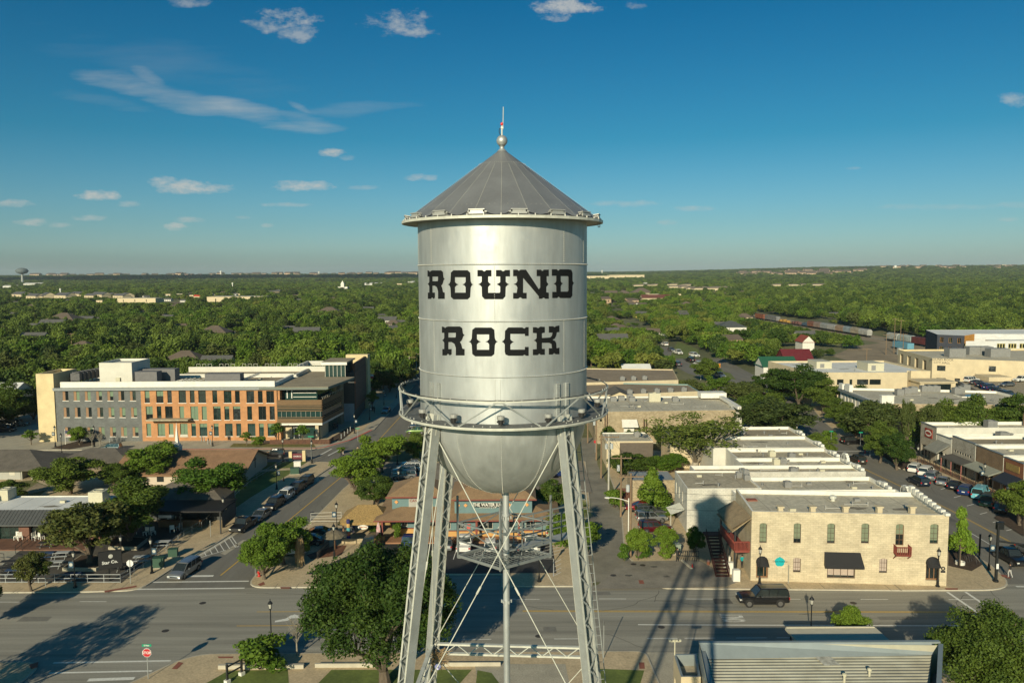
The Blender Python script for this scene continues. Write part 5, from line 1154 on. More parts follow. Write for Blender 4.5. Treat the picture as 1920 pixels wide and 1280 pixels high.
# ---- restaurant with seam awning ----
rs=Bd('cafe_building','flat white roofed cafe with dark standing seam awning and brick piers',rect(-78,105.7,-56.2,112.9),4.3,mat('cafe_brick',(.16,.075,.05),var=.15,scale=2),roofw,par=.12,pt=.3,cap=capw)
for x in(3.0,7.8,12.2,16.6): rs.winu(0,[(x,.2,x+3.0,2.7)],depth=.5,frame=framed,mull=(2,1))
rs.build()
b=MB(); b.face([(-78.3,103.4,3.0),(-56.0,103.4,3.0),(-56.2,105.6,4.42),(-78,105.6,4.42)]); b.face([(-78.3,103.4,2.85),(-56.0,103.4,2.85),(-56,103.4,3.0),(-78.3,103.4,3.0)]); b.face([(-56.0,103.4,2.85),(-56.1,105.68,2.85),(-56.2,105.6,4.42),(-56.0,103.4,3.0)])
b.face([(-78.3,103.4,2.85),(-78.3,105.68,2.85),(-56,105.68,2.85),(-56,103.4,2.85)])
for i in range(46): x=-78+i*.48; b.beam((x,103.4,3.03),(x,105.6,4.44),.04,.05)
rs.part('seam_awning',b,metalr)
for x,y,w in((-74.5,109.5,2.2),(-72.5,111.8,1.6),(-58.6,110.5,2.0)): ac_unit(rs.root,x,y,4.2,w,2,1.5,m=hvacl)
b=MB(); b.box(-80,101.6,.13,-56,105.6,.30); b.obj('cafe_terrace',mat('terrace_brick',(.16,.08,.05),var=.2,scale=1.5),kind='structure')
# ---- patio bar ----
pb=empty('patio_bar',(-55.6,107.5,0),0,'open patio bar with black flat cover and grey pitched roof behind the big shade tree','bar')
b=MB(); b.box(4,.4,3.2,15.2,6.6,3.4); b.face([(4,.4,3.41),(15.2,.4,3.41),(15.2,6.6,3.41),(4,6.6,3.41)]); b.obj('flat_cover',blackcl,pb)
b=MB(); [b.box(x-.08,y-.08,0,x+.08,y+.08,3.2) for x in(4.2,9.5,15) for y in(.5,6.4)]; b.obj('post',framed,pb)
b=MB(); b.box(2,6.8,0,13,12,3.0); b.obj('wall',darkslab,pb); hip(pb,-54,113.8,-42.6,120,3.4,5.2,shingg,.4,'x')
b=MB(); b.box(5,3.5,.1,11,4.1,1.15); b.obj('bar_counter',woodd,pb); b=MB(); b.box(15.12,.8,.9,15.16,6.2,3.0); b.obj('side_screen',darkslab,pb)
b=MB(); b.box(6.5,.3,2.5,8.3,.36,2.9); b.obj('bar_sign',capw,pb)
# ---- right hand shops on main street ----
sh=[(115.2,121.6,'stone fronted shop nearest the corner tree, right side of main street',rubblep,6.2),(121.8,126.8,'narrow shop with carved wooden sign and dark blue awning',mat('rust_front',(.22,.085,.04),var=.2,scale=2),6.0),(127.0,134.6,'brown brick shop with pale grey shed awning',brickmat('brown_shop',(.24,.16,.09),(.19,.125,.07),(.16,.11,.07),.25,.09,ms=.01),6.2),
 (134.8,142.0,'weathered pale block shop with row of small transom windows',rubblep,6.3),(142.2,147.2,'low shop front with long grey corrugated awning',stucco,5.6),(147.4,153.2,'end shop with a round red sign on its stone wall',rubblep,6.7)]
for i,(y0,y1,lab,m,h) in enumerate(sh):
    x0=79.6+.0*i; s=Bd('storefront',lab,[(x0,y0),(118,y0),(118,y1),(x0,y1)],h,stucco,[roofl,roofg,roofl,roofgr,roofgr,roofl][i],par=.6,pt=.35,cap=capw,group='storefronts on the right side of main street'); s.edgem[3]=m
    L=y1-y0; s.winu(3,[(.5,.4,L*.45,2.6),(L*.52,.1,L*.52+1.1,2.5)],depth=.25,frame=framed,mull=(2,1))
    if i==3: s.winu(3,[(.7+k*.8,3.5,1.2+k*.8,4.0) for k in range(7)],depth=.08,frame=framew)
    s.build(); xf=x0
    b=MB()
    if i in(1,2,3,4):
        zt,zl,pr=[(0,0,0),(3.6,2.5,2.0),(3.5,2.8,2.2),(3.1,2.7,2.2),(4.6,3.1,2.6)][i]
        b.face([(xf-.01,y0+.2,zt),(xf-pr,y0+.2,zl),(xf-pr,y1-.2,zl),(xf-.01,y1-.2,zt)][::-1]); b.face([(xf-pr,y0+.2,zl-.2),(xf-pr,y0+.2,zl),(xf-pr,y1-.2,zl),(xf-pr,y1-.2,zl-.2)][::-1]); b.face([(xf-.01,y0+.2,zt-.1),(xf-pr,y0+.2,zl-.2),(xf-pr,y0+.2,zl),(xf-.01,y0+.2,zt)]); b.face([(xf-.01,y0+.2,zt-.3),(xf-.01,y1-.2,zt-.3),(xf-pr,y1-.2,zl-.2),(xf-pr,y0+.2,zl-.2)])
        s.part('awning',b,[None,mat('navy_canvas',(.012,.02,.035),var=.1),mat('pale_awning',(.26,.27,.22),var=.1),mat('dark_awning',(.09,.085,.075),var=.1),mat('grey_corrugate',(.22,.22,.19),var=.15)][i])
        b=MB(); [b.tube((xf-pr+.1,y,0.1),(xf-pr+.1,y,zl-.2),.06,6) for y in(y0+.4,(y0+y1)/2,y1-.4)]; s.part('awning_post',b,framed if i!=3 else mat('pink_post',(.42,.16,.14),var=0))
    if i==5:
        b=MB(); b.box(xf-.12,y0+1.4,4.3,xf-.003,y0+4.0,6.0); s.part('red_sign_board',b,mat('sign_redbrick',(.26,.035,.02),var=.05)); b=MB(); c=[(xf-.16,y0+2.7+1.1*math.cos(t*.3142),5.15+.6*math.sin(t*.3142)) for t in range(20)]; b.face(c[::-1]); c2=[(xf-.13,p[1],p[2]) for p in c]; [b.face([c[k],c[(k+1)%20],c2[(k+1)%20],c2[k]]) for k in range(20)]; s.part('oval_sign',b,capw)
        b=MB(); c=[(xf-.17,y0+2.7+.95*math.cos(t*.3142),5.15+.3*math.sin(t*.3142)) for t in range(20)]; b.face(c[::-1]); s.part('sign_center',b,MATS['sign_redbrick'])
    if i==1: b=MB(); b.box(xf-.1,y0+1,4.2,xf-.003,y1-.6,5.3); s.part('carved_sign',b,mat('gold_sign',(.30,.20,.06),var=.4,scale=6))
    random.seed(90+i)
    ac_unit(s.root,xf+8+5*random.random(),(y0+y1)/2,h-.6,1.8,1.6,1.4); vent(s.root,xf+13,(y0+y1)/2+1,h-.6,.35,1.0); ac_unit(s.root,xf+22,(y0+y1)/2,h-.6,1.2,1.2,1)
    b=MB(); b.box(xf-.12,y0,h,xf+.3,y1,h+.1); s.part('coping',b,capg)
b=MB()
for i in range(15): y=118+i*2.1; b.tube((77.0,y,.1),(77.0,y,1.2),.04,4)
for z in(.6,1.2): b.tube((77,118,z),(77,147.4,z),.035,4)
b.obj('sidewalk_railing',framed,label='black pipe railing along the raised sidewalk of the right hand shops',cat='railing')
b=MB(); b.box(98,155.6,6.7,112,156.8,8.6); 
# pergola on the end shop
b=MB()
for i in range(22): b.beam((99+i*.85,148,8.4),(99+i*.85,152.5,8.4),.12,.12)
for x in(99,108,117): [b.box(x-.1,y-.1,6.1,x+.1,y+.1,8.4) for y in(148.2,152.3)]
b.obj('roof_pergola',mat('pergola_wood',(.14,.08,.05),var=.2),label='brown slatted pergola on the roof of the end shop',cat='pergola')
# ---- grey roofed stone building ----
s=Bd('opera_building','stone side walled building with white ornate front facing the tree lined street',[(78.6,167.4),(113,164.5),(113,184),(106,186),(79.4,191)],8.0,rubble,roofl,par=.5,pt=.4,cap=capw)
s.edgem[4]=stucco
for px in(1701,1738,1776.5): s.win(0,[(px-3.5,761,px+3.5,775.5)],arch=.5,depth=.2,frame=framed,mull=(1,2),blind=.6); s.win(0,[(px-3.5,786,px+3.5,800)],depth=.2,frame=framed)
s.winu(4,[(1+k*2.1,4.4,1.9+k*2.1,6.9) for k in range(10)],depth=.2,frame=framew); s.build()
b=MB(); b.beam((78.3,167,7.6),(79.0,191,7.6),.6,.5); s.part('dark_cornice',b,capg)
b=MB(); b.box(78.3,167.0,8.0,80.9,168.0,9.6); b.box(78.2,166.9,9.6,81,168.1,9.8); b.box(78.6,184,8.0,79.4,186.6,9.6); b.box(78.6,188,8,79.3,190,9.3); s.part('ornate_parapet',b,capw)
for px,py in((1686,740),(1700,737),(1712,735),(1732,733),(1742,733),(1754,733),(1800,735),(1793,737),(1810,731)): q=P(px,py,7.6); ac_unit(s.root,q.x,q.y,7.5,1.6,1.5,1.4)
b=MB(); q=P(1817,742,7.6); b.box(q.x-2.6,q.y-1.8,7.52,q.x+2.6,q.y+1.8,7.75,0,1); s.part('skylight',b,[capw,glass])
# ---- tan civic building with white roof ----
s=Bd('courtyard_building','tan two-storey office with bright white roof and two beige rooftop boxes',[(80.5,212.5),(105.8,211.5),(108.5,215),(113.5,214.5),(113.0,240.5),(77.8,240.5)],9.0,tanw,roofw,par=.5,pt=.4,cap=tanw)
s.win(0,[(1553,711,1559.5,721),(1569.5,711,1581.5,721.5),(1593,711,1598,721),(1607,711,1628,721),(1630.5,711,1651.5,721),(1540,711,1545,721)],depth=.25,frame=framed); s.win(2,[(1683,707,1699.5,716.5)],depth=.25,frame=framed)
s.winu(0,[(1+k*3.1,1,2.6+k*3.1,3.4) for k in range(8)],depth=.25,frame=framed)
s.build()
for px0,px1,py,pt_ in((1519,1560,690,676),(1615,1658,695,679)):
    q=P(px0+12,py,8.6); q2=P(px1,py,8.6); zt=at(px0+12,pt_+2,q.y).z; b=MB(); b.box(q.x,q.y,8.5,q2.x,q.y+7,zt); b.box(q.x+1,q.y-.02,8.7,q.x+2.2,q.y-.002,zt-.6,1); s.part('rooftop_box',b,[hvacl,hvac])
b=MB(); b.box(107,207,0,116,213.9,6.8); b.box(106.6,206.6,6.8,116.5,214,7.1); s.part('link_block',b,tanw); b=MB(); b.box(108,206.9,3.6,115,206.98,6.5); s.part('link_glass',b,glass)
s=Bd('council_building','large tan civic building with flat grey roof and bands of dark windows',[(124.9,235.3),(155,222),(178,236),(178,262),(127.6,262)],10.2,tanw,roofl,par=.5,pt=.4,cap=creamw)
s.win(0,[(1757,685,1772.5,695.5),(1756,708,1773,719),(1854,686,1867,697),(1790,709,1800,714)],depth=.3,frame=framed,mull=(3,1))
s.winu(4,[(2+k*6,6.0,4.6+k*6,9) for k in range(4)]+[(2+k*6,1.6,4.6+k*6,4.6) for k in range(4)],depth=.4,frame=framed,mull=(2,1)); s.build()
for px,py,w in((1790,668,5),(1824,664,4),(1845,664,4),(1870,668,6)): q=P(px,py,9.8); ac_unit(s.root,q.x,q.y,9.7,w,3.2,2.6,fan=False)
o=text('wall_lettering','ROUND ROCK CITY HALL'.replace('ROCK ','ROCK\n'),.9,framed,s.root,(0,0,0)); u0,z0=s.pl(0,1766,677); q=s.T(0)(u0,-.05,z0); o.location=q; dd=(s.p[1]-s.p[0]).normalized(); o.rotation_euler=(math.pi/2,0,math.atan2(dd.y,dd.x))
b=MB(); q=s.T(0)(12,-3,0); b.box(134-0,222,0,140.5,229,6.2); s.part('entry_block',b,tanw)
# construction building
s=Bd('blue_slab_building','three-storey building with charcoal end wall and bright orange panel under a white roof',[(164,306),(171,299.8),(179.5,308),(215,304),(215,330),(172,330)],11.6,mat('sheathing',(.62,.62,.60),var=.12,scale=.4,stretch=(1,1,4)),roofw,par=.05,pt=.3,cap=roofw)
s.edgem[0]=mat('charcoal_panel',(.035,.04,.055),var=.1); s.edgem[1]=mat('orange_panel',(.60,.27,.04),var=.1,scale=.6); s.edgem[5]=s.edgem[0]
s.winu(0,[(1+k*3.0,z,2.2+k*3.0,z+2) for k in range(3) for z in(1.2,5,8.6)],depth=.15,frame=MATS['orange_panel'],mull=(2,1)); s.build()
s=Bd('sheathed_building','unfinished white sheathed building with yellow framed window groups at the right edge',[(181,297),(230,297),(230,303.4),(181,303.4)],9.8,MATS['sheathing'],roofw,par=.05,pt=.2)
yf=mat('yellow_frame',(.42,.34,.06),var=0)
s.win(0,[(1806+k*21.2+j*5.2,644,1810.5+k*21.2+j*5.2,653) for k in range(6) for j in range(3)],depth=.12,frame=yf,fw=.16); s.win(0,[(1806+k*21.2+j*5.2,661,1810.5+k*21.2+j*5.2,667) for k in range(6) for j in range(3)],depth=.12,frame=yf,fw=.16); s.build()
# red barn, green roof, little white house
def gh(name,lab,x,y,w,d,h,rz_,z1,wm,rm,axis='x',gable=True,cat='house',rot=0,group=None):
    e=empty(name,(x,y,0),0,lab,cat,group); b=MB(); b.box(0,0,0,w,d,h)
    if gable:
        if axis=='x': b.face([(w+.001,0,h),(w+.001,d,h),(w+.001,d/2,z1-.1)]); b.face([(-.001,d,h),(-.001,0,h),(-.001,d/2,z1-.1)])
        else: b.face([(0,-.001,h),(w,-.001,h),(w/2,-.001,z1-.1)])
    b.obj('wall',wm,e); hip(e,x,y,x+w,y+d,h,z1,rm,.4,axis,gable=gable); e.rotation_euler=(0,0,rot); return e
redm=mat('red_metal_roof',(.24,.022,.028),rough=.5,var=.08); mat('barn_dark',(.13,.018,.022),rough=.6,var=.15); grm=mat('green_metal_roof',(.02,.10,.055),rough=.6,var=.1)
whw=mat('white_siding',(.66,.64,.57),var=.05)
gh('red_barn','dark red metal roofed barn behind the bright white roof',97.5,283,10,9,4.6,0,8.1,MATS['barn_dark'],MATS['barn_dark'],'x',cat='barn')
gh('green_roof_house','building with a dark green metal roof left of the red barn',82,258,11,9,5.2,0,8.1,whw,grm,'x')
gh('white_house','small white gabled house with red roof near the rail yard',129,352,5.2,9,4.8,0,7.6,whw,mat('red_shingle',(.28,.06,.035),var=.15),'y')
gh('white_mansion','white two-storey house with dark roof half hidden in trees right of the northern street',110,420,14,12,7,0,10,whw,mat('slate',(.07,.08,.08),var=.1),'x',gable=False)
gh('white_cottage','white gabled cottage behind the bright tree right of the tank',20,285,6,9,3.6,0,6.4,whw,shingg,'y')
gh('white_cottage','cottage with cream gable and pale dish like roof near the northern street',37,262,9,9,3.2,0,5.4,whw,roofw,'x')
gh('brick_cottage','low orange-brown hip roofed cottage just right of the tank',17,252,11,8,3.2,0,5.6,tanw,mat('clay_roof',(.30,.10,.045),var=.1),'x',gable=False)
gh('metal_shed','pale metal roofed shed among the trees at the far left',-150,215,14,9,4.5,0,6.5,whw,roofw,'x')
# ---- clutter on the flat roofs ----
random.seed(123); pipm=mat('pipe_grey',(.42,.41,.37),var=.1); stn=mat('roof_stain',(.23,.20,.145),var=.35,scale=1.2); seamm=mat('roof_seam',(.22,.20,.16),var=.1)
def clutter(root,x0,y0,x1,y1,z,n):
    ox,oy=root.location.x,root.location.y
    for i in range(n):
        x,y=random.uniform(x0+1,x1-1),random.uniform(y0+.8,y1-.8); k=i%4; b=MB()
        if k==0: L=random.uniform(2,min(7,(x1-x0)*.4)); b.tube((x-ox,y-oy,z+.15),(x-ox+L*random.choice((-1,1))*.5,y-oy,z+.15),.05,6); b.tube((x-ox,y-oy,z),(x-ox,y-oy,z+.5),.05,6); b.obj('roof_pipe',pipm,root)
        elif k==1: b.lathe([(.10,0),(.10,.4),(.2,.45),(.2,.55),(.01,.62)],(x-ox,y-oy,z),8); b.obj('roof_vent',hvac,root)
        elif k==2: b.box(x-ox-.35,y-oy-.25,z,x-ox+.35,y-oy+.25,z+.3); b.obj('roof_hatch',hvacl if i%3 else hvac,root)
        else:
            c=[(x-ox+random.uniform(.6,1.5)*1.2*math.cos(t*.45),y-oy+random.uniform(.5,1)*.7*math.sin(t*.45),z+.006) for t in range(14)]; link('roof_stain',tri_poly('roof_stain',c,stn),root)
    b=MB(); x=x0+1.8
    while x<x1-1: b.face([(x-ox,y0-oy+.4,z+.004),(x-ox+.06,y0-oy+.4,z+.004),(x-ox+.06,y1-oy-.4,z+.004),(x-ox,y1-oy-.4,z+.004)]); x+=random.uniform(2.4,3.4)
    b.obj('roof_seams',seamm,root)
RT_={o.name:o for o in bpy.data.objects if o.parent is None}
for (y0,y1,x0,x1,h,lab),nm in zip(rows_,['shop_building']+['shop_building.%03d'%i for i in range(1,7)]): clutter(RT_[nm],x0,y0,x1-.6,y1,h-.55,7)
for (y0,y1,lab,m,h),nm in zip(sh,['storefront']+['storefront.%03d'%i for i in range(1,6)]): clutter(RT_[nm],80,y0,116,y1,h-.6,9)
clutter(ls.root,FLp.x+1,FLp.y+1,FLp.x+20.5,FLp.y+8,lh-.55,8); clutter(sb.root,24.6,107.9,33.6,116.4,6.15,6)
clutter(RT_['opera_building'],81,169,110,182,7.5,14); clutter(RT_['courtyard_building'],82,214,106,238,8.5,12); clutter(RT_['rubble_building'],18.5,168.5,44,185,6.35,12); clutter(RT_['cafe_building'],-77,106.2,-57,112.3,4.18,7); clutter(ch.root,-80,Yc+1,-53,Yc+16,hc-.15,14)
# ---- foreground metal roofed building ----
fz=7.2
q0=P(1311,1204,fz);q1=P(1768,1209,fz)
ql=P(1331,1300,fz);qr=P(1764,1300,fz); y0=q0.y-16; lx=lambda y:q0.x+(ql.x-q0.x)*(q0.y-y)/(q0.y-ql.y); rx=lambda y:q1.x+(qr.x-q1.x)*(q1.y-y)/(q1.y-qr.y)
fg=Bd('metal_roof_building','big commercial building in the foreground with ribbed metal roof and grey parapet',[(lx(y0),y0),(rx(y0),y0),(q1.x,q1.y),(q0.x,q0.y)],fz,mat('fg_wall',(.42,.40,.30),var=.06),roofg,par=0)
fg.build(skip_roof=True)
mr=bpy.data.materials.new('ribbed_metal'); mr.use_nodes=True; t=mr.node_tree; bs=t.nodes['Principled BSDF']; bs.inputs['Roughness'].default_value=.45; bs.inputs['Metallic'].default_value=.25
g_=N(t,'ShaderNodeNewGeometry'); n1=N(t,'ShaderNodeTexNoise'); n1.inputs['Scale'].default_value=.5; n1.inputs['Detail'].default_value=6; t.links.new(g_.outputs['Position'],n1.inputs['Vector'])
rp=N(t,'ShaderNodeValToRGB'); rp.color_ramp.elements[0].position=.35; rp.color_ramp.elements[1].position=.7; rp.color_ramp.elements[0].color=(.29,.28,.22,1); rp.color_ramp.elements[1].color=(.42,.41,.33,1); t.links.new(n1.outputs[0],rp.inputs[0]); t.links.new(rp.outputs[0],bs.inputs['Base Color']); MATS['ribbed_metal']=mr
b=MB(); L=q0.y-y0; n_=41; sl=1.3/L; zt=fz-.75
X0,X1=q0.x+.5,q1.x-1.0
for i in range(n_):
    ya=q0.y-.6-i*(L/n_); yb=ya-L/n_; w_=L/n_
    prof=[(ya,0),(ya-w_*.48,0),(ya-w_*.60,.085),(ya-w_*.86,.085),(yb,0)]
    for (u,a_),(v,c_) in zip(prof,prof[1:]):
        za=zt+a_-sl*(q0.y-u); zb_=zt+c_-sl*(q0.y-v); b.face([(lx(v)+.4,v,zb_),(rx(v)-.85,v,zb_),(rx(u)-.85,u,za),(lx(u)+.4,u,za)])
fg.part('ribbed_roof',b,mr)
gp=mat('grey_flashing',(.27,.31,.31),rough=.5,metal=.3,var=.06,scale=1)
b=MB(); b.box(q0.x-.05,q0.y-.3,fz-.05,q1.x,q0.y+.0,fz+.12); b.face([(q0.x-.02,q0.y-.3,fz+.06),(q0.x-.02,q0.y-1.25,zt+.02),(q1.x-.7,q0.y-.75,zt+.02),(q1.x-.7,q0.y-.3,fz+.06)]); b.prism([(rx(y0)-.35,y0),(rx(y0)+.02,y0),(q1.x+.02,q1.y),(q1.x-.35,q1.y)],fz-.7,fz+.125); b.prism([(rx(y0)-.9,y0),(rx(y0)-.36,y0),(q1.x-.36,q1.y-.4),(q1.x-.9,q1.y-.4)],zt-1.6,zt-1.3); b.prism([(lx(y0)-.1,y0),(lx(y0)+.38,y0),(q0.x+.38,q0.y-.3),(q0.x-.1,q0.y-.3)],fz-1.2,fz-.3); fg.part('parapet_flashing',b,gp)
b=MB(); q=P(1546,1235,zt); b.face([(q.x-.8,q.y+.9,zt+.09+.003),(q.x-.35,q.y-.9,zt-.03),(q.x+.9,q.y-.9,zt-.03),(q.x+.4,q.y+.9,zt+.093)][::-1]); fg.part('roof_patch',b,mat('pale_patch',(.45,.44,.38),var=.3,scale=3))
for px,py in((1630,1268),(1583,1278)): q=P(px,py,zt-.3); b=MB(); b.lathe([(.09,-.3),(.09,.75),(.16,.8),(.16,.95),(.02,1.0)],(q.x,q.y,zt-.6),10); fg.part('vent_pipe',b,hvacl)
# annex at its left
ay=P(1277,1268,6).y; an=Bd('annex_building','small beige annex with sunken roof and floodlights left of the metal roofed building',[(P(1277,1268,6).x,ay),(lx(ay)-.15,ay),(lx(P(1262,1225,6).y)-.15,P(1262,1225,6).y),(P(1263,1225,6).x,P(1262,1225,6).y)],6.0,tanw,roofg,par=.9,pt=.35,cap=gp)
an.winu(3,[(.6,3.2,1.2,4.4)],depth=.1,frame=capw); an.build()
q=P(1272,1212,7.3); yb_=P(1262,1225,6).y; b=MB(); b.tube((q.x,yb_-.2,6),(q.x,yb_-.2,7.3),.05,6); b.tube((q.x-.4,yb_-.2,7.1),(q.x+.4,yb_-.2,7.1),.04,5)
for s in(-.4,-.13,.13,.4): b.box(q.x+s-.08,yb_-.3,7.12,q.x+s+.08,yb_-.12,7.3)
an.part('floodlight_mast',b,hvacl)
b=MB(); p1=P(1472,1175,4.2); p2=P(1642,1175,4.2); b.prism([(p1.x,p1.y),(p2.x,p1.y),(p2.x+.3,q0.y+1.4),(p1.x+.4,q0.y+1.4)],3.95,4.15); b.prism([(p1.x+.1,p1.y+.1),(p2.x-.1,p1.y+.1),(p2.x-.1,p1.y-.1),(p1.x+.1,p1.y-.1)],4.15,4.22)
fg.part('street_canopy',b,[mat('canopy_cream',(.50,.47,.36),var=.06)]); b=MB(); [b.tube((x,p1.y-.4,.1),(x,p1.y-.4,3.95),.08,6) for x in(p1.x+.4,p2.x-.4,(p1.x+p2.x)/2)]; fg.part('canopy_post',b,framed)
# ---------------- vehicles ----------------
tyre=mat('tyre_rubber',(.012,.012,.012),rough=.8,var=0); rim=mat('alloy_rim',(.28,.28,.28),rough=.35,metal=.8,var=0)
carg=mat('car_glass',(.022,.028,.028),rough=.05,var=0,spec=.8); hl=mat('headlight_lens',(.6,.6,.55),rough=.15,var=0); tl=mat('tail_lens',(.35,.01,.01),rough=.2,var=0)
trimb=mat('black_trim',(.015,.015,.015),rough=.6,var=0); platem=mat('plate_white',(.6,.6,.55),var=0)
def paint(name,c,metal=.3,rough=.28): return mat('paint_'+name,c,rough=rough,metal=metal,var=0,coat=.6)
PC={'black':paint('black',(.008,.008,.009),0),'silver':paint('silver',(.36,.37,.37),.7),'white':paint('white',(.66,.66,.62),0),'red':paint('red',(.20,.008,.012)),'darkred':paint('darkred',(.09,.006,.01)),
 'blue':paint('blue',(.01,.03,.13)),'navy':paint('navy',(.01,.018,.035)),'grey':paint('grey',(.10,.105,.11),.5),'turq':paint('turquoise',(.13,.42,.50),0),'green':paint('green',(.01,.05,.03)),'lime':paint('lime',(.10,.17,.03)),'teal':paint('tealgrey',(.02,.05,.06)),'brown':paint('brown',(.06,.05,.042),.5),'lightgrey':paint('lightgrey',(.22,.23,.23),.6)}
def sect(hw,zl,zs,zb,zt,crown=.04):
    # right half then left half outline, bottom to top
    r=[(hw*.86,zl),(hw*.97,zl+.06),(hw,zs),(hw*.985,(zs+zb)/2),(hw*.94,zb),(hw*.80,zt),(hw*.4,zt+crown*.7),(0,zt+crown)]
    return r+[(-y,z) for y,z in r[-2::-1]]
def loft(b,st,mi=0,cap=True):
    o=len(b.v); k=None
    for x,s in st:
        k=len(s)
        for y,z in s: b.v.append((x,y,z))
    for i in range(len(st)-1):
        for j in range(k-1): b.f.append((o+i*k+j,o+i*k+j+1,o+(i+1)*k+j+1,o+(i+1)*k+j)); b.m.append(mi)
        b.f.append((o+i*k+k-1,o+i*k,o+(i+1)*k,o+(i+1)*k+k-1)); b.m.append(mi)
    if cap: b.f.append(tuple(o+j for j in range(k))); b.f.append(tuple(o+(len(st)-1)*k+j for j in reversed(range(k)))); b.m+=[mi,mi]
SPEC={ # L,W, stations (x fraction of L from rear, hood/top height), belt, roof, cabin x fractions (a bottom rear,b top rear,c top front,d bottom front)
 'suv':dict(L=4.8,W=1.92,top=[(0,.72),(.02,1.02),(.06,1.06),(.66,1.08),(.78,1.06),(.93,.98),(.985,.82),(1,.55)],roof=1.74,cab=(.015,.05,.55,.70),wr=.36),
 'bigsuv':dict(L=5.35,W=2.04,top=[(0,.8),(.015,1.12),(.05,1.16),(.68,1.18),(.80,1.16),(.95,1.08),(.99,.9),(1,.6)],roof=1.94,cab=(.01,.035,.58,.70),wr=.40),
 'sedan':dict(L=4.75,W=1.84,top=[(0,.6),(.02,.93),(.06,1.0),(.2,1.0),(.62,.95),(.72,.93),(.92,.80),(.98,.68),(1,.45)],roof=1.46,cab=(.10,.27,.52,.72),wr=.33),
 'hatch':dict(L=4.3,W=1.8,top=[(0,.6),(.02,.95),(.08,.98),(.64,.96),(.74,.94),(.92,.82),(.98,.7),(1,.45)],roof=1.52,cab=(.02,.10,.54,.74),wr=.33),
 'minivan':dict(L=5.1,W=1.98,top=[(0,.7),(.015,1.0),(.05,1.04),(.72,1.04),(.82,.98),(.94,.84),(.985,.7),(1,.5)],roof=1.74,cab=(.015,.05,.60,.80),wr=.34),
 'van':dict(L=5.0,W=2.0,top=[(0,.7),(.01,1.1),(.05,1.15),(.80,1.15),(.88,1.1),(.97,1.0),(.99,.8),(1,.55)],roof=2.05,cab=(.01,.03,.72,.84),wr=.36),
 'pickup':dict(L=5.7,W=2.02,top=[(0,.75),(.005,1.12),(.40,1.14),(.70,1.16),(.78,1.14),(.95,1.06),(.99,.9),(1,.6)],roof=1.92,cab=(.37,.40,.62,.72),wr=.40)}
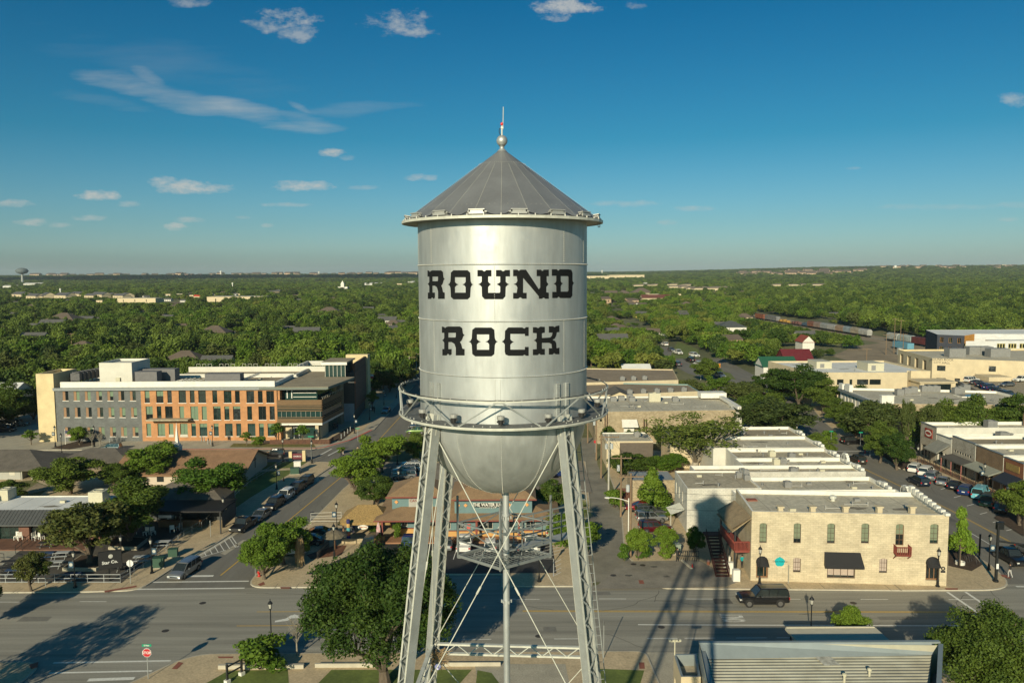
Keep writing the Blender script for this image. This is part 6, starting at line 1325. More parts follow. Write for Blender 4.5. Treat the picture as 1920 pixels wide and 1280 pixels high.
def make_car(kind,color,label,cat,loc,rz,name=None,group=None,scale=1):
    S=SPEC[kind]; L,W=S['L'],S['W']; hw=W/2; root=empty(name or {'pickup':'pickup_truck','van':'panel_van','minivan':'minivan','sedan':'sedan','hatch':'hatchback','suv':'sport_utility_car','bigsuv':'sport_utility_car'}[kind],loc,rz,label,cat,group,scale)
    pm=PC[color]; X=lambda f:(f-.5)*L; zl=.27 if kind not in('pickup','bigsuv') else .34
    b=MB(); st=[]
    pk=kind=='pickup'; bedz=.80
    for f,z in S['top']:
        taper=1-.10*max(0,(abs(f-.5)-.38)/.12)**2
        low=zl if .05<f<.95 else zl+.08; zs=min(z-.15,.62); zb=z-.05
        st.append((X(f),sect(hw*taper,low,zs,zb,z)))
    if pk:
        st2=[q for q in st if q[0]>=X(.36)]; st2=[(X(.385),sect(hw,zl,.62,1.08,1.13))]+[q for q in st2 if q[0]>X(.385)]; loft(b,st2)
        b.box(X(.01),-hw+.02,zl+.1,X(.384),-hw+.14,1.12);b.box(X(.01),hw-.14,zl+.1,X(.384),hw-.02,1.12);b.box(X(0),-hw+.02,zl+.15,X(.01),hw-.02,1.12);b.box(X(.01),-hw+.14,zl+.15,X(.384),hw-.14,bedz)
    else: loft(b,st)
    b.obj('body',pm,root,smooth=False)
    a,c,d_,e=S['cab']; zb=1.12 if pk else max(z for f,z in S['top'] if a<=f<=e+.05)-.03; zr=S['roof']; wb_=hw*.93; wt_=hw*.76
    P8=[(X(a),zb),(X(c),zr-.05),(X(d_),zr-.05),(X(e),zb-.02)]
    b=MB(); o=[]
    for (x,z),w_ in zip(P8,(wb_,wt_,wt_,wb_*.96)): o.append(((x,-w_,z),(x,w_,z)))
    b.face([o[0][0],o[0][1],o[1][1],o[1][0]][::-1]);b.face([o[1][0],o[1][1],o[2][1],o[2][0]][::-1]);b.face([o[2][0],o[2][1],o[3][1],o[3][0]][::-1])
    b.face([o[0][0],o[1][0],o[2][0],o[3][0]][::-1]); b.face([o[0][1],o[1][1],o[2][1],o[3][1]])
    g=b.obj('windows',carg,root)
    b=MB(); xs_=[X(c)-.05,X(c)+.08,X((c+d_)/2),X(d_)-.1,X(d_)+.02]
    rs_=[(xs_[0],.88,zr-.05),(xs_[1],1,zr),(xs_[2],1.0,zr+.03),(xs_[3],1,zr+.005),(xs_[4],.9,zr-.045)]
    loft(b,[(x,[(wt_*k*1.02,z-.06),(wt_*k*.96,z-.01),(wt_*k*.5,z+.02),(0,z+.03),(-wt_*k*.5,z+.02),(-wt_*k*.96,z-.01),(-wt_*k*1.02,z-.06)]) for x,k,z in rs_]); b.obj('roof',pm,root)
    b=MB(); 
    for s in(0,1):
        for i,j in((0,1),(3,2)): b.beam(o[i][s],o[j][s],.085,.06,up=(0,1,0))
        n_=3 if kind in('suv','bigsuv','minivan','van') else 2
        for q in range(1,n_+ (0 if pk else 0)):
            f=q/n_; lo=Vector(o[0][s]).lerp(Vector(o[3][s]),.12+.72*f); hi=Vector(o[1][s]).lerp(Vector(o[2][s]),f); b.beam(lo,hi,.07,.04,up=(0,1,0))
    if kind=='van':
        for s in(0,1): v=[Vector(o[0][s]),Vector(o[1][s]),Vector(o[1][s]).lerp(Vector(o[2][s]),.72),Vector(o[0][s]).lerp(Vector(o[3][s]),.68)]; dy=.012*(1 if s else -1); q=[(p.x,p.y+dy,p.z) for p in v]; b.face(q if s else q[::-1])
    b.obj('pillars',pm if kind!='suv' else pm,root)
    wr=S['wr']; wx=(X(.19),X(.815)) if not pk else (X(.2),X(.82))
    for x in wx:
        for s in(-1,1):
            b=MB(); b.tube((x,s*(hw-.24),wr),(x,s*(hw-.012),wr),wr,18); wo_=b.obj('wheel',tyre,root)
            b=MB(); b.tube((x,s*(hw-.05),wr),(x,s*(hw+.0),wr),wr*.64,12); 
            b.obj('rim',rim,wo_)
    b=MB()
    for x in wx:
        for s in(-1,1): b.tube((x,s*(hw-.3),wr+.03),(x,s*(hw-.025)+s*.02,wr+.03),wr*1.17,18)
    b.box(X(.1),-hw+.1,zl-.08,X(.9),hw-.1,zl+.02); b.obj('wheel_arches',trimb,root)
    tz=S['top'][-2][1]; 
    for s in(-1,1):
        b=MB(); b.box(X(.972),s*hw*.58-.02,tz-.18,X(.998),s*hw*.90,tz-.02); b.obj('headlight',hl,root)
        b=MB(); b.box(X(-.002),s*hw*.72,.82 if kind!='sedan' else .72,X(.012),s*hw*.97,1.05 if kind!='sedan' else .9); b.obj('taillight',tl,root)
        b=MB(); b.box(X(d_)+.05 if not pk else X(.66),s*(hw-.02),zb-.02,X(d_)+.22 if not pk else X(.69),s*(hw+.16),zb+.13); b.obj('side_mirror',pm,root)
    if kind in('bigsuv','suv','minivan'):
        b=MB(); [b.box(X(a)+.15,s*(wb_*.985)-.015,zb-.02,X(e)-.15,s*(wb_*.985)+.015,zb+.025) for s in(-1,1)]; [b.tube((X(c)+.1,s*wt_*.86,zr+.03),(X(d_)-.1,s*wt_*.86,zr+.03),.022,5) for s in(-1,1)]; b.obj('chrome_trim',mat('chrome',(.5,.5,.5),rough=.25,metal=.9,var=0),root)
    b=MB(); b.box(X(.985),-hw*.5,.5,X(1.003),hw*.5,tz-.08); b.obj('grille',trimb,root)
    b=MB(); b.box(X(-.004),-.24,.62 if kind=='sedan' else .72,X(.0),.24,.76 if kind=='sedan' else .88); b.obj('licence_plate',platem,root)
    return root
def road_angle(p,q): p,q=Vector(p[:2]),Vector(q[:2]); return math.atan2(q.y-p.y,q.x-p.x)
def car_px(kind,color,label,px,py,front,cat=None,z=.006,rz=None,group=None,scale=None):
    scale=scale or (1 if kind=='bigsuv' else .93)
    """px,py: ground centre of the car; front: pixel the nose points to"""
    c=P(px,py,z); 
    if rz is None: rz=road_angle(c,P(front[0],front[1],z))
    return make_car(kind,color,label,cat or {'pickup':'pickup truck','van':'van','minivan':'minivan','sedan':'car','hatch':'car','suv':'SUV','bigsuv':'SUV'}[kind],c,rz,group=group,scale=scale)
car_px('bigsuv','black','black SUV with red tail light driving left on the wide road',1429,1131,None,rz=math.pi)
car_px('minivan','silver','silver minivan waiting at the stop line of the left street',347,1076,None,rz=R(-100))
ds=R(82); dr=R(-98); gl='cars parked along the left street'
car_px('pickup','black','big black pickup, nearest of the cars parked along the left street',457,991,None,rz=dr,group=gl)
car_px('sedan','lightgrey','silver grey sedan parked between the black pickup and a black SUV',489,972,None,rz=dr,group=gl)
car_px('suv','black','black SUV parked between the silver grey sedan and the white SUV, left street',514,951,None,rz=dr,group=gl)
car_px('suv','white','white SUV parked third from the corner end, left street kerb',534,936,None,rz=dr,group=gl)
car_px('suv','brown','dark brown SUV parked behind the white one on the left street',555,922,None,rz=dr,group=gl)
car_px('suv','black','farthest black SUV of the row parked along the left street',572,910,None,rz=dr,group=gl)
car_px('suv','black','black SUV parked by the church sign beyond the gable wall',512,857,None,z=.15,rz=R(190))
car_px('suv','teal','dark SUV parked on the cross street left of the church roof',206,845,None,rz=R(185))
car_px('sedan','black','black sedan parked behind the church by the cross street',197,857,None,z=.15,rz=R(75))
car_px('sedan','lightgrey','silver sedan driving on the plaza side drive beside the tall office building',724,773,None,rz=R(-93),z=.14)
gf='vehicles parked nose in before the water jug restaurant'
car_px('minivan','teal','dark teal minivan facing out beside the thatched patio',694,1029,None,z=.15,rz=R(-98),group=gf)
car_px('pickup','blue','blue pickup parked with its tailgate out, left of the tower legs',767,1027,None,z=.15,rz=R(90),group=gf)
car_px('sedan','lightgrey','grey car half hidden behind the back left tower leg',838,1025,None,z=.15,rz=R(90),group=gf)
car_px('pickup','white','white pickup parked right of the left tower legs',872,1027,None,z=.15,rz=R(88),group=gf)
car_px('hatch','white','small white car parked left of the tower riser pipe',920,1028,None,z=.15,rz=R(90),group=gf)
car_px('sedan','black','dark car parked right behind the tower riser pipe',961,1029,None,z=.15,rz=R(90),group=gf)
car_px('pickup','white','white pickup with open dark bed, rightmost under the tower platform',997,1026,None,z=.15,rz=R(90),group=gf)
car_px('suv','white','white SUV parked beside the green tree at the right end of the restaurant',1032,1000,None,z=.15,rz=R(95),group=gf)
gc='cars parked by the sculpted tree stump'
car_px('suv','white','white SUV parked just behind the tall bare tree stump',543,1038,None,z=.15,rz=R(187),group=gc)
car_px('sedan','navy','navy blue car parked in the middle behind the tree stump',577,1020,None,z=.15,rz=R(187),group=gc)
car_px('sedan','black','black car farthest behind the tree stump by the white ramp',592,1006,None,z=.15,rz=R(187),group=gc)
gr='cars parked in the lot behind the water jug restaurant'
for i,(px,py,k,c,lab) in enumerate([(738,918,'sedan','lightgrey','pale blue grey sedan in the shade at the front of the rear lot'),(757,897,'suv','lightgrey','shiny grey SUV glinting in the rear lot'),(766,883,'suv','white','white SUV in the middle of the rear lot'),(773,874,'sedan','silver','silver sedan at the back of the rear lot'),(748,925,'hatch','turq','pale teal hatchback nearest the brown restaurant roof'),(757,889,'suv','lightgrey','second grey SUV between the white and the glinting one'),
 (780,812,'sedan','lime','lime green car left of the tank at the far lot'),(785,804,'suv','black','black SUV behind the lime green car'),(789,796,'suv','white','white SUV under the balcony ring left of the tank'),(790,790,'sedan','black','black car farthest in the lot left of the tank')]):
    car_px(k,c,lab,px,py,None,z=.15,rz=R([185,186,187,185,184,186,180,182,183,180][i]),group=gr)
car_px('sedan','blue','blue car parked beneath the tank bowl near the alley',1040,893,None,z=.15,rz=R(10),group=gr)
ga='cars parked beside the alley utility poles'
car_px('sedan','red','bright red sedan parked by the stone garden wall',1199,956,None,z=.15,rz=R(176),group=ga)
car_px('suv','grey','dark grey SUV parked next to the bright red sedan',1219,966,None,z=.15,rz=R(5),group=ga)
car_px('suv','silver','silver SUV second from the front beside the alley poles',1221,977,None,z=.15,rz=R(5),group=ga)
car_px('suv','darkred','dark red SUV with black roof nearest the alley shrubs',1228,996,None,z=.15,rz=R(4),group=ga)
gm='cars parked at an angle before the storefronts'; am=R(48)
for i,(px,py,k,c,lab) in enumerate([(1717,883,'suv','white','white SUV first in the angled row by the tree'),(1737,889,'minivan','white','white minivan second in the angled row before the storefronts'),(1750,898,'suv','silver','silver SUV third in the angled row before the storefronts'),(1770,907,'sedan','silver','silver sedan fourth in the angled row before the storefronts'),(1791,915,'sedan','black','black sedan fifth in the angled row, left of the dark blue one'),(1812,925,'suv','blue','dark blue SUV parked left of the turquoise van'),(1838,932,'van','turq','old turquoise panel van parked before the navy awning'),(1855,946,'bigsuv','green','dark green big SUV parked right of the turquoise van'),(1880,958,'suv','black','black SUV nearest the trees at the end of the angled row')]):
    car_px(k,c,lab,px,py,None,rz=am,group=gm)
car_px('suv','navy','dark blue SUV driving away along the main street past the angled row',1722,908,None,rz=R(92))
car_px('suv','brown','dark grey-brown SUV driving away before the crosswalk',1607,867,None,rz=R(92))
car_px('suv','black','black SUV parked in the shade by the stop sign',1597,832,None,rz=R(10))
car_px('pickup','black','black pickup waiting at the lower right intersection',1893,1052,None,rz=R(-88))
car_px('sedan','lightgrey','grey car entering at the right edge beyond the black pickup',1935,1042,None,rz=R(-88))
car_px('sedan','navy','dark car parked behind the white parapet, left kerb of main street',1588,893,None,rz=R(92)); car_px('sedan','lightgrey','pale car behind the white parapet, left kerb of main street',1600,903,None,rz=R(92))
car_px('suv','grey','grey jeep like SUV parked between the street trees',1499,770,None,rz=R(92)); car_px('suv','red','dark red car shaded by the trees beside the northern crossing',1424,742,None,rz=R(20))
gn='cars on the northern street'
for px,py,k,c,rz_,lab in [(1394,740,'suv','white',170,'white car turning at the northern crossing'),(1350,708,'suv','silver',-80,'silver car coming down the northern street'),(1309,686,'suv','white',100,'white car right lane of the northern street'),(1316,690,'sedan','lightgrey',100,'grey car just right of the white one, northern street'),(1294,678,'suv','black',100,'black car going up the northern street'),(1257,680,'suv','black',100,'black SUV parked left side of the northern street'),(1268,686,'suv','grey',100,'dark grey SUV parked nearest on the left of the northern street'),(1271,664,'pickup','white',-80,'white pickup coming down the northern street'),(1302,669,'suv','white',-70,'white car parked by the little red sign'),(1259,658,'sedan','lightgrey',-80,'grey car behind the white pickup'),(1246,648,'suv','white',100,'farthest white car of the northern street'),(1330,738,'sedan','navy',10,'dark car parked by the tan hall'),(1338,741,'sedan','lightgrey',10,'grey car parked by the tan hall')]:
    car_px(k,c,lab,px,py,None,z=.02,rz=R(rz_),group=gn,scale=1.15)
gt='cars parked on the civic building lot'
for i in range(9): car_px(['suv','sedan','sedan','suv','sedan','sedan','suv','sedan','sedan'][i],['white','grey','navy','blue','navy','grey','navy','blue','white'][i],['white SUV first in the civic lot row','grey sedan second in the civic lot row','navy sedan third in the civic lot row','blue SUV fourth in the civic lot row','navy sedan fifth in the civic lot row','grey sedan sixth in the civic lot row','navy SUV seventh in the civic lot row','blue sedan eighth in the civic lot row','white sedan last in the civic lot row'][i],1822+i*11.5,716+i*4.6,None,z=5.07,rz=R(20),group=gt)
for px,py,k,c,lab in((1888,724,'sedan','lightgrey','silver sedan leaving the middle of the civic lot'),(1900,708,'suv','white','white SUV at the back of the civic lot'),(1914,715,'suv','white','second white SUV at the right edge of the civic lot')): car_px(k,c,lab,px,py,None,z=5.07,rz=R(200),group=gt)
for i,(px,py,c) in enumerate([(8,800,'grey'),(22,799,'black'),(36,798,'lightgrey'),(10,809,'navy')]): car_px('suv',c,['grey','black','silver','navy'][i]+' SUV parked at the left edge before the trees',px,py,None,z=.16,rz=R(8),group='SUVs parked at the far left edge')
dk=MB(); dk.prism(pxs([(1792,716),(1990,700),(2000,780),(1886,762)],5.0),0,5.0,0,1); dk.obj('parking_deck',[tanw,mat('deck_tan',(.36,.30,.20),var=.12,fine=5)],kind='structure'); w_=pxs([(1792,716),(1886,762)],5.0); dk=MB(); dk.beam((*w_[0],5.35),(*w_[1],5.35),.35,.7); dk.obj('deck_wall',rubblep,label='long low pale stone parapet wall along the civic car park',cat='wall')
# freight train: hopper cars, tank and box cars
def wagon(name,label,cat,c,rz,L,h,col,kind):
    e=empty(name,c,rz,label,cat,'freight train wagons'); b=MB()
    m=mat('wagon_'+col[0],tuple(v*.72 for v in col[1]),var=.25,scale=.5,rough=.8)
    if kind=='hopper':
        loft(b,[(-L/2,[(1.2,1.2),(1.5,2.2),(1.5,3.6),(.9,4.4),(0,4.6),(-.9,4.4),(-1.5,3.6),(-1.5,2.2),(-1.2,1.2)]),(L/2,[(1.2,1.2),(1.5,2.2),(1.5,3.6),(.9,4.4),(0,4.6),(-.9,4.4),(-1.5,3.6),(-1.5,2.2),(-1.2,1.2)])])
        for i in range(10): x=-L/2+L*(i+.5)/10; b.box(x-.05,-1.56,1.6,x+.05,1.56,3.7)
    elif kind=='flat': b.box(-L/2,-1.4,1.1,L/2,1.4,1.5); [b.box(x,-1.2,1.5,x+2,1.2,2.6+.4*(i%2)) for i,x in enumerate((-L*.4,-L*.1,L*.2))]
    else:
        b.box(-L/2,-1.5,1.2,L/2,1.5,h); [b.box(-L/2+L*(i+.5)/12-.05,-1.56,1.3,-L/2+L*(i+.5)/12+.05,1.56,h-.1) for i in range(12)]
    b.obj('body',m,e); b=MB(); b.box(-L/2+.2,-1.3,.9,L/2-.2,1.3,1.15)
    b.obj('underframe',trimb,e)
    for s in(-1,1):
        b=MB(); [b.tube((s*(L/2-2)+q,-1.0,.5),(s*(L/2-2)+q,1.0,.5),.45,10) for q in(-.9,.9)]; b.obj('bogie',trimb,e)
def at_track(px,yoff=0):
    # track line from (1420,596) to (1745,652)
    f=(px-1420)/325; q=P(px,598+f*54,0); return q
tr=[(1427,14,'box',('red_box',(.30,.10,.05))),(1448,20,'box',('grey_box',(.22,.22,.22))),(1472,16,'flat',('yellow_end',(.45,.26,.05))),(1494,16,'flat',('mixed_load',(.16,.07,.06))),(1511,15,'flat',('blue_load',(.05,.10,.16))),(1523,12,'hopper',('rust',(.24,.10,.06))),(1535,14,'hopper',('pale_rust',(.30,.22,.18))),(1548,14,'hopper',('grey_hop',(.33,.35,.34))),(1562,14,'hopper',('grey_hop2',(.38,.38,.36))),(1577,13,'hopper',('tan_rust',(.36,.25,.17))),(1592,13,'hopper',('blue_grey',(.28,.34,.36))),(1606,13,'hopper',('beige_hop',(.40,.35,.26))),(1622,13,'hopper',('silver_hop',(.42,.42,.39))),
 (1676,15,'hopper',('silver2',(.44,.46,.43))),(1700,15,'hopper',('silver3',(.40,.46,.44))),(1728,16,'box',('maroon_box',(.16,.035,.035)))]
A_=at_track(1420);B_=at_track(1745)
for i,(px,L,k,c) in enumerate(tr):
    p=at_track(px); q=at_track(px+3); nx_=at_track(tr[i+1][0]) if i+1<len(tr) else at_track(px+30)
    pv=at_track(tr[i-1][0]) if i else at_track(px-15)
    Lr=min((nx_-p).length,(p-pv).length)*.98 if i not in(12,13) else (at_track(px+6)-at_track(px-7)).length
    wagon('freight_wagon','%s freight wagon, %s of the train counted from its far end'%(c[0].replace('_',' ').replace('2','').replace('3','').replace('box','').replace('hop','').strip(),['first','second','third','fourth','fifth','sixth','seventh','eighth','ninth','tenth','eleventh','twelfth','thirteenth','fourteenth','fifteenth','last'][i]),'wagon',p,road_angle(p,q),max(10,Lr),4.3,c,k)
b=MB(); p=at_track(1400); q=at_track(1800); 
for s in(-.75,.75): b.beam((p.x+s,p.y,.12),(q.x+s,q.y,.12),.1,.1)
b.obj('railway_track',stl,kind='structure')
e=empty('blue_wagon',P(1693,656),road_angle(P(1672,653),P(1710,660)),'sky blue freight wagon standing apart in the gravel yard','wagon'); b=MB(); b.box(-6.5,-1.5,1,6.5,1.5,3.6); b.obj('body',mat('sky_wagon',(.13,.32,.42),var=.15),e); b=MB(); [b.tube((x,-1,.5),(x,1,.5),.45,10) for x in(-5,-3.8,3.8,5)]; b.obj('bogie',trimb,e)
e=empty('storage_tank',P(1687,665),0,'pale grey steel tank behind the blue wagon in the yard','tank'); 
b=MB(); b.lathe([(0.01,3.2),(1.3,2.9),(1.3,0)],(0,0,0),14); b.obj('shell',stl,e)
# ---------------- street furniture ----------------
lampb=mat('lamp_black',(.012,.014,.015),rough=.45,var=0,metal=.2); lampgl=mat('lamp_glass',(.45,.44,.38),rough=.3,var=0); bann=mat('banner_blue',(.03,.07,.11),rough=.8,var=0); bannw=mat('banner_white',(.45,.45,.40),var=0)
def lamp0():
    e=empty('street_lamp',(0,0,0),0,'x','street lamp','black lantern street lamps')
    b=MB(); b.lathe([(.24,0),(.24,.12),(.15,.2),(.13,.75),(.08,.85),(.06,1.0),(.05,3.4),(.07,3.5),(.05,3.6)],(0,0,0),12); b.obj('pole',lampb,e)
    b=MB(); b.lathe([(.07,3.6),(.12,3.68),(.20,4.12)],(0,0,0),8); b.obj('lantern_glass',lampgl,e)
    b=MB(); b.lathe([(.24,4.12),(.25,4.16),(.14,4.32),(.05,4.42),(.03,4.5),(.045,4.55),(0.01,4.64)],(0,0,0),8); b.lathe([(.02,3.55),(.14,3.6),(.14,3.66),(.03,3.7)],(0,0,0),8)
    for i in range(4):
        t=math.pi/4+i*math.pi/2; b.tube((.125*math.cos(t),.125*math.sin(t),3.66),(.21*math.cos(t),.21*math.sin(t),4.13),.012,4)
    b.obj('lantern_cap',lampb,e); return e
def addbanner(e,side=1,w=.55,h=.75,mt=None,dz=2.35):
    b=MB(); b.box(.08*side,-.012,dz,(.08+w)*side,.012,dz+h); o=b.obj('banner',mt or bann,e)
    b=MB(); b.box(0,-.015,dz+h,(.1+w)*side,.015,dz+h+.03); b.box(0,-.015,dz-.03,(.1+w)*side,.015,dz); b.obj('banner_arm',lampb,e)
    b=MB(); c=[((.08+w/2)*side+.2*math.cos(t*math.pi/7),-.016,dz+h/2+.2*math.sin(t*math.pi/7)) for t in range(14)]; b.face(c); b.obj('banner_emblem',bannw,o)
L0=lamp0(); index_kids()
lamps=[(141,1101,'beside the small tree on the picnic yard pavement','b-1'),(285,1074,'nearest the silver minivan by the green bin','b1'),(420,988,'at the bar end of the railing, left street','b1'),(519,917,'by the lawn, behind parked brown SUV','b1'),(585,868,'at the church corner of the crosswalk',''),(531,864,'beside the church sign',''),(632,1000,'left of the thatched pavilion','b-1'),(497,1073,'under the corner trees by the hydrant',''),(627,1046,'on the edge of the dark front lot',''),(702,945,'under the tree behind the thatched roof','b-1'),(745,870,'right of the tall tree, rear lot entrance','b-1'),(665,812,'on the tan plaza before the red kerb','b1'),(693,787,'on the plaza next to two walkers','b1'),(720,759,'farther along the plaza','b1'),(743,746,'farthest of the plaza row','b1'),
 (104,837,'before the cream stair tower','b-1'),(177,837,'before the grey brick wing',''),(399,836,'before the orange brick wing','b-1'),(116,853,'short one by the brown house',''),(1424,1094,'before the arched door, left of the teal sign',''),(1758,1099,'before the right arched door',''),(1854,1068,'on the corner pavement right of the limestone building','b1'),(509,1208,'behind the round shrub, near road edge',''),(1520,1200,'peeping over the cream canopy of the foreground',''),(1845,917,'before the storefront awnings','b-1'),(1720,880,'between the street tree and white SUV',''),(1887,962,'beside trees at the right edge',''),(748,930,'near the pale pavement behind the restaurant',''),(229,1068,'dark one behind the sign board',''),(1493,836,'by the small round tree','b1'),(1011,1090,'on the front pavement right of the riser pipe','')]
for i,(px,py,lab,bn) in enumerate(lamps):
    base=L0 if i==0 else dup(L0) 
    base.location=P(px,py,.12); base.scale=(1,1,1.0)
    base['label']='black lantern street lamp '+lab
LB_=[o for o in bpy.data.objects if o.parent is None and o.name.startswith('street_lamp')]
for (px,py,lab,bn),o in zip(lamps,LB_):
    if bn: addbanner(o,int(bn[1:]))
# utility poles
woodp=mat('utility_wood',(.22,.15,.09),var=.2,scale=3,stretch=(3,3,.4)); tfm=mat('transformer_grey',(.42,.44,.43),rough=.5,var=0)
def upole(px,py,h,label,arms=1,tf=1,m=None,arm=1.3,rz=0):
    e=empty('utility_pole',P(px,py,.1),rz,label,'utility pole','wooden utility poles'); b=MB(); b.tube((0,0,0),(0,0,h),.16,8,.11); b.obj('pole',m or woodp,e)
    b=MB()
    for k in range(arms): b.box(-arm,-.18,h-.5-k*1.0,arm,-.08,h-.36-k*1.0); [b.lathe([(.05,0),(.05,.14),(.02,.18)],(x,-.13,h-.36-k*1.0),6) for x in(-arm+.1,-arm*.4,arm*.4,arm-.1)]
    if arms: b.obj('crossarm',woodp,e)
    for k in range(tf): b=MB(); s=[-1,1,0][k%3]; b.lathe([(.02,0),(.24,.02),(.24,.85),(.02,.95)],(s*.42,-.3,h-2.3),10); b.obj('transformer',tfm,e)
    return e
up=[(1139,935,0,'',0),]
def uph(px,pb,pt_): q=P(px,pb,.1); return at(px,pt_,q.y).z
upole(1141,935,uph(1141,935,815),'tall pale utility pole with two transformers by the alley edge',1,2,m=mat('pale_pole',(.42,.40,.34),var=.1),arm=1.6)
upole(1164,968,uph(1164,968,854),'wooden utility pole with small transformer, left of the red sedan',1,1,arm=1.5)
upole(1182,1045,uph(1182,1045,888),'front wooden utility pole next to the hook armed street light',1,1,arm=1.6)
upole(1118,862,uph(1118,862,775),'slim utility pole by the far bend of the alley',0,1); upole(1127,896,uph(1127,896,815),'dark brown utility pole halfway along the alley',0,0)
upole(1102,830,uph(1102,830,750),'utility pole hard by the balcony ring right side',0,2)
for px,pb,pt_,lab in((768,715,668,'leftmost utility pole left of the tank with a crossarm'),(763,712,676,'utility pole with two crossarms just left of the tank'),(737,712,676,'utility pole with transformer beyond the plaza'),(781,708,662,'pale utility pole touching the left side of the tank')): upole(px,pb,uph(px,pb,pt_),lab,2 if px==763 else 1,1 if px==737 else 0,m=MATS['pale_pole'],arm=2.2)
for px,pb,pt_,lab in((1624,700,660,'utility pole behind the white roofed civic building'),(1688,650,600,'left yard utility pole beyond the pale wagons'),(1677,640,597,'tall pole behind the freight wagons'),(1693,664,625,'brown pole standing in front of the blue wagon'),(1676,662,626,'pole at the left end of the blue wagon'),(1661,665,645,'short pale pole in the grassy yard'),(361,618,590,'lone tall utility pole in the left woods'),(646,598,577,'small utility pole amid woods left of the tank'),(135,660,625,'thin utility pole in woods above the stair tower'),(505,635,617,'utility pole in the woods behind the orange wing'),(1124,560,552,'street light beside the far road bend')): upole(px,pb,max(9,uph(px,pb,pt_)),lab,1,0,m=woodp,arm=1.6)
# hook street light in front of the alley
e=empty('street_light',P(1178,1042,.1),0,'white curved arm street light in front of the wooden utility pole','street light'); h=uph(1178,1042,935); b=MB(); b.tube((0,0,0),(0,0,h),.07,8); pr=(0,0,h-.4)
for i in range(1,7): q=(-2.4*i/6,0,h-.4+.5*math.sin(math.pi*.5*i/6)); b.tube(pr,q,.05,6); pr=q
b.obj('pole',capw,e); b=MB(); b.sphere((-2.7,0,h+.08),.3,10,6,sz=.35,sx=1.3); b.obj('lamp_head',capw,e)
# wires
def wire(p,q,sag,lab):
    b=MB(); p=Vector(p);q=Vector(q); pr=p
    for i in range(1,9): f=i/8; c=p.lerp(q,f)-Vector((0,0,4*sag*f*(1-f))); b.tube(pr,c,.022,3,cap=False); pr=c
    b.obj('power_line',cablem,label=lab,cat='power line',group='power lines')
q=P(1182,1045,.1); zt=uph(1182,1045,895); w2=at(1376,928,101.5)
wire((q.x,q.y,zt-1.2),w2,.3,'power line from the front utility pole to the white brick building, upper'); wire((q.x,q.y,zt-3.2),at(1355,957,99),.3,'lower power line from the front utility pole toward the red porch')
wire((q.x,q.y,zt),tuple(P(1164,968,0)[:2])+(uph(1164,968,858),),.4,'power line joining the two wooden poles beside the alley')
for k,(a,c) in enumerate((((1182,1045,895),(1164,968,858)),((1164,968,858),(1141,935,820)),((1141,935,820),(1127,896,818)),((1127,896,818),(1118,862,778)),((1118,862,778),(1102,830,755)))):
    p=P(a[0],a[1],.1);q=P(c[0],c[1],.1)
    for s in(-.9,.9): wire((p.x+s,p.y,uph(*a)-.2),(q.x+s,q.y,uph(*c)-.2),.35,'%s power line of the %s span of alley poles counted from the front'%('left' if s<0 else 'right',['first','second','third','fourth','last'][k]))
# signs
def post(e,h,r=.04,m=None): b=MB(); b.tube((0,0,0),(0,0,h),r,6); return b.obj('post',m or stl,e)
signr=mat('sign_red',(.45,.01,.02),rough=.5,var=0); signg=mat('sign_green',(.0,.25,.13),rough=.5,var=0); signw=mat('sign_white',(.7,.7,.66),rough=.5,var=0)
def octo(e,z,r,m,y=-.06,n=8,ph=math.pi/8,name='plate'):
    b=MB(); c=[(r*math.cos(ph+2*math.pi*i/n),y,z+r*math.sin(ph+2*math.pi*i/n)) for i in range(n)]; b.face(c); c2=[(x,y+.015,zz) for x,_,zz in c]; b.face(c2[::-1]); [b.face([c[i],c2[i],c2[(i+1)%n],c[(i+1)%n]]) for i in range(n)]; return b.obj(name,m,e)
def stopsign(px,py,rz,label,street=None,back=False):
    e=empty('stop_sign',P(px,py,.12),rz,label,'stop sign'); post(e,2.9); octo(e,2.45,.42,signw,-.05); octo(e,2.45,.385,signr,-.068,name='red_face'); text('lettering','STOP',.34,signw,e,(0,-.088,2.45),extrude=.004,bold=True)
    if street: b=MB(); b.box(-.42,-.02,3.0,.42,.0,3.22); o=b.obj('street_name_plate',signg,e); text('lettering',street,.18,signw,o,(0,-.03,3.11),extrude=.003,bold=True)
    return e
stopsign(278,1272,0,'red STOP sign with a green street name plate at the lower left corner','E Main'); stopsign(1631,857,0,'small red STOP sign under the trees across main street'); stopsign(245,1094,math.pi,'grey back of a stop sign seen at the picnic yard corner')
def signp(name,px,py,h,label,cat,w,hh,m,rz=0,txt=None,tm=None,round_=0,tz=.2):
    e=empty(name,P(px,py,.12),rz,label,cat); post(e,h)
    if round_: octo(e,h-.2,w/2,m,n=16)
    else: b=MB(); b.box(-w/2,-.07,h-hh,w/2,-.05,h); b.obj('plate',m,e)
    if txt: text('lettering',txt,tz,tm or letb,e,(0,-.09,h-hh/2),extrude=.003,bold=True)
    return e
e=signp('truck_ban_sign',479,1080,2.9,'white square no trucks sign at the corner by the hydrant','traffic sign',.72,.72,signw)
b=MB(); 
for i in range(20):
    t0,t1=2*math.pi*i/20,2*math.pi*(i+1)/20; b.face([(.30*math.cos(t0),-.075,2.54+.30*math.sin(t0)),(.30*math.cos(t1),-.075,2.54+.30*math.sin(t1)),(.24*math.cos(t1),-.075,2.54+.24*math.sin(t1)),(.24*math.cos(t0),-.075,2.54+.24*math.sin(t0))][::-1])
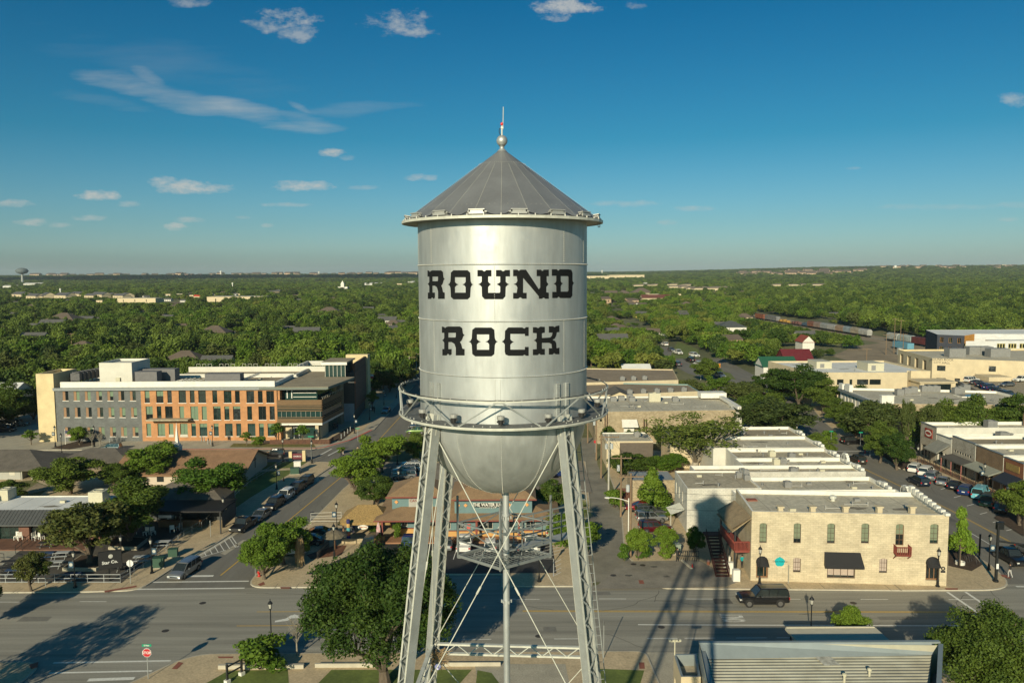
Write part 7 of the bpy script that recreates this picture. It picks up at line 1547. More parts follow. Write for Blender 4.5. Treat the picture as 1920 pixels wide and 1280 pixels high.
b.face([(-.2,-.078,2.71),(-.16,-.078,2.75),(.2,-.078,2.37),(.16,-.078,2.33)][::-1]); b.obj('ban_ring',signr,e); b=MB(); b.box(-.16,-.082,2.48,.06,-.072,2.62); b.box(.07,-.082,2.48,.16,-.072,2.58); b.obj('truck_symbol',letb,e)
signp('sign_post',86,1103,2.7,'yellow green crossing sign by the small tree','traffic sign',.5,.6,mat('sign_lime',(.32,.50,.02),var=0),rz=.8,round_=0)
signp('sign_post',395,1006,2.3,'plain slim sign post on the left street pavement','sign post',.06,.3,stl); signp('sign_post',1478,1093,2.2,'slim grey marker post right of the teal sign','sign post',.08,1.9,mat('post_olive',(.22,.22,.17),var=0)); signp('sign_post',1132,1233,3.6,'thin dark post with small violet tag at the near kerb','sign post',.06,.4,mat('dark_post',(.05,.05,.05),var=0))
signp('wrong_way_sign',1116,848,2.4,'small red and white do not enter sign in the alley','traffic sign',.6,.3,signr,round_=1)
signp('street_sign',1558,830,2.6,'green street name sign on the far corner left of the shade trees','street sign',.8,.25,signg); signp('street_sign',1613,838,3.2,'green street name sign beside the small stop sign','street sign',.8,.25,signg); signp('street_sign',671,827,2.9,'green street sign on the plaza edge near the low wall','street sign',.9,.2,signg); signp('street_sign',584,864,4.9,'green street name sign above the lamp at the crosswalk','street sign',1.1,.2,signg)
signp('warning_sign',1347,695,2.6,'orange diamond warning sign on the northern street','traffic sign',1.4,1.4,mat('sign_orange_w',(.7,.24,.02),var=0),round_=0)
signp('red_sign',1296,667,1.8,'little red sign by the northern lawn','sign',1.2,.7,signr)
# traffic mast
e=empty('traffic_signal_mast',P(1867,1090,.12),0,'tall black traffic signal mast with long arm at the right corner','traffic signal'); h=at(1870,982,P(1867,1090).y).z; b=MB(); b.lathe([(.3,0),(.3,.2),(.17,.3),(.14,h)],(0,0,0),12); b.obj('mast',lampb,e)
b=MB(); b.tube((0,0,h-2.0),(6.5,-1.5,h-2.6),.12,10,.08); b.tube((0,0,h-.55),(1.3,2.2,h-.7),.07,8); b.obj('arm',lampb,e); b=MB(); b.box(.9,1.7,h-1.25,1.75,2.0,h-.35); b.box(5.6,-1.6,h-3.1,6.4,-1.3,h-2.2); b.obj('signal_head',lampb,e); b=MB(); b.box(-.12,-.19,1.6,.15,-.15,2.2); b.obj('notice',signw,e)
e=empty('dark_post',P(1836,1047,.12),0,'plain black post by the planting bed right of the limestone building','post'); b=MB(); b.tube((0,0,0),(0,0,at(1836,1001,P(1836,1047).y).z),.11,8); b.obj('shaft',lampb,e)
e=empty('dark_post',P(1797,1060,.12),0,'black post under the bright green street tree','post'); b=MB(); b.tube((0,0,0),(0,0,4),.09,8); b.obj('shaft',lampb,e)
# cafe sign board on post
q=P(206,1088,.15); e=empty('cafe_sign',q,R(28),'black hanging sign board with a pale script on a post in the picnic yard','sign'); b=MB(); b.box(-.09,-.09,0,.09,.09,2.6); b.obj('post',lampb,e); b=MB(); b.box(-1.1,-.25,1.5,1.3,.1,3.6); b.obj('board',blackcl,e); b=MB(); b.sphere((.2,-.27,3.0),.25,8,6,sy=.1); b.obj('tree_emblem',bannw,e); text('lettering','Star Co.',.5,signw,e,(.1,-.27,2.3),extrude=.02,bold=True)
# flags
def flag(px,py,h,label,w=1.8,hh=1.1,us=True,rz=0):
    e=empty('flagpole',P(px,py,.12),rz,label,'flagpole'); b=MB(); b.tube((0,0,0),(0,0,h),.07,8,.04); b.sphere((0,0,h),.1,8,6); b.obj('pole',capw,e)
    b=MB(); n=8; 
    for k in range(7 if us else 2):
        z0=h-.2-hh+hh*k/(7 if us else 2); z1=z0+hh/(7 if us else 2)
        for i in range(n):
            x0,x1=w*i/n,w*(i+1)/n; f=lambda x:.12*math.sin(x*4); dz=lambda x:-.25*x/w
            bl=us and x0<w*.42 and k>=3
            b.face([(x0,f(x0),z0+dz(x0)),(x1,f(x1),z0+dz(x1)),(x1,f(x1),z1+dz(x1)),(x0,f(x0),z1+dz(x0))],2 if bl else (k%2 if us else (0 if k else 1)))
    b.obj('flag',[mat('flag_white',(.6,.58,.55),var=0),mat('flag_red',(.4,.03,.04),var=0),mat('flag_blue',(.02,.03,.12),var=0)],e)
flag(123,833,3.2,'stars and stripes on a short pole before the cream tower',us=True); flag(677,765,at(677,702,P(677,765).y).z,'leftmost tall flagpole beside the tall office building',us=False); flag(683,762,at(683,690,P(683,762).y).z,'tallest middle flagpole beside the office building'); flag(689,758,at(689,699,P(689,758).y).z,'rightmost flagpole with white flag beside the office building',us=False)
flag(1684,702,at(1684,668,P(1684,702).y).z,'pink-white striped flag flying behind the tan civic building'); flag(1314,712,at(1314,690,P(1314,712).y).z,'small flagpole behind the tan flat roofed hall')
# fences and rails
def rail(name,pts,h,lab,m,posts=1.6,z0=.13,mid=(.5,1),cat='railing',r=.035):
    b=MB(); 
    for p,q in zip(pts,pts[1:]):
        p=Vector((p[0],p[1],z0));q=Vector((q[0],q[1],z0)); n=max(1,int((q-p).length/posts))
        for i in range(n+1): c=p.lerp(q,i/n); b.tube(c,c+Vector((0,0,h)),r,5)
        for f in mid: b.tube(p+Vector((0,0,h*f)),q+Vector((0,0,h*f)),r,5)
    return b.obj(name,m,label=lab,cat=cat)
rail('yard_railing',pxs([(-20,1092),(226,1092)],.13),1.0,'pale metal railing along the front of the picnic yard',tfm,posts=1.9,mid=(.1,.55,1))
rail('yard_railing',pxs([(226,1092),(252,1076),(300,1043),(345,1008),(375,990)],.13),1.0,'grey metal railing running up beside the left street',stl,posts=1.5)
rail('ramp_railing',pxs([(29,1037),(62,1010)],.13),1.0,'dark ramp handrail beside the pale slab of the cafe',framed); rail('ramp_railing',pxs([(-5,1050),(8,1052)],.13),1.0,'short dark handrail at the left edge of the cafe slab',framed)
rail('street_railing',pxs([(378,990),(470,905),(535,868)],.13),.9,'thin railing between the lawn and the left street pavement',stl,posts=2.2)
rail('ramp_railing',pxs([(583,974),(640,972)],.13),1.0,'white metal ramp railing, upper, left of the thatched pavilion',capw,posts=2.5,r=.02); rail('ramp_railing',pxs([(583,983),(640,983)],.13),1.0,'white metal ramp railing, lower, left of the thatched pavilion',capw,posts=2.5,r=.02)
rail('iron_fence',pxs([(595,1048),(617,1026)],.13),1.0,'short black iron fence at the edge of the front lot',framed,posts=.3)
rail('alley_fence',pxs([(1268,1050),(1310,1052)],.13),1.3,'black iron enclosure fence below the stair of the red porch',framed,posts=.25)
e=empty('wood_gate',(16.4,123.3,.1),0,'brown wooden gate between the utility poles and the red sedan','gate'); b=MB(); [b.box(i*.2,0,0,i*.2+.19,.05,2.0) for i in range(12)]; b.obj('boards',mat('gate_brown',(.10,.04,.025),var=.15),e); b=MB(); b.box(0,.051,.3,2.4,.1,.45); b.box(0,.051,1.5,2.4,.1,1.65); b.obj('crossrail',framed,e)
# planters
def planter(px,label,pts,h=.45):
    w_=pxs(pts,.14); b=MB(); 
    e=empty('stone_planter',(w_[0][0],w_[0][1],.13),0,label,'planter'); l=[(a-w_[0][0],c-w_[0][1]) for a,c in w_]; b.prism(l,0,h,0); b.obj('stone_rim',capw if h<.4 else mat('planter_stone',(.40,.36,.26),var=.15,scale=2),e); b=MB(); b.prism(inset(l,.3),h+.004,h+.03); b.obj('soil',soil,e)
planter(0,'long stone edged planter around the front picnic yard tree',[(117,1070),(180,1071),(213,1056),(178,1046),(152,1046)]); planter(0,'stone edged planter around the big central shade tree',[(203,1030),(257,1031),(277,1014),(232,1010),(210,1012)])
# picnic tables
def table0(m,label,px,py,rz=0):
    e=empty('picnic_table',P(px,py,.15),rz,label,'picnic table','picnic tables in the yard'); b=MB(); b.box(-.95,-.4,.7,.95,.4,.76); b.obj('table_top',m,e)
    for s in(-1,1): b=MB(); b.box(-.95,s*.78-.14,.42,.95,s*.78+.14,.47); b.obj('bench',m,e)
    b=MB()
    for x in(-.6,.6): b.beam((x,-.8,.0),(x,.0,.7),.06,.06); b.beam((x,.8,.0),(x,.0,.7),.06,.06); b.box(x-.03,-.8,.36,x+.03,.8,.42)
    b.obj('legs',stl,e)
pb_=mat('table_blue',(.02,.05,.12),var=0); pg=mat('table_grey',(.36,.38,.38),var=.1); pk_=mat('table_dark',(.02,.02,.02),var=0)
for px,py,m,lab in((88,1026,pk_,'black picnic table farthest back near the ramp'),(91,1046,pb_,'dark blue picnic table left of the grey one'),(116,1045,pg,'pale grey picnic table right of the blue one'),(104,1063,pg,'pale grey picnic table nearest the corner of the stone planter'),(306,1024,pg,'pale grey picnic table by the street railing, farthest up'),(266,1053,pg,'grey picnic table right of the black sign board'),(233,1068,pk_,'black picnic table in front of the street railing'),(135,1086,pb_,'blue picnic table hidden behind the front railing'),(18,1062,pk_,'black picnic table in the shade at the left edge'),(28,1078,pb_,'navy picnic table at the far left behind the front railing'),(10,1075,pk_,'black picnic table leftmost behind the front railing')): table0(m,lab,px,py,R(8))
# white chairs
def chair(px,py,label,rz=0,z=.3,m=None,sc_=1):
    e=empty('patio_chair',P(px,py,z),rz,label,'chair','white patio chairs',sc_); b=MB(); b.box(-.25,-.25,.4,.25,.25,.45); b.obj('seat',m or capw,e); b=MB(); b.box(-.25,.22,.45,.25,.27,.9); b.obj('backrest',m or capw,e)
    for x in(-.22,.22):
        for y in(-.22,.22): b=MB(); b.box(x-.03,y-.03,0,x+.03,y+.03,.4); b.obj('leg',m or capw,e)
for i,(px,py,lab) in enumerate([(32,1011,'white patio chair leftmost on the cafe terrace'),(38,1012,'white patio chair second from left on the cafe terrace'),(66,1012,'white patio chair left of the middle pair'),(72,1008,'white patio chair in the middle of the terrace group'),(78,1011,'white patio chair nearest the ramp rail'),(85,1006,'white patio chair rightmost of the terrace group'),(42,1003,'white patio chair behind the left pair')]): chair(px,py,lab,R(i*37),z=.31,sc_=1.15)
for i,(px,py,lab) in enumerate([(316,980,'white bar stool leftmost under the black cover'),(325,980,'second white bar stool under the black cover'),(334,980,'third white bar stool under the black cover'),(343,980,'rightmost white bar stool under the black cover'),(323,997,'white stool in front of the bar, left'),(336,993,'white stool in front of the bar, right'),(252,1001,'white chair beside the big tree trunk'),(274,1003,'teal white chair right of the big tree trunk'),(287,1002,'pale chair before the dark bar opening')]): chair(px,py,lab,R(i*50),z=.15,sc_=1.2)
# bins, hydrant, boxes
def bin_(px,py,label,m,w=.9,h=1.0,name='utility_box'):
    e=empty(name,P(px,py,.13),R(10),label,'utility box'); b=MB(); b.box(-w/2,-w*.35,.1,w/2,w*.35,h); b.obj('body',m,e); b=MB(); b.box(-w/2-.05,-w*.35-.05,h,w/2+.05,w*.35+.05,h+.07); b.obj('lid',m,e); b=MB(); b.box(-w/2-.15,-w*.45,0,w/2+.15,w*.45,.1); b.obj('pad',conc,e)
gbx=mat('box_green',(.03,.08,.05),rough=.6,var=0)
bin_(298,1063,'green utility cabinet on the pavement beside the street lamp',gbx,1.2,1.2); bin_(325,1043,'second green utility box with red paving in front',gbx,1.1,1.0); bin_(633,887-0,'hidden green utility box near the street lamp',gbx,.1,.1) if 0 else None
bin_(553,888,'dark green utility box next to the cream cabinet by the lawn',gbx,1.5,1.1); bin_(558,884,'cream electrical cabinet by the church lawn',capw,1.2,1.9); bin_(430,970,'green litter bin at the bar corner',gbx,.7,1.0); bin_(1266,1037,'pale green electric box behind the iron fence',mat('box_pale',(.25,.30,.24),var=0),1.2,1.2)
e=empty('fire_hydrant',P(486,1080,.13),0,'red fire hydrant at the rounded street corner','fire hydrant'); hy=mat('hydrant_red',(.45,.02,.015),rough=.4,var=0); b=MB(); b.lathe([(.2,0),(.2,.06),(.13,.08),(.13,.55),(.17,.58),(.17,.62),(.12,.75),(.04,.82),(.04,.88),(.01,.88)],(0,0,0),12); b.obj('barrel',hy,e,smooth=True); b=MB(); b.tube((-.24,0,.45),(.24,0,.45),.07,8); b.tube((0,-.24,.4),(0,0,.4),.09,8); b.obj('nozzles',hy,e)
e=empty('fire_hydrant',P(1622,849,.13),0,'pink-red hydrant below the small stop sign','fire hydrant'); b=MB(); b.lathe([(.2,0),(.14,.1),(.14,.6),(.1,.8),(.01,.85)],(0,0,0),10); b.obj('barrel',mat('hydrant_pink',(.5,.1,.1),var=0),e)
e=empty('traffic_cone',P(532,901,.13),0,'orange traffic cone on the pavement by the lawn','traffic cone'); b=MB(); b.lathe([(.14,.04),(.03,.75)],(0,0,0),10); b.obj('cone',mat('cone_orange',(.6,.12,.02),var=0),e); b=MB(); b.box(-.2,-.2,0,.2,.2,.04); b.obj('base',trimb,e)
e=empty('traffic_cone',P(1298,1064,.145),0,'small red marker cone at the end of the driveway kerb stone','traffic cone'); b=MB(); b.lathe([(.12,.04),(.03,.5)],(0,0,0),10); b.obj('cone',hy,e); b=MB(); b.box(-.16,-.16,0,.16,.16,.04); b.obj('base',trimb,e)
b=MB(); p=P(1278,1050,.14); q=P(1297,1066,.14); b.beam((p.x,p.y,.2),(q.x,q.y,.2),.25,.14); b.obj('kerb_stone',kerb,label='loose white kerb stone pointing at the red marker cone',cat='kerb stone')
# church sign
e=empty('church_sign',P(558,864,.14),0,'small maroon church sign between two cream pillars','sign'); b=MB(); b.box(-1.6,-.3,0,-1,.3,1.9); b.box(1.0,-.3,0,1.6,.3,2.1); b.obj('pillar',creamw,e); b=MB(); b.box(-1.0,-.1,.4,1.0,.1,1.5); b.obj('panel',mat('maroon_sign',(.14,.03,.04),var=.1),e); text('lettering','CHURCH',.36,signw,e,(0,-.12,.95),extrude=.004,bold=True)
# bollards before city hall
for i,(px,py) in enumerate([(206,831),(218,828),(231,826),(243,823),(378,826),(383,828),(390,832),(395,833),(640,822),(646,817),(652,812),(657,808),(313,825),(336,823)]):
    e=empty('bollard',P(px,py,.14),0,'grey steel bollard, %s from the left on the office forecourt'%['first','second','third','fourth','fifth','sixth','seventh','eighth','ninth','tenth','eleventh','twelfth','thirteenth','fourteenth'][[0,1,2,3,6,7,8,9,10,11,12,13,4,5][i]],'bollard','bollards on the office forecourt'); b=MB(); b.lathe([(.11,0),(.11,1.0),(.06,1.06),(.01,1.06)],(0,0,0),8); b.obj('post',stl,e)
# sculpted stump and palm
e=empty('tree_stump',P(562,1060,.14),0,'tall fraying bare brown palm stump on the corner island','stump'); b=MB(); random.seed(4)
b.tube((0,0,0),(0,0,3.6),.42,10,.3)
for i in range(70):
    t=random.uniform(0,6.28); z=random.uniform(1.0,4.0); r=.36; b.tube((r*math.cos(t),r*math.sin(t),z),(r*1.7*math.cos(t),r*1.7*math.sin(t),max(.1,z-random.uniform(.8,2.2))),.05,4,.02)
b.obj('trunk',mat('stump_straw',(.34,.24,.12),var=.25,scale=3),e)
def palm(px,py,h,label,sc_=1):
    e=empty('palm_tree',P(px,py,.1),0,label,'palm tree'); b=MB(); b.tube((0,0,0),(0,0,h),.22,8,.16); b.obj('trunk',mat('palm_trunk',(.16,.11,.06),var=.2),e); b=MB()
    for i in range(46):
        t=random.uniform(0,6.28); el=random.uniform(-.9,1.2); d=Vector((math.cos(t)*math.cos(el),math.sin(t)*math.cos(el),math.sin(el))); L=1.5*sc_; 
        for k in range(-4,5):
            dd=(d+Vector((-math.sin(t),math.cos(t),0))*k*.13).normalized(); p=Vector((0,0,h))+d*.2; q=p+dd*L-Vector((0,0,.25)); s=Vector((-math.sin(t),math.cos(t),0))*.03
            b.face([tuple(p-s),tuple(p+s),tuple(q)])
    b.obj('crown',mat('palm_leaf',(.10,.14,.03),var=.3,scale=1),e)
palm(1093,985,2.6,'short fan palm beside the right tower legs',1.1)
# thatched small umbrella by lot
e=empty('thatch_umbrella',P(628,1030,.15),0,'grey thatched umbrella beside the front lot ramp','umbrella'); b=MB(); b.tube((0,0,0),(0,0,2.6),.06,6); b.obj('pole',woodd,e); b=MB(); b.lathe([(1.7,1.9),(1.0,2.35),(.05,2.75)],(0,0,0),16); b.lathe([(1.7,1.88),(.05,2.6)],(0,0,0),16); b.obj('canopy',mat('old_thatch',(.16,.135,.09),var=.3,scale=3,bump=.5),e)
# park things: timber frame rail, big bird nest and round lamp
e=empty('timber_gate',P(440,1272,.14),R(60),'small black timber rail frame on stone feet by the round shrub','frame'); b=MB(); [b.box(x-.08,-.08,.3,x+.08,.08,1.7) for x in(-.8,.8)]; b.beam((-.9,0,1.45),(.9,0,1.45),.1,.12); b.beam((-.9,0,.8),(.9,0,.8),.1,.12); b.obj('timber',framed,e); b=MB(); [b.box(x-.22,-.2,0,x+.22,.2,.3) for x in(-.8,.8)]; b.obj('stone_foot',capw,e)
p,_=legxy(3,24.3); e=empty('bird_nest',(TX+p.x+.12,TY+p.y-.25,p.z-1.02),0,'straggly straw bird nest wedged on the tower strut joint','nest'); b=MB()
for i in range(160):
    t=random.uniform(0,6.28); z=random.uniform(-.1,.35); r=random.uniform(.1,.26); a=Vector((r*math.cos(t),r*math.sin(t),z)); d=Vector((random.gauss(0,1),random.gauss(0,1),random.gauss(.1,.7))).normalized()*random.uniform(.12,.3); b.tube(a,a+d,.008,3,cap=False)
b.obj('straw',mat('straw',(.30,.20,.09),var=.2),e)
e=empty('round_lamp',(TX+p.x+.16,TY+p.y-.55,p.z-1.02),0,'round lamp with violet glow below the nest on the tower','lamp'); b=MB(); b.tube((0,0,0),(0,.14,0),.115,16); b.obj('housing',lampm,e); b=MB(); b.tube((0,-.006,0),(0,0.0,0),.095,16); b.obj('lens',mat('violet_lens',(.70,.62,.85),emit=.35,var=0),e); b=MB(); b.tube((0,-.02,0),(0,-.008,0),.03,8); b.obj('hub',lampm,e)
# bench & chairs on the planting bed
e=empty('street_bench',P(1797,1030,.15),R(-20),'black metal bench in the shade right of the limestone building','bench'); b=MB(); b.box(-1.2,-.3,.42,1.2,.3,.48); b.obj('seat',framed,e); b=MB(); b.box(-1.2,.26,.55,1.2,.32,1.0); b.obj('backrest',framed,e); 
for x in(-1,1): b=MB(); b.box(x-.05,-.25,0,x+.05,.25,.42); b.obj('leg',framed,e)
for i,(px,py) in enumerate([(1806,1052),(1824,1056)]):
    e=empty('bike_rack',P(px,py,.15),R(30),['left','right'][i]+' looped black bicycle rack on the mulch bed','bicycle rack','bicycle racks'); b=MB()
    for k in range(3):
        pr=None
        for t in range(9): a=math.pi*t/8; q=(k*.5,.5*math.cos(a),.9*math.sin(a)); b.tube(pr,q,.025,4) if pr else 0; pr=q
    b.obj('loops',framed,e)
e=empty('round_planter',P(1800,1057,.15),0,'white round stone ring on the mulch bed','planter'); b=MB(); b.lathe([(.55,0),(.55,.35),(.4,.35),(.4,.05)],(0,0,0),14); b.obj('ring',capw,e)
# pots
for i,(px,py) in enumerate([(1328,1058),(1357,1058)]): e=empty('flower_pot',P(px,py,.14),0,['left','right'][i]+' terracotta flower pot below the red porch stair','flower pot','pots below the porch'); b=MB(); b.lathe([(.14,0),(.22,.4),(.18,.4),(.15,.3),(.01,.3)],(0,0,0),12); b.obj('pot',mat('terracotta',(.35,.13,.07),var=0),e); b=MB(); b.sphere((0,0,.5),.2,8,6); b.obj('flowers',mat('petals',(.5,.3,.25),var=.3,scale=9),e)
# distant water tower, chimneys, church
e=empty('distant_water_tower',(*P(41,524)[:2],0),0,'far away grey mushroom shaped water tower on the horizon at left','water tower')
c=at(41,508,2600); 
e.location=(c.x,2600,0); b=MB(); zt=c.z; rr=23/2/FPX*2600*.98; b.tube((0,0,0),(0,0,zt),4.5,12,2.6); b.obj('stem',mat('far_grey',(.30,.32,.31),var=0),e); b=MB(); b.lathe([(2.6,zt-rr*.55),(rr*.75,zt-rr*.35),(rr,zt),(rr*.8,zt+rr*.3),(rr*.35,zt+rr*.48),(.1,zt+rr*.52)],(0,0,0),24); b.obj('bulb',mat('far_steel',(.11,.14,.15),var=0),e,smooth=True)
def mono(px,pt_,pb,Yd,label,w,name='chimney_tower',m=None):
    a=at(px,pt_,Yd); e=empty(name,(a.x,Yd,0),0,label,'tower'); b=MB(); b.lathe([(w,0),(w*.8,a.z*.7),(w*1.0,a.z*.8),(w*1.4,a.z*.9),(w*1.4,a.z),(.1,a.z+w*.5)],(0,0,0),8); b.obj('shaft',m or capw,e)
mono(113,541,563,1150,'slim white monopole among far houses at left',1.0); mono(436,530,545,1700,'thin pale monopole above the woods left of the orange wing',1.2); mono(414,508,516,5200,'tiny white standpipe on the left horizon',5); mono(1679,498,505,4200,'small pink-white tower on the right hills',5); mono(598,509,516,6000,'tiny horizon tower left of the tank',4); mono(1129,507,514,5600,'tiny white mast on the horizon right of the tank',4)
a=at(642,527,1500); e=empty('far_church',(a.x,1500,0),0,'tiny white church with steeple in the far woods','church'); b=MB(); b.box(-9,0,0,9,16,12); b.box(-3,-2,0,3,4,18); b.obj('wall',capw,e); b=MB(); [b.face([(-3,-2,18),(3,-2,18),(0,1,a.z+1)]),b.face([(3,-2,18),(3,4,18),(0,1,a.z+1)]),b.face([(-3,4,18),(-3,-2,18),(0,1,a.z+1)])]; b.obj('steeple',capw,e)
# ---------------- trees ----------------
def leafmat(name,c1,c2,trans=.25):
    m=bpy.data.materials.new(name); m.use_nodes=True; t=m.node_tree; b=t.nodes['Principled BSDF']; b.inputs['Roughness'].default_value=.65; b.inputs['Specular IOR Level'].default_value=.25
    oi=N(t,'ShaderNodeObjectInfo'); g=N(t,'ShaderNodeNewGeometry'); n=N(t,'ShaderNodeTexNoise'); n.inputs['Scale'].default_value=.55; n.inputs['Detail'].default_value=4; t.links.new(g.outputs['Position'],n.inputs['Vector'])
    wn=N(t,'ShaderNodeTexWhiteNoise'); wn.noise_dimensions='1D'; t.links.new(g.outputs['Random Per Island'],wn.inputs['W'])
    f=mth(t,'ADD',mth(t,'MULTIPLY',oi.outputs['Random'],.85),mth(t,'MULTIPLY_ADD',n.outputs[0],1.0,-.42)); f=mth(t,'ADD',f,mth(t,'MULTIPLY_ADD',wn.outputs[0],.4,-.2),clamp=True)
    mx=N(t,'ShaderNodeMix',data_type='RGBA'); t.links.new(f,mx.inputs[0]); mx.inputs[6].default_value=(*c1,1); mx.inputs[7].default_value=(*c2,1)
    t.links.new(mx.outputs[2],b.inputs['Base Color'])
    tr=N(t,'ShaderNodeBsdfTranslucent'); t.links.new(mx.outputs[2],tr.inputs[0]); ms=N(t,'ShaderNodeMixShader'); ms.inputs[0].default_value=trans
    t.links.new(b.outputs[0],ms.inputs[1]); t.links.new(tr.outputs[0],ms.inputs[2]); t.links.new(ms.outputs[0],t.nodes['Material Output'].inputs[0]); MATS[name]=m; return m
lf_oak=leafmat('leaf_oak',(.034,.074,.011),(.130,.180,.024))
lf_bright=leafmat('leaf_bright',(.055,.120,.012),(.155,.235,.024))
lf_yel=leafmat('leaf_spring',(.11,.15,.025),(.20,.22,.04))
lf_lime=leafmat('leaf_lime',(.14,.24,.02),(.22,.32,.03))
lf_olive=leafmat('leaf_olive',(.045,.07,.016),(.115,.14,.034))
lf_rust=leafmat('leaf_bronze',(.07,.095,.022),(.18,.165,.04))
lf_far=leafmat('leaf_far',(.016,.045,.007),(.165,.228,.034),.18)
bark=mat('bark',(.13,.10,.07),rough=.95,var=.25,scale=4,stretch=(3,3,.6)); barkp=mat('bark_pale',(.30,.27,.21),rough=.95,var=.2,scale=4)
EXT={}
def crown(seed,R_=4,H=5,z0=2.2,ncl=16,nl=5000,leaf=.26,cl=.34,flat=1.0,shape='round',gap=.0):
    """leaf cards spread over many clumps; returns mesh, centred on the trunk base"""
    g=np.random.default_rng(seed); C=[];S=[]
    for i in range(ncl):
        if shape=='cone':
            h=g.random(); a=g.random()*6.283; r=R_*(1-h)*.75*math.sqrt(g.random()); c=(r*math.cos(a),r*math.sin(a),z0+H*h*.92); s=R_*(.42-.25*h)
        else:
            v=g.normal(size=3); v/=np.linalg.norm(v); rr=g.random()**.45*.72
            c=(v[0]*R_*rr,v[1]*R_*rr,z0+H*.5+v[2]*H*.5*rr*(1 if v[2]>0 else 1.0)); s=R_*cl*g.uniform(.75,1.25)
        C.append(c);S.append(s)
    C=np.array(C);S=np.array(S); w=S**2; w/=w.sum(); k=g.choice(ncl,size=nl,p=w)
    d=g.normal(size=(nl,3)); d/=np.linalg.norm(d,axis=1)[:,None]; d[:,2]=np.where(d[:,2]<-.65,-d[:,2]*.6,d[:,2]); rad=S[k]*g.uniform(.5,1.12,nl); AN=g.uniform(.7,1.35,size=(ncl,3))
    p=C[k]+d*rad[:,None]*np.array([1,1,.78])*AN[k]
    # bumpy outline
    p+=g.normal(size=p.shape)*leaf*.35
    nrm=d*1.0+g.normal(size=d.shape)*.75; nrm/=np.linalg.norm(nrm,axis=1)[:,None]
    t=np.cross(nrm,g.normal(size=d.shape)); t/=np.linalg.norm(t,axis=1)[:,None]; b=np.cross(nrm,t)
    s=(leaf*g.uniform(.55,1.25,nl))[:,None]; 
    v0=p-t*s; v1=p+b*s*.55; v2=p+t*s; v3=p-b*s*.55
    V=np.stack([v0,v1,v2,v3],1).reshape(-1,3); me=bpy.data.meshes.new('crown'); me.vertices.add(len(V)); me.vertices.foreach_set('co',V.ravel())
    me.loops.add(nl*4); me.loops.foreach_set('vertex_index',np.arange(nl*4,dtype=np.int32)); me.polygons.add(nl); me.polygons.foreach_set('loop_start',np.arange(0,nl*4,4,dtype=np.int32)); me.polygons.foreach_set('loop_total',np.full(nl,4,dtype=np.int32))
    me.update(); me.validate(); EXT[me.name]=(float(np.percentile(np.abs(V[:,:2]),98.5)),float(np.percentile(V[:,2],99.7))); return me,C
def trunk_mesh(seed,C,z0,r=.22,limbs=6,name='trunk',low=0):
    g=random.Random(seed); b=MB(); 
    fx=(g.uniform(-.2,.2),g.uniform(-.2,.2)); pz=z0*.9
    b.tube((0,0,-.1),(fx[0]*.5,fx[1]*.5,pz*.5),r*1.25,8,r,cap=False); b.tube((fx[0]*.5,fx[1]*.5,pz*.5),(fx[0],fx[1],pz),r,8,r*.85,cap=False)
    idx=list(range(len(C))); g.shuffle(idx)
    for i in idx[:limbs]:
        c=Vector(C[i]); m_=Vector((fx[0],fx[1],pz)).lerp(c,.5)+Vector((g.uniform(-.3,.3),g.uniform(-.3,.3),.15)); b.tube((fx[0],fx[1],pz-.1),m_,r*.6,6,r*.38,cap=False); b.tube(m_,c,r*.38,5,r*.12,cap=False)
        for _ in range(2): b.tube(m_.lerp(c,.3),c+Vector((g.uniform(-1,1),g.uniform(-1,1),g.uniform(0,.8)))*r*4,r*.2,4,r*.07,cap=False)
    return b.mesh(name,bark)
PR={}
def proto(key,seed,leafm,bk=bark,**k):
    z0=k.get('z0',2.2); me,C=crown(seed,**k); me.materials.append(leafm); tm=trunk_mesh(seed,C,z0,r=k.get('R_',4)*.055,limbs=10 if k.get('ncl',16)>10 else 5); tm.materials[0]=bk
    PR[key]=(me,tm,EXT[me.name][0],EXT[me.name][1])
# hero prototypes (unit size in metres)
proto('oak',1,lf_oak,R_=4.2,H=7.4,z0=.8,ncl=52,nl=24000,leaf=.15,cl=.20)
proto('oak2',2,lf_oak,R_=4.0,H=7.0,z0=.6,ncl=46,nl=21000,leaf=.155,cl=.215)
proto('hero',3,lf_oak,R_=6.4,H=9.6,z0=1.2,ncl=90,nl=85000,leaf=.11,cl=.165)
proto('hero2',4,lf_oak,R_=6.4,H=9.0,z0=1.2,ncl=80,nl=70000,leaf=.12,cl=.18)
proto('bright',5,lf_bright,R_=3.6,H=6.6,z0=.9,ncl=48,nl=19000,leaf=.15,cl=.20)
proto('bright2',6,lf_bright,R_=3.6,H=6.4,z0=.8,ncl=42,nl=16500,leaf=.155,cl=.215)
proto('thin',7,lf_yel,barkp,R_=5.5,H=8.4,z0=1.4,ncl=80,nl=7000,leaf=.16,cl=.14)
proto('bronze',8,lf_rust,R_=3.8,H=6.2,z0=1.4,ncl=50,nl=11000,leaf=.16,cl=.18)
proto('lime',9,lf_lime,R_=2.0,H=4.6,z0=1.6,ncl=24,nl=5500,leaf=.15,cl=.3,shape='cone')
proto('cone',10,lf_bright,R_=2.6,H=5.2,z0=.8,ncl=28,nl=7500,leaf=.18,cl=.3,shape='cone')
proto('small',11,lf_bright,R_=1.2,H=2.4,z0=1.2,ncl=12,nl=1500,leaf=.13,cl=.34)
proto('shrub',12,lf_bright,R_=1.3,H=1.8,z0=.1,ncl=14,nl=3000,leaf=.13,cl=.36)
proto('olive',13,lf_olive,R_=4.0,H=6.6,z0=1.0,ncl=44,nl=10500,leaf=.19,cl=.21)
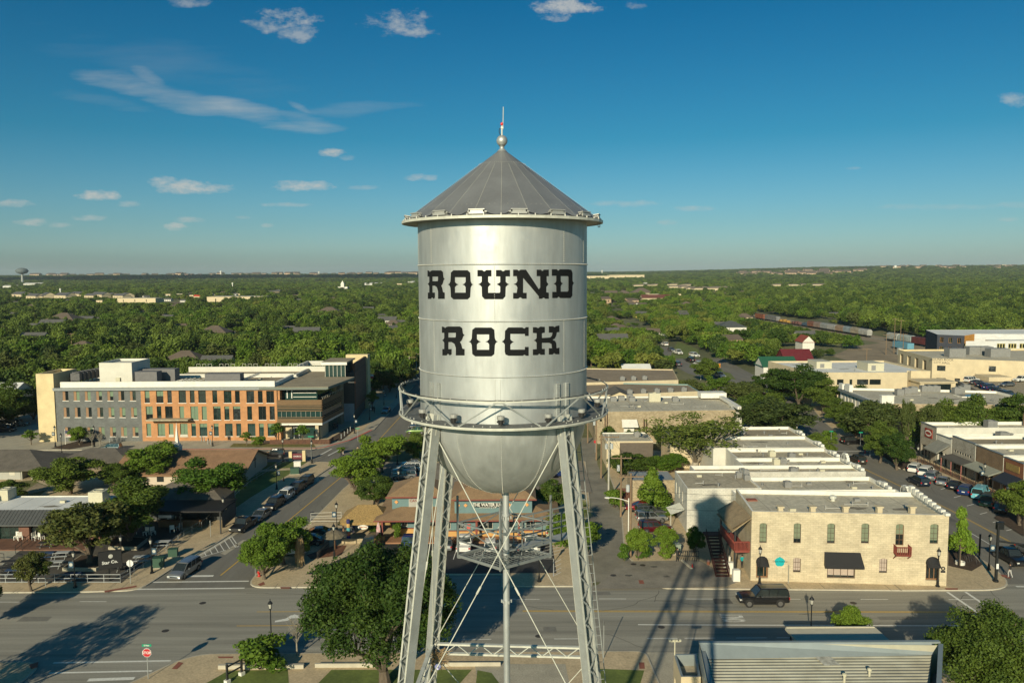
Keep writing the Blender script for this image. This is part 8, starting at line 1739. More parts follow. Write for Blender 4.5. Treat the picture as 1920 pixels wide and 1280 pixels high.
# mid distance prototypes
for i,(lm,kw) in enumerate([(lf_far,{}),(lf_far,dict(ncl=20,cl=.30)),(lf_oak,{}),(lf_bright,{}),(lf_yel,dict(cl=.26,nl=2000)),(lf_olive,dict(cl=.26,nl=1800))]):
    k=dict(R_=4.4,H=6.2,z0=1.6,ncl=16,nl=2600,leaf=.42,cl=.36); k.update(kw); proto('mid%d'%i,40+i,lm,**k)
trees_used=[]
def tree(key,loc,s=1,sz=None,label='tree',cat='tree',group=None,rz=None,name='tree'):
    cm,tm,R_,H=PR[key]; e=empty(name,loc,random.uniform(0,6.28) if rz is None else rz,label,cat,group); sz=sz or s; e.scale=(s,s,sz)
    link('trunk',tm,e); c=link('crown',cm,e); trees_used.append((loc[0],loc[1])); return e
def tree_px(key,px,base,wpx,top,label,z=.1,name='tree',cat='tree',group=None):
    q=P(px,base,z); cm,tm,R_,H=PR[key]; depth=q.y/.985; s=wpx/FPX*depth*.97/(2*R_); zt=at(px,top,q.y).z; return tree(key,q,s,(zt-z)/H,label,cat,group,name=name)
random.seed(21)
gp_='trees around the streets'
big=[('hero',722,1283,262,1036,'huge dark green oak in the foreground left of the tower legs'),('hero2',1872,1350,232,1158,'huge dark oak at the lower right corner beside the metal roof'),
('bronze',166,1061,142,945,'bronze tinged tree inside the long front planter of the picnic yard'),('oak',243,1018,152,902,'large olive green shade tree in the central planter by the black bar cover'),('bronze',59,1108,66,1040,'small bronze tree by the pale yard railing'),
('oak2',131,926,112,859,'dark round tree between the grey house and the cafe roof'),('bright',286,905,80,836,'bright full tree before the church roof and steeple'),('oak2',219,915,62,870,'dark small tree left of the bright church tree'),('bright',394,958,128,868,'wide bright tree hanging over the black bar cover'),('oak2',262,908,50,872,'dark tree tucked between church and shade tree'),('bright2',360,905,34,884,'low bright tree before the church wall'),
('bright',668,926,92,850,'leaning bright tree at the street island left of the rear lot'),('bright',716,886,76,818,'second tree of the rear lot island, farther back'),('oak2',706,946,72,893,'darker tree in front of the island pair by the brown roof'),('oak2',780,866,48,812,'round dark tree left of the tank bowl, far lot'),
('bright2',496,1086,86,1006,'left multi-stem corner tree by the hydrant'),('bright',532,1058,80,976,'taller corner tree behind the hydrant tree'),('bright2',562,1050,44,990,'narrow corner tree touching the stump'),
('bright',1076,1042,96,972,'round green tree between the right tower legs and the alley'),('oak2',1030,975,70,898,'dark tree beneath the tank bowl right side'),('cone',1222,955,60,880,'conical green tree in front of the stone outbuilding'),('oak2',1182,892,78,850,'round dark tree behind the utility poles'),('bright2',1236,890,50,856,'loose green tree left of the pale sparse tree'),('thin',1300,880,182,776,'wide sparse yellow green tree over the shop roofs'),('bright2',1266,886,44,850,'small green tree under the sparse tree'),
('bright2',1196,1050,44,992,'left multi-stem shrub tree before the parked red SUV'),('bright2',1246,1048,46,988,'right multi-stem shrub tree before the parked red SUV'),('oak2',1303,1042,36,988,'dark bush beside the red stair'),
('lime',1799,1060,46,952,'bright lime young tree right of the limestone building'),('oak',1535,868,60,812,'round street tree with pale trunk at the white parapets'),('oak2',1912,985,78,902,'dark tree cut by the right edge before the storefronts'),('oak',1682,880,66,812,'dark street tree left of the round red sign'),('oak',1650,866,64,792,'dark street tree behind the small stop sign'),('olive',1636,835,98,752,'wide olive tree before the stone sided building'),('oak',1604,822,66,768,'shade tree left of the olive one on main street'),('oak',1572,798,58,748,'dark tree below the white ornate building front'),('oak2',1545,775,70,712,'tree before the ornate building end'),('oak',1500,762,92,684,'tall dark tree covering the tan building front'),('oak2',1455,752,86,692,'dark tree at the crossing left of the tan building'),
('olive',1462,830,130,752,'broad olive tree over the row of shops street end'),('oak',1425,815,100,738,'dark tree behind the pale parapets'),('oak2',1400,790,70,742,'tree right of the rubble building end'),('oak',1480,836,54,796,'street tree behind the stepped parapets'),('olive',1286,752,54,712,'round olive bush tree on the tan hall roof line'),('oak2',1325,716,52,672,'tree by the small flagpole'),('bright2',1590,1215,66,1139,'small bright street tree behind the cream canopy'),
('small',567,832,26,795,'thin young tree right in front of the wooden corner'),('small',518,832,26,792,'thin young tree before the orange brick end'),('small',463,835,22,810,'little round tree in the ornamental grass'),('bright2',150,834,36,800,'leafy young tree before the grey brick wing'),('small',698,770,22,732,'young tree on the plaza near the flagpoles'),('oak2',700,745,58,680,'dark tree beyond the cream end wall'),('oak2',730,735,40,690,'dark tree behind the plaza lamps'),('oak',1010,905,50,850,'tree under the bowl by the blue car'),
('oak2',18,940,60,902,'dark low tree at the left edge behind the cafe'),('small',59,834,26,806,'small tree on the verge left of the cream tower'),('oak2',1143,842,34,800,'climbing green tree by the rubble wall'),('olive',1700,846,30,752,'bare looking bush by the stone wall windows'),('olive',1745,846,44,758,'second bare looking bush by the stone wall'),('oak2',1815,690,36,660,'green tree at the tan civic entrance'),('oak',22,798,86,716,'dark tall tree at the left edge behind the parked SUVs'),('oak2',62,786,52,742,'tree just left of the cream stair tower'),('olive',1352,838,70,800,'olive tree tucked between roofs right of the sparse tree'),('oak',1610,770,60,722,'dark tree against the ornate building corner'),('olive',1390,762,74,716,'olive tree beside the northern crossing, near side'),('bright',1345,742,40,706,'light tree at the tan hall end'),('oak',1778,846,76,752,'full green tree right of the bare bushes'),('oak',1836,846,90,742,'wide green tree before the stone sided building at right'),('oak2',1900,842,90,742,'wide green tree by the civic car park corner'),('oak2',1240,838,30,800,'small tree before the rubble wall, right of the white awning'),('oak',1180,835,20,806,'narrow tree near the white awning')]
for k,px,b_,w_,t_,lab in big: tree_px(k,px,b_,w_,t_,lab,group=gp_)
# off frame trees at the left whose shade falls on the wide road
for px,py,lab,s in((185,1188,'large tree just outside the left edge shading the wide road',1.25),(-60,1215,'tree beyond the lower left edge',1.0)):
    q=P(px,py); L=6.8*s/math.tan(SUN_EL); tree('thin' if px>0 else 'oak2',(q.x-L*math.sin(SUN_AZ),q.y-L*math.cos(SUN_AZ),.1),s*.85,s*.98,lab,group=gp_)
q=P(10,1172); tree('oak2',(q.x-2.5,q.y-1,.1),.75,.8,'tree peeking in at the left edge of the road',group=gp_)
# shrubs
def shrub(px,py,w_,t_,lab,key='shrub'): return tree_px(key,px,py,w_,t_,lab,name='shrub',cat='shrub',group='shrubs')
for a in((491,1252,94,1200,'wide round green shrub beside the black timber frame'),(1240,955,40,932,'clipped hedge shrub beside the white building porch'),(1243,965,22,952,'low clipped shrub by the conical tree'),(1258,968,26,950,'round clipped shrub nearest the metal awning'),(1152,950,34,918,'yellow green hedge leaning over the alley'),(1255,925,34,900,'green shrub at the corner of the white brick building'),(1205,1045,30,1022,'low shrub under the left multi-stem tree'),(1250,1046,30,1024,'low shrub under the right multi-stem tree'),(745,1010,16,980,'narrow shrub by the porch post of the restaurant'),(700,1005,18,985,'shrub inside the thatched patio'),(485,835,24,818,'rust coloured bush before the orange wall'),(640,850,14,838,'small bush on the corner'),(1170,1050,20,1020,'shrub at the base of the front utility pole'),(1555,826,26,808,'verge shrub at the side street corner')): shrub(*a)
def hedge(name,pts,w_,h,lab,lm,seed=5):
    g=np.random.default_rng(seed); p=Vector(pts[0]);q=Vector(pts[1]); L=(q-p).length; nl=int(L*600); t=g.random(nl); 
    base=np.array([(p.lerp(q,x).x,p.lerp(q,x).y) for x in t]); d=np.array([(q-p).normalized().x,(q-p).normalized().y]); nn=np.array([-d[1],d[0]])
    a=g.random(nl)*math.pi; bump=1+.22*np.sin(t*L*1.1)+.1*np.sin(t*L*2.7+1); off=np.cos(a)*w_/2*bump; z=np.sin(a)**.6*h*bump
    pos=np.column_stack([base[:,0]+nn[0]*off,base[:,1]+nn[1]*off,.1+z]); nr=np.column_stack([nn[0]*np.cos(a),nn[1]*np.cos(a),np.sin(a)])+g.normal(size=(nl,3))*.5; nr/=np.linalg.norm(nr,axis=1)[:,None]
    tt=np.cross(nr,g.normal(size=(nl,3))); tt/=np.linalg.norm(tt,axis=1)[:,None]; bb=np.cross(nr,tt); s=.22
    V=np.stack([pos-tt*s,pos+bb*s*.6,pos+tt*s,pos-bb*s*.6],1).reshape(-1,3); me=bpy.data.meshes.new(name); me.from_pydata(V.tolist(),[],[(4*i,4*i+1,4*i+2,4*i+3) for i in range(nl)]); me.materials.append(lm); return link(name,me,label=lab,cat='hedge')
hedge('hedge',((82,160),(140,158)),4.5,6.3,'long tall bright green hedge between the storefront roofs and stone building',lf_bright)
hedge('hedge',((96.5,156.5),(140,154.8)),3.6,5.6,'second rounded hedge closer to the storefront roofs at right',lf_bright,9)
b=MB(); random.seed(9)
def bare(px,py,top,lab):
    q=P(px,py,.1); h=at(px,top,q.y).z; e=empty('bare_tree',q,0,lab,'tree','bare young trees'); b=MB(); b.tube((0,0,0),(0,0,h*.55),.09,6,.05,cap=False)
    for i in range(34): t=random.uniform(0,6.28); z=h*random.uniform(.25,.6); L=h*random.uniform(.2,.42); a=Vector((0,0,z)); c=a+Vector((math.cos(t)*L*.6,math.sin(t)*L*.6,L)); b.tube(a,c,.025,4,.008,cap=False); [b.tube(a.lerp(c,.5),a.lerp(c,.5)+Vector((random.gauss(0,.3),random.gauss(0,.3),.4)),.012,3,.004,cap=False) for _ in range(3)]
    b.obj('trunk',barkp,e)
bare(557,1228,1146,'bare leafless young tree left of the huge oak'); bare(173,838,800,'bare bush tree before the grey brick wall'); bare(188,838,806,'second bare bush tree before the grey brick wall')
cl_=MB(); random.seed(31)
for i in range(26): cl_.sphere((random.uniform(-1250,1250),random.uniform(-560,560),random.uniform(-60,60)),random.uniform(240,420),14,8,sz=.35)
cl_.obj('cloud',mat('cloud_white',(.8,.8,.8),rough=1,var=0),None,loc=(-2450,150,1560),kind='stuff',label='broad low cloud overhead behind the camera whose shadow crosses the far woods',cat='cloud')
# ---------------- houses among the trees, and the wood ----------------
HZ=dict(a=5.2,b=5.0,c=4.4,d=5.4,e=4.2,f=6.5,g=3.5,h=3.5,r=4,n=7,t=6)
targets=[]   # (x, y, z seen, half width) points that must stay visible from the air
HM={}
def house_mesh(key,w_,d,h,rh,wm,rm,gable=True):
    b=MB(); b.box(0,0,-2,w_,d,h)
    if gable: b.face([(w_+.001,0,h),(w_+.001,d,h),(w_+.001,d/2,rh-.1)]); b.face([(-.001,d,h),(-.001,0,h),(-.001,d/2,rh-.1)])
    for x in (w_*.15,w_*.45,w_*.75): b.box(x,-.04,h*.35,x+1.1,-.003,h*.75,1)
    wl=b.mesh('wall',[wm,glass]); b=MB(); r=0 if gable else d/2; o_=.5
    A=(r-o_*(gable),d/2,rh);B=(w_-r+o_*gable,d/2,rh); c=[(-o_,-o_,h-.1),(w_+o_,-o_,h-.1),(w_+o_,d+o_,h-.1),(-o_,d+o_,h-.1)]
    b.face([c[0],c[1],B,A]); b.face([c[2],c[3],A,B])
    if not gable: b.face([c[1],c[2],B]); b.face([c[3],c[0],A])
    b.face(c[::-1]); HM[key]=(wl,b.mesh('roof',rm))
gyr=mat('roof_slate_grey',(.10,.10,.095),var=.1,scale=.3); brr=mat('roof_brown',(.13,.10,.075),var=.1,scale=.3); wsr=mat('roof_pale',(.55,.55,.50),var=.05); 
house_mesh('a',14,9,3.6,6.6,whw,gyr); house_mesh('b',13,10,3.4,6.4,tanw,brr,False); house_mesh('c',12,8,3.4,5.8,mat('yellow_wall',(.60,.46,.15),var=0),gyr); house_mesh('d',15,10,3.8,6.8,whw,brr)
house_mesh('e',30,14,8,11.5,tanw,mat('apt_roof',(.10,.10,.105),var=0)); house_mesh('f',46,22,9,11,tanw,mat('apt_tan_roof',(.24,.19,.14),var=.1),False); house_mesh('g',60,30,9,9.2,mat('far_cream',(.60,.50,.32),var=.06),wsr,False); house_mesh('h',34,18,7,9,mat('far_white',(.66,.65,.6),var=0),wsr)
house_mesh('r',40,16,7,11,tanw,mat('bright_red_roof',(.55,.06,.03),var=0)); house_mesh('n',40,22,8,12,tanw,mat('brown_red_roof',(.15,.05,.035),var=0)); house_mesh('t',18,12,6,9,mat('far_terracotta',(.50,.36,.24),var=0),brr)
def house(key,x,y,s,rz,lab,cat='house',group=None,vis=True,hw=1.0,zfrac=.5):
    e=empty('house' if cat=='house' else cat.replace(' ','_'),(x,y,float(terr(x,y))),rz,lab,cat,group,s); w_,r_=HM[key]; link('wall',w_,e); link('roof',r_,e)
    if vis: targets.append((x+7*s,y,float(terr(x,y))+HZ[key]*s,hw*8*s))
def hpx(key,px,py,Yd,s,lab,cat='house',group=None,rz=0,**k):
    a=at(px,py,Yd); house(key,a.x-7*s,Yd,s,rz,lab,cat,group,**k)
gH='houses peeking out of the woods'
for a in [('a',57,640,420,.9,'white walled house with dark roof in the left woods'),('a',93,612,520,1.1,'pale blue gable in woods above the stair tower'),('c',158,600,590,1.0,'yellow gabled cottage in the left woods'),('b',112,600,560,1.5,'long grey roofed house in the left woods'),('b',150,652,380,.7,'small orange roofed cottage above the penthouse'),('b',340,678,300,1.1,'dark hip roof house behind the office roof'),('a',402,676,300,.8,'grey blue roof house behind the office roof'),('b',398,622,440,1.2,'dark roofed brick house in woods above the chillers'),('a',424,625,450,.6,'white gable beside the dark roofed brick house'),('b',615,585,620,1.6,'brown roofed house in woods left of the tank'),('a',572,621,440,1.0,'grey roofed house in woods left of the tank'),('a',725,598,560,.9,'white roofed house nearest the tank in the woods'),('a',745,600,540,.7,'house with chimney beside the tank in the woods'),('a',690,573,760,.7,'tiny white house far left of the tank'),('c',840,900,90,0,'x')][:-1]: hpx(*a,group=gH)
for a in [('n',1215,564,900,.9,'large dark red roofed building in the right woods'),('a',1150,637,380,1.0,'white gable house just right of the tank'),('g',1222,555,1080,.75,'long cream hall in the woods right of the tank'),('b',1172,549,1150,1.6,'grey roofed school wing in the right woods'),('b',1206,548,1130,2.2,'second grey roofed school wing in the right woods'),('b',1290,563,800,1.0,'pale house in the right woods below the subdivision'),('a',1513,627,420,.7,'house by the rail yard trees'),('a',1362,640,480,.9,'white house part hidden right of the northern street'),('a',1566,596,640,.5,'tiny pale shed in the right woods'),('t',1144,546,1200,1.0,'pale hut above the far road bend')]: hpx(*a,group=gH)
g=random.Random(5)
# left apartments row
for i in range(16): px=30+i*13.5; hpx('e',px,548+g.uniform(-2,3),1180+g.uniform(-60,60),g.uniform(.8,1.1),'dark roofed pale apartment house of the far left group','apartment house','far left apartments',rz=R(g.choice((-35,-50))),vis=i%2==0)
hpx('g',228,558,1000,.8,'tan brick hall with flat roof far left','hall'); hpx('g',185,560,1010,.5,'cream annex left of the tan brick hall','hall')
hpx('r',368,552,1180,.6,'bright red roofed shop among far buildings','shop'); 
for i in range(9): hpx('h' if i%2 else 'g',270+i*22,549+g.uniform(-3,5),1250+g.uniform(-80,80),g.uniform(.35,.6),'pale commercial building in the far strip','shop','far commercial strip',vis=i%2==0)
hpx('g',400,561,950,1.1,'long low grey flat hall at far centre left','hall'); hpx('c',515,548,1400,1.6,'tiny yellow building far away','shop'); hpx('h',50,524,2300,1.5,'big white far industrial block near the distant water tower','factory'); hpx('h',10,528,2100,1.1,'pale block at the left edge of the horizon','factory')
hpx('h',690,530,2100,1.3,'white and blue roof strip near the tank','factory',rz=.05); hpx('g',748,530,2200,.8,'round tan hall by the tank','factory'); hpx('h',770,526,2400,1.2,'grey office blocks beside the tank at the horizon','office')
hpx('g',1105,520,2900,2.0,'large cream hospital like complex right of the tank','complex'); hpx('g',1150,519,3000,2.2,'long cream wing of the complex right of the tank','complex'); hpx('g',1128,514,3050,1.4,'upper cream block of the complex right of the tank','complex'); hpx('h',1210,526,2200,.7,'single white roof in the far right woods','shop')
for i in range(12):
    px,py=[(1195,530),(1225,529),(1262,528),(1284,530),(1285,535),(1262,534),(1297,537),(1310,538),(1337,537),(1455,531),(1490,531),(1530,531)][i]; hpx('f',px,py,1800-(py-528)*45,1.0,'brown hip roofed block of the far subdivision','apartment house','brown subdivision roofs',rz=.1)
for i in range(60):
    px=g.uniform(1380,1620) if i<40 else g.uniform(1620,1920); Yd=g.uniform(3300,4000) if i<40 else g.uniform(4200,5200); hpx('t',px,514,Yd,g.uniform(1.5,2.3),'tiny pale house of the suburb on the right hills','house','suburb on the right hills',rz=g.uniform(-.5,.5),vis=False)
for i in range(90):
    px=g.uniform(60,790); Yd=g.uniform(5200,7500); hpx('t',px,514,Yd,g.uniform(1.8,3.2),'tiny pale house of the suburb along the left horizon','house','suburb along the left horizon',rz=g.uniform(-.5,.5),vis=False)
hpx('g',1870,502,5000,1.6,'long pale block on the right horizon','factory',vis=False)
gs=random.Random(99)
for i in range(64):
    px=gs.choice((gs.uniform(0,780),gs.uniform(1110,1400))); Yd=gs.uniform(360,1500); k_=gs.choice('abcdabdat'); nm={'a':'grey roofed white','b':'brown hip roofed tan','c':'grey roofed yellow','d':'brown gabled white','t':'tan'}[k_]
    hpx(k_,px,600,Yd,gs.uniform(.6,.95),nm+' house','house','roofs scattered in the woods',rz=gs.uniform(-.8,.8),hw=.55)
# clear ground
def zone(l): return np.array([tuple(P(a,b)[:2]) for a,b in l])
Z=[zone([(1345,775),(1345,737),(1325,712),(1285,702),(1256,687),(1226,648),(1254,648),(1290,676),(1318,692),(1355,703),(1405,720),(1500,728),(1500,748),(1420,752),(1400,780)]),zone([(1550,672),(1600,648),(1670,638),(1690,636),(1420,588),(1395,588),(1480,618),(1590,638),(1545,655)]) if 0 else zone([(1560,668),(1600,655),(1580,634),(1490,620),(1405,600),(1405,588),(1435,588),(1830,655),(1830,680),(1760,700),(1640,690)]),np.array([(-235,60),(235,60),(235,197),(-235,197)]),np.array([(76,245),(235,245),(235,335),(160,345),(76,285)]),zone([(222,575),(345,575),(345,563),(228,561)]),np.array([(75,250),(128,250),(128,300),(75,300)])]
def inpoly(x,y,poly):
    c=np.zeros(len(x),bool); n=len(poly); j=n-1
    for i in range(n):
        xi,yi=poly[i];xj,yj=poly[j]; c^=((yi>y)!=(yj>y))&(x<(xj-xi)*(y-yi)/(yj-yi+1e-9)+xi); j=i
    return c
for l,zz in (([(1300,705),(1340,720),(1395,740),(1385,755)],0.5),([(1268,668),(1290,680),(1310,690),(1250,650)],.5),([(1144,568),(1150,575),(1158,583)],.5),([(1170,600),(1185,606),(1200,615)],.5),([(1275,650),(1290,660),(1305,668)],.3)):
    for px,py in l: q=P(px,py); targets.append((q.x,q.y,zz,4))
for px in range(1425,1620,8): q=at_track(px); targets.append((q.x,q.y,1.0,6))
for px in range(1672,1740,8): q=at_track(px); targets.append((q.x,q.y,.8,6))
for q in (P(1500,655),P(1690,662),P(1710,668),P(1540,600)): targets.append((q.x,q.y,.4,10))
targets+= [(102,284,5.5,6),(87,259,6,6),(131,352,5.2,2),(117,421,7,4),(23,285,3,4),(41,262,3,5),(-143,216,3,8),(240,1000,0,1)]
for px in range(235,340,14): q=P(px,568); targets.append((q.x,q.y,1,9))
T_=np.array(targets)
Ar=[];g=np.random.default_rng(11)
def scatter(y0,y1,sp,half):
    ny=int((y1-y0)/sp); out=[]
    for j in range(ny):
        y=y0+j*sp; w_=half(y); n=int(2*w_/sp); xs_=np.linspace(-w_,w_,max(2,n))+g.uniform(-.42,.42,max(2,n))*sp; ysx=y+g.uniform(-.42,.42,len(xs_))*sp
        out.append(np.column_stack([xs_,ysx]))
    return np.vstack(out)
def halfw(y): return .84*y+70
pts=np.vstack([scatter(205,700,8.2,halfw),scatter(700,1400,10.5,halfw),scatter(1400,2400,14,halfw),scatter(2400,4200,26,halfw),scatter(4200,9000,55,halfw)])
near_side=np.vstack([scatter(92,205,9,lambda y:.84*y+90)]); near_side=near_side[(np.abs(near_side[:,0])>118)|((near_side[:,0]>-19)&(near_side[:,0]<11)&(near_side[:,1]>160))]
pts=np.vstack([near_side,pts])
x,y=pts[:,0],pts[:,1]; keep=np.ones(len(x),bool)
for z_ in Z[:2]+Z[3:]: keep&=~inpoly(x,y,z_)
keep&=~(inpoly(x,y,Z[2])&(np.abs(x)<118)&~((x>-20)&(x<12)&(y>158))); keep&=~((x>-118)&(x<125)&(y<205)&~((x>-20)&(x<12)&(y>158)))
keep&=~((x>-110)&(x<-26)&(y<236)); keep&=~((x>15)&(x<52)&(y<250)); keep&=~((x>-34)&(x<-22)&(y<330))
keep&=~((x<-88)&(x>-118)&(y<160)&(y>60)); keep&=~((x>118)&(y<215)); keep&=~((x>76)&(x<182)&(y<266)); keep&=~((x>52)&(x<78)&(y<203))
# open suburb patches (noise)
pn=np.sin(x/210+1.3)*np.sin(y/260+.4)+.6*np.sin(x/90+y/130); keep&=~((y>1900)&(pn>.95)&(g.random(len(x))<.8))
keep&=~((y>5000)&(x<.05*y)&(g.random(len(x))<.6)); keep&=~((y>3200)&(y<4300)&(x>.27*y)&(x<.46*y)&(g.random(len(x))<.45))
clr=(pn<-1.05)&(y<1500); keep&=~(clr&(g.random(len(x))<.45))
for zt in HMZ if 'HMZ' in globals() else []: pass
pts=pts[keep]; x,y=pts[:,0],pts[:,1]
tsz=np.where(y<700,1,np.where(y<1400,1.18,np.where(y<2400,1.7,np.where(y<4200,2.7,4.6))))*g.uniform(.65,1.6,len(x))
hz=np.where(y<700,1,np.where(y<1400,1.05,np.where(y<2400,1.2,np.where(y<4200,1.2,1.2))))*g.uniform(.6,1.5,len(x))
hmax=np.full(len(x),99.)
for (tx,ty,tz,hw_) in T_:
    m=(y<ty-1)&(y>ty*.25)&(np.abs(x-tx*y/ty)<hw_*y/ty+3.2*tsz); lim=CAMH-(CAMH-tz)*y/ty; hmax=np.where(m,np.minimum(hmax,lim),hmax)
    m2=(np.abs(x-tx)<hw_+3)&(np.abs(y-ty)<8); hmax=np.where(m2,0,hmax)
Htree=7.8; hcur=Htree*hz; sc_f=np.minimum(1,hmax/hcur); ok=(sc_f>.33)|(hmax>3.2); ok&=hmax>2.2
pts=pts[ok]; tsz=tsz[ok]*np.maximum(.5,np.minimum(1,sc_f[ok]*1.1)); hz=hz[ok]*sc_f[ok]; x,y=pts[:,0],pts[:,1]
kind=np.clip((np.sin(x/37+2)+np.sin(y/41)+g.normal(size=len(x))*.9)*1.0+2.6,0,5.99).astype(int)
perm=[2,0,0,1,3,4]; kd=np.array(perm)[kind]; kd=np.where(g.random(len(x))<.08,5,kd)
# right-hand belt is a darker oak wood
kd=np.where((x>.28*y)&(y>420)&(g.random(len(x))<.75),np.where(g.random(len(x))<.5,2,0),kd)
m_=(x>.08*y)&(x<.32*y)&(y<900)&(g.random(len(x))<.55); kd=np.where(m_,np.where(g.random(len(x))<.5,3,4),kd)
m_=(x<-.05*y)&(x>-.35*y)&(y<520)&(g.random(len(x))<.35); kd=np.where(m_,np.where(g.random(len(x))<.6,3,4),kd)
# individual trees: the nearest ones
score=y+np.abs(x)*.15; inview=np.abs(x)<.645*y+6; order=np.argsort(np.where(inview,score,1e9)); nind=236; ind=order[:nind]; rest=np.setdiff1d(np.arange(len(x)),ind)
names={0:'mixed green',1:'bushy green',2:'dark green',3:'fresh green',4:'pale yellow-green',5:'olive grey'}
WT=[]
for i in ind:
    X_,Y_=float(x[i]),float(y[i]); s=float(tsz[i])
    k=int(kd[i]); WT.append(tree('mid%d'%k,(X_,Y_,0),s,float(hz[i]),names[k]+' tree of the near edge of the woods','tree','trees at the near edge of the woods'))
def regn(px):
    for lim,t in((60,'at the far left edge'),(190,'behind the cream stair tower'),(290,'behind the white rooftop penthouse'),(420,'behind the long office roof'),(540,'behind the right half of the orange wing'),(660,'behind the glass corner roof'),(790,'just left of the tank'),(1160,'hidden by or beside the tank'),(1240,'just right of the tank'),(1330,'beside the northern street'),(1450,'right of the northern street'),(1560,'behind the green and red roofs'),(1700,'before the rail yard'),(1800,'behind the rail yard'),(9999,'at the right edge')):
        if px<lim: return t
ORD=['first','second','third','fourth','fifth','sixth','seventh','eighth','ninth','tenth','eleventh','twelfth','thirteenth','fourteenth','fifteenth','sixteenth','seventeenth','eighteenth','nineteenth','twentieth','twenty-first','twenty-second','twenty-third','twenty-fourth','twenty-fifth','twenty-sixth','twenty-seventh','twenty-eighth','twenty-ninth','thirtieth']
def ordinals(lst):
    d={}
    for px,o,base,reg in lst: d.setdefault((base,reg),[]).append((px,o))
    for (base,reg),l in d.items():
        l.sort(key=lambda t:t[0])
        for i,(_,o) in enumerate(l): o['label']=('%s %s from the left %s'%(base,ORD[min(i,29)],reg)) if len(l)>1 else '%s %s'%(base,reg)
ordinals([(960+FPX*o.location.x/o.location.y,o,('tall ' if o.scale[2]>1.15 else 'low ' if o.scale[2]<.75 else '')+o['label'].split(' tree')[0]+' tree,',regn(960+FPX*o.location.x/o.location.y)) for o in WT])
ordinals([(960+FPX*o.location.x/o.location.y,o,(o['label']+',') ,regn(960+FPX*o.location.x/o.location.y)) for o in bpy.data.objects if o.parent is None and o.get('group')=='roofs scattered in the woods'])
for gname,base,reg in(('far left apartments','dark roofed pale apartment house,','in the far left group'),('brown subdivision roofs','brown hip roofed block,','in the subdivision right of the tank'),('far commercial strip','pale commercial building,','in the far strip left of centre')):
    ordinals([(o.location.x/o.location.y,o,base,reg) for o in bpy.data.objects if o.parent is None and o.get('group')==gname])
# all the other trees: one far wood, instanced crowns of the trees above
vr=np.stack([x[rest],y[rest],terr(x[rest],y[rest])],1); me=bpy.data.meshes.new('far_woods'); me.vertices.add(len(vr)); me.vertices.foreach_set('co',vr.astype(np.float32).ravel())
for nm,ty_,arr in(('sx','FLOAT',tsz[rest]),('sz','FLOAT',hz[rest]),('k','INT',kd[rest]),('rz','FLOAT',g.uniform(0,6.28,len(rest)))):
    a=me.attributes.new(nm,ty_,'POINT'); a.data.foreach_set('value',arr.astype(np.float32 if ty_=='FLOAT' else np.int32))
fo=link('far_woods',me,kind='stuff'); fo['label']='continuous green woods reaching to the horizon'; fo['category']='woods'
ng=bpy.data.node_groups.new('far_woods','GeometryNodeTree'); ng.interface.new_socket('Geometry',in_out='INPUT',socket_type='NodeSocketGeometry'); ng.interface.new_socket('Geometry',in_out='OUTPUT',socket_type='NodeSocketGeometry')
gi=N(ng,'NodeGroupInput'); go=N(ng,'NodeGroupOutput'); gtg=N(ng,'GeometryNodeGeometryToInstance'); 
def attr(nm,dt): n=N(ng,'GeometryNodeInputNamedAttribute',data_type=dt); n.inputs[0].default_value=nm; return n.outputs[0]
src={}
for o in bpy.data.objects:
    if o.type=='MESH' and o.name.startswith('crown'):
        for k in range(6):
            if o.data==PR['mid%d'%k][0] and k not in src: src[k]=o
join=N(ng,'GeometryNodeJoinGeometry'); cx_=N(ng,'ShaderNodeCombineXYZ'); ng.links.new(attr('sx','FLOAT'),cx_.inputs[0]); ng.links.new(attr('sx','FLOAT'),cx_.inputs[1]); ng.links.new(attr('sz','FLOAT'),cx_.inputs[2])
cr_=N(ng,'ShaderNodeCombineXYZ'); ng.links.new(attr('rz','FLOAT'),cr_.inputs[2])
for k in range(6):
    if k not in src: continue
    oi=N(ng,'GeometryNodeObjectInfo'); oi.inputs['Object'].default_value=src[k]; oi.transform_space='ORIGINAL'; oi.inputs['As Instance'].default_value=True
    iop=N(ng,'GeometryNodeInstanceOnPoints'); cmp_=N(ng,'FunctionNodeCompare',data_type='INT',operation='EQUAL'); ng.links.new(attr('k','INT'),cmp_.inputs[2]); cmp_.inputs[3].default_value=k
    ng.links.new(gi.outputs[0],iop.inputs['Points']); ng.links.new(cmp_.outputs[0],iop.inputs['Selection']); ng.links.new(oi.outputs['Geometry'],iop.inputs['Instance']); ng.links.new(cx_.outputs[0],iop.inputs['Scale']); ng.links.new(cr_.outputs[0],iop.inputs['Rotation'])
    ng.links.new(iop.outputs[0],join.inputs[0])
ng.links.new(join.outputs[0],go.inputs[0]); md=fo.modifiers.new('woods','NODES'); md.node_group=ng
print('TREES',len(ind),len(rest),src.keys())
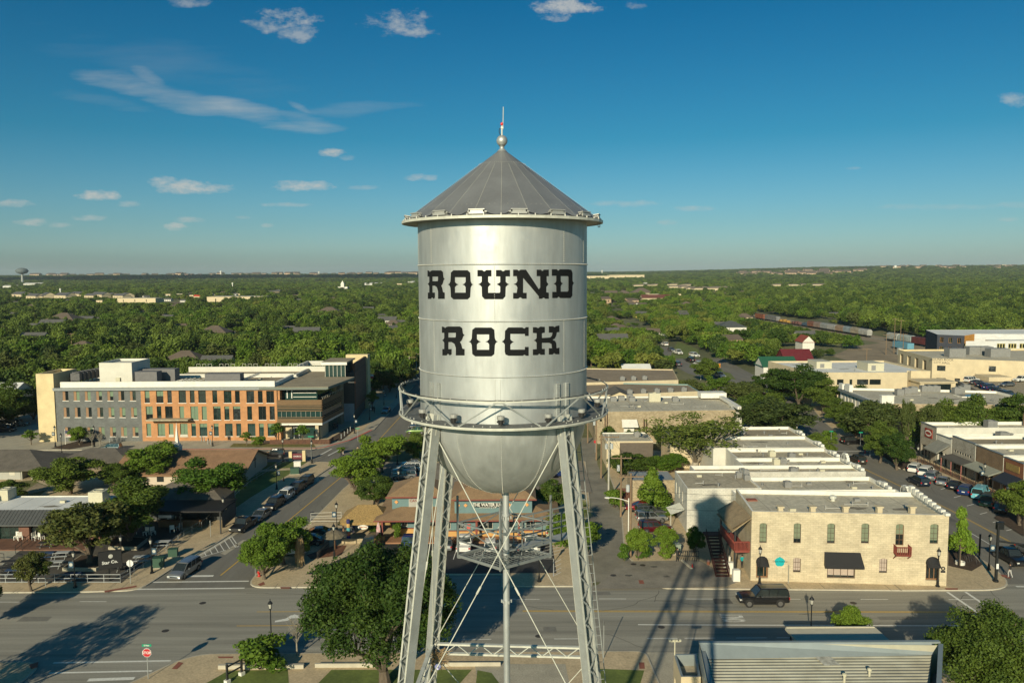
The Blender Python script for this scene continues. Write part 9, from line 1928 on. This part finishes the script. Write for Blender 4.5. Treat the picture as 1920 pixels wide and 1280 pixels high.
# ---------------- people ----------------
skin=mat('skin',(.40,.22,.14),rough=.6,var=0)
def body_mesh(pose):
    J=dict(pel=(0,0,.95),chest=(0,.02,1.30),neck=(0,.02,1.48),head=(0,.0,1.62),top=(0,.0,1.72))
    if pose=='walk': L=[((.09,0,.9),(.10,-.14,.5),(.10,-.05,.08),(.10,-.2,.04)),((-.09,0,.9),(-.10,.08,.5),(-.10,.30,.12),(-.1,.18,.05))]; A=[((.19,0,1.40),(.24,.14,1.14),(.22,.02,.92)),((-.19,0,1.40),(-.24,-.10,1.14),(-.22,-.24,.95))]
    elif pose=='sit': L=[((.09,0,.5),(.11,-.42,.5),(.11,-.44,.08),(.11,-.58,.05)),((-.09,0,.5),(-.11,-.42,.5),(-.11,-.44,.08),(-.11,-.58,.05))]; A=[((.19,0,.97),(.25,-.08,.74),(.18,-.32,.74)),((-.19,0,.97),(-.25,-.08,.74),(-.18,-.32,.74))]; J={k:(v[0],v[1],v[2]-.43) for k,v in J.items()}
    else: L=[((.09,0,.9),(.10,.0,.5),(.10,.02,.08),(.10,-.14,.04)),((-.09,0,.9),(-.11,-.02,.5),(-.12,.02,.08),(-.12,-.14,.04))]; A=[((.19,0,1.40),(.25,.02,1.14),(.23,-.10,.92)),((-.19,0,1.40),(-.25,.02,1.14),(-.23,-.1,.92))]
    vs=[];rs=[];es=[]
    def add(p,r,par=None): vs.append(p);rs.append(r); i=len(vs)-1; (es.append((par,i)) if par is not None else 0); return i
    p=add(J['pel'],.145); c=add(J['chest'],.155,p); n=add(J['neck'],.06,c); h=add(J['head'],.10,n); add(J['top'],.075,h)
    for l in L: i=add(l[0],.095,p); i=add(l[1],.065,i); i=add(l[2],.045,i); add(l[3],.035,i)
    for a in A: i=add(a[0],.065,c); i=add(a[1],.042,i); i=add(a[2],.032,i)
    me=bpy.data.meshes.new('b'); me.from_pydata(vs,es,[]); o=bpy.data.objects.new('b',me); COL.objects.link(o); m=o.modifiers.new('s','SKIN'); 
    for i,sv in enumerate(me.skin_vertices[0].data): sv.radius=(rs[i],rs[i]*.85); sv.use_root=(i==0)
    o.modifiers.new('u','SUBSURF').levels=1; dg=bpy.context.evaluated_depsgraph_get(); dg.update(); r=bpy.data.meshes.new_from_object(o.evaluated_get(dg)); bpy.data.objects.remove(o); return r,J
BM_={k:body_mesh(k) for k in('walk','sit','stand')}
def person(px,py,rz,label,pose='stand',top=(.5,.5,.5),leg=(.03,.03,.05),hair=(.02,.015,.01),z=.14,h=1.0,loc=None):
    me,J=BM_[pose]; me=me.copy(); e=empty('person',loc or P(px,py,z),rz,label,'person',None,h)
    sz_=-.43 if pose=='sit' else 0
    for m in(mat('cloth_%.2f_%.2f_%.2f'%top,top,var=0),mat('cloth_%.2f_%.2f_%.2f'%leg,leg,var=0),skin): me.materials.append(m)
    for f in me.polygons:
        c=f.center; zz=c.z-sz_; f.material_index=2 if zz>1.47 or (abs(c.x)>.19 and zz<1.12 and zz>.8 and pose!='sit') else (0 if zz>.96 and not(pose=='sit' and c.y<-.3 and zz<.9) else 1)
    b_=link('body',me,e); b=MB(); hz_=J['head'][2]; b.sphere((0,.02,hz_+.045),.112,10,7,sz=.95); b.obj('hair',mat('hair_%.2f'%hair[0],hair,var=0),e)
for a in [(640,858,R(100),'person in dark clothes stepping off the crosswalk kerb','walk',(.02,.02,.02),(.03,.03,.05)),(644,860,R(80),'person in pale top beside the dark dressed walker at the crosswalk','walk',(.45,.4,.35),(.03,.03,.04)),(671,852,R(20),'person in a tan shirt crossing the left street','walk',(.35,.25,.15),(.05,.05,.06)),
 (628,805,R(150),'person in black before the glass entrance','stand',(.02,.02,.02),(.02,.02,.02)),(633,806,R(190),'second person in dark blue before the glass entrance','stand',(.03,.04,.08),(.02,.02,.02)),(699,772,R(10),'walker in black near the plaza lamp','walk',(.02,.02,.02),(.02,.02,.03)),(702,774,R(350),'second walker in dark grey near the plaza lamp','walk',(.06,.06,.06),(.02,.02,.03)),
 (665,775,R(0),'person standing by the slab wall, leftmost','stand',(.04,.04,.05),(.02,.02,.02)),(670,776,R(30),'person standing by the slab wall in a dark coat','stand',(.02,.02,.02),(.02,.02,.02)),
 (1893,1082,R(200),'pedestrian in black top and pale trousers at the corner kerb','walk',(.015,.015,.015),(.45,.44,.42)),(658,1000,R(60),'person in a white and red shirt seated in the thatched patio','sit',(.6,.6,.6),(.05,.05,.1)),(664,995,R(200),'person with a straw hat seated in the thatched patio','sit',(.05,.06,.2),(.03,.03,.03)),(676,990,R(160),'seated patio guest in black further back','sit',(.02,.02,.02),(.02,.02,.02)),
 (210,1008,R(30),'person in a pink shirt at the edge of the cafe terrace','stand',(.55,.12,.15),(.1,.1,.12)),(232,1006,R(300),'person in a white shirt leaning by the shade tree','stand',(.6,.58,.55),(.08,.15,.25)),(1270,1052,R(0),'tiny figure in black near the iron fence','stand',(.02,.02,.02),(.02,.02,.02)),(1391,1065,R(200),'woman in a teal top standing at the limestone side door','stand',(.0,.30,.32),(.02,.02,.02))]: person(*a)
# ---------------- haze ----------------
b=MB(); b.box(-12500,-3000-0,-30,12500,14500,140)
hm=bpy.data.materials.new('haze_air'); hm.use_nodes=True; t=hm.node_tree; t.nodes.remove(t.nodes['Principled BSDF']); pv=N(t,'ShaderNodeVolumePrincipled'); pv.inputs['Color'].default_value=(.80,.93,1.0,1); pv.inputs['Density'].default_value=5.0e-5; pv.inputs['Anisotropy'].default_value=0
t.links.new(pv.outputs[0],t.nodes['Material Output'].inputs['Volume'])
hm.cycles.homogeneous_volume=True
o=b.obj('haze',hm,kind='stuff'); o['label']='thin pale blue haze over the town and woods'; o['category']='haze'
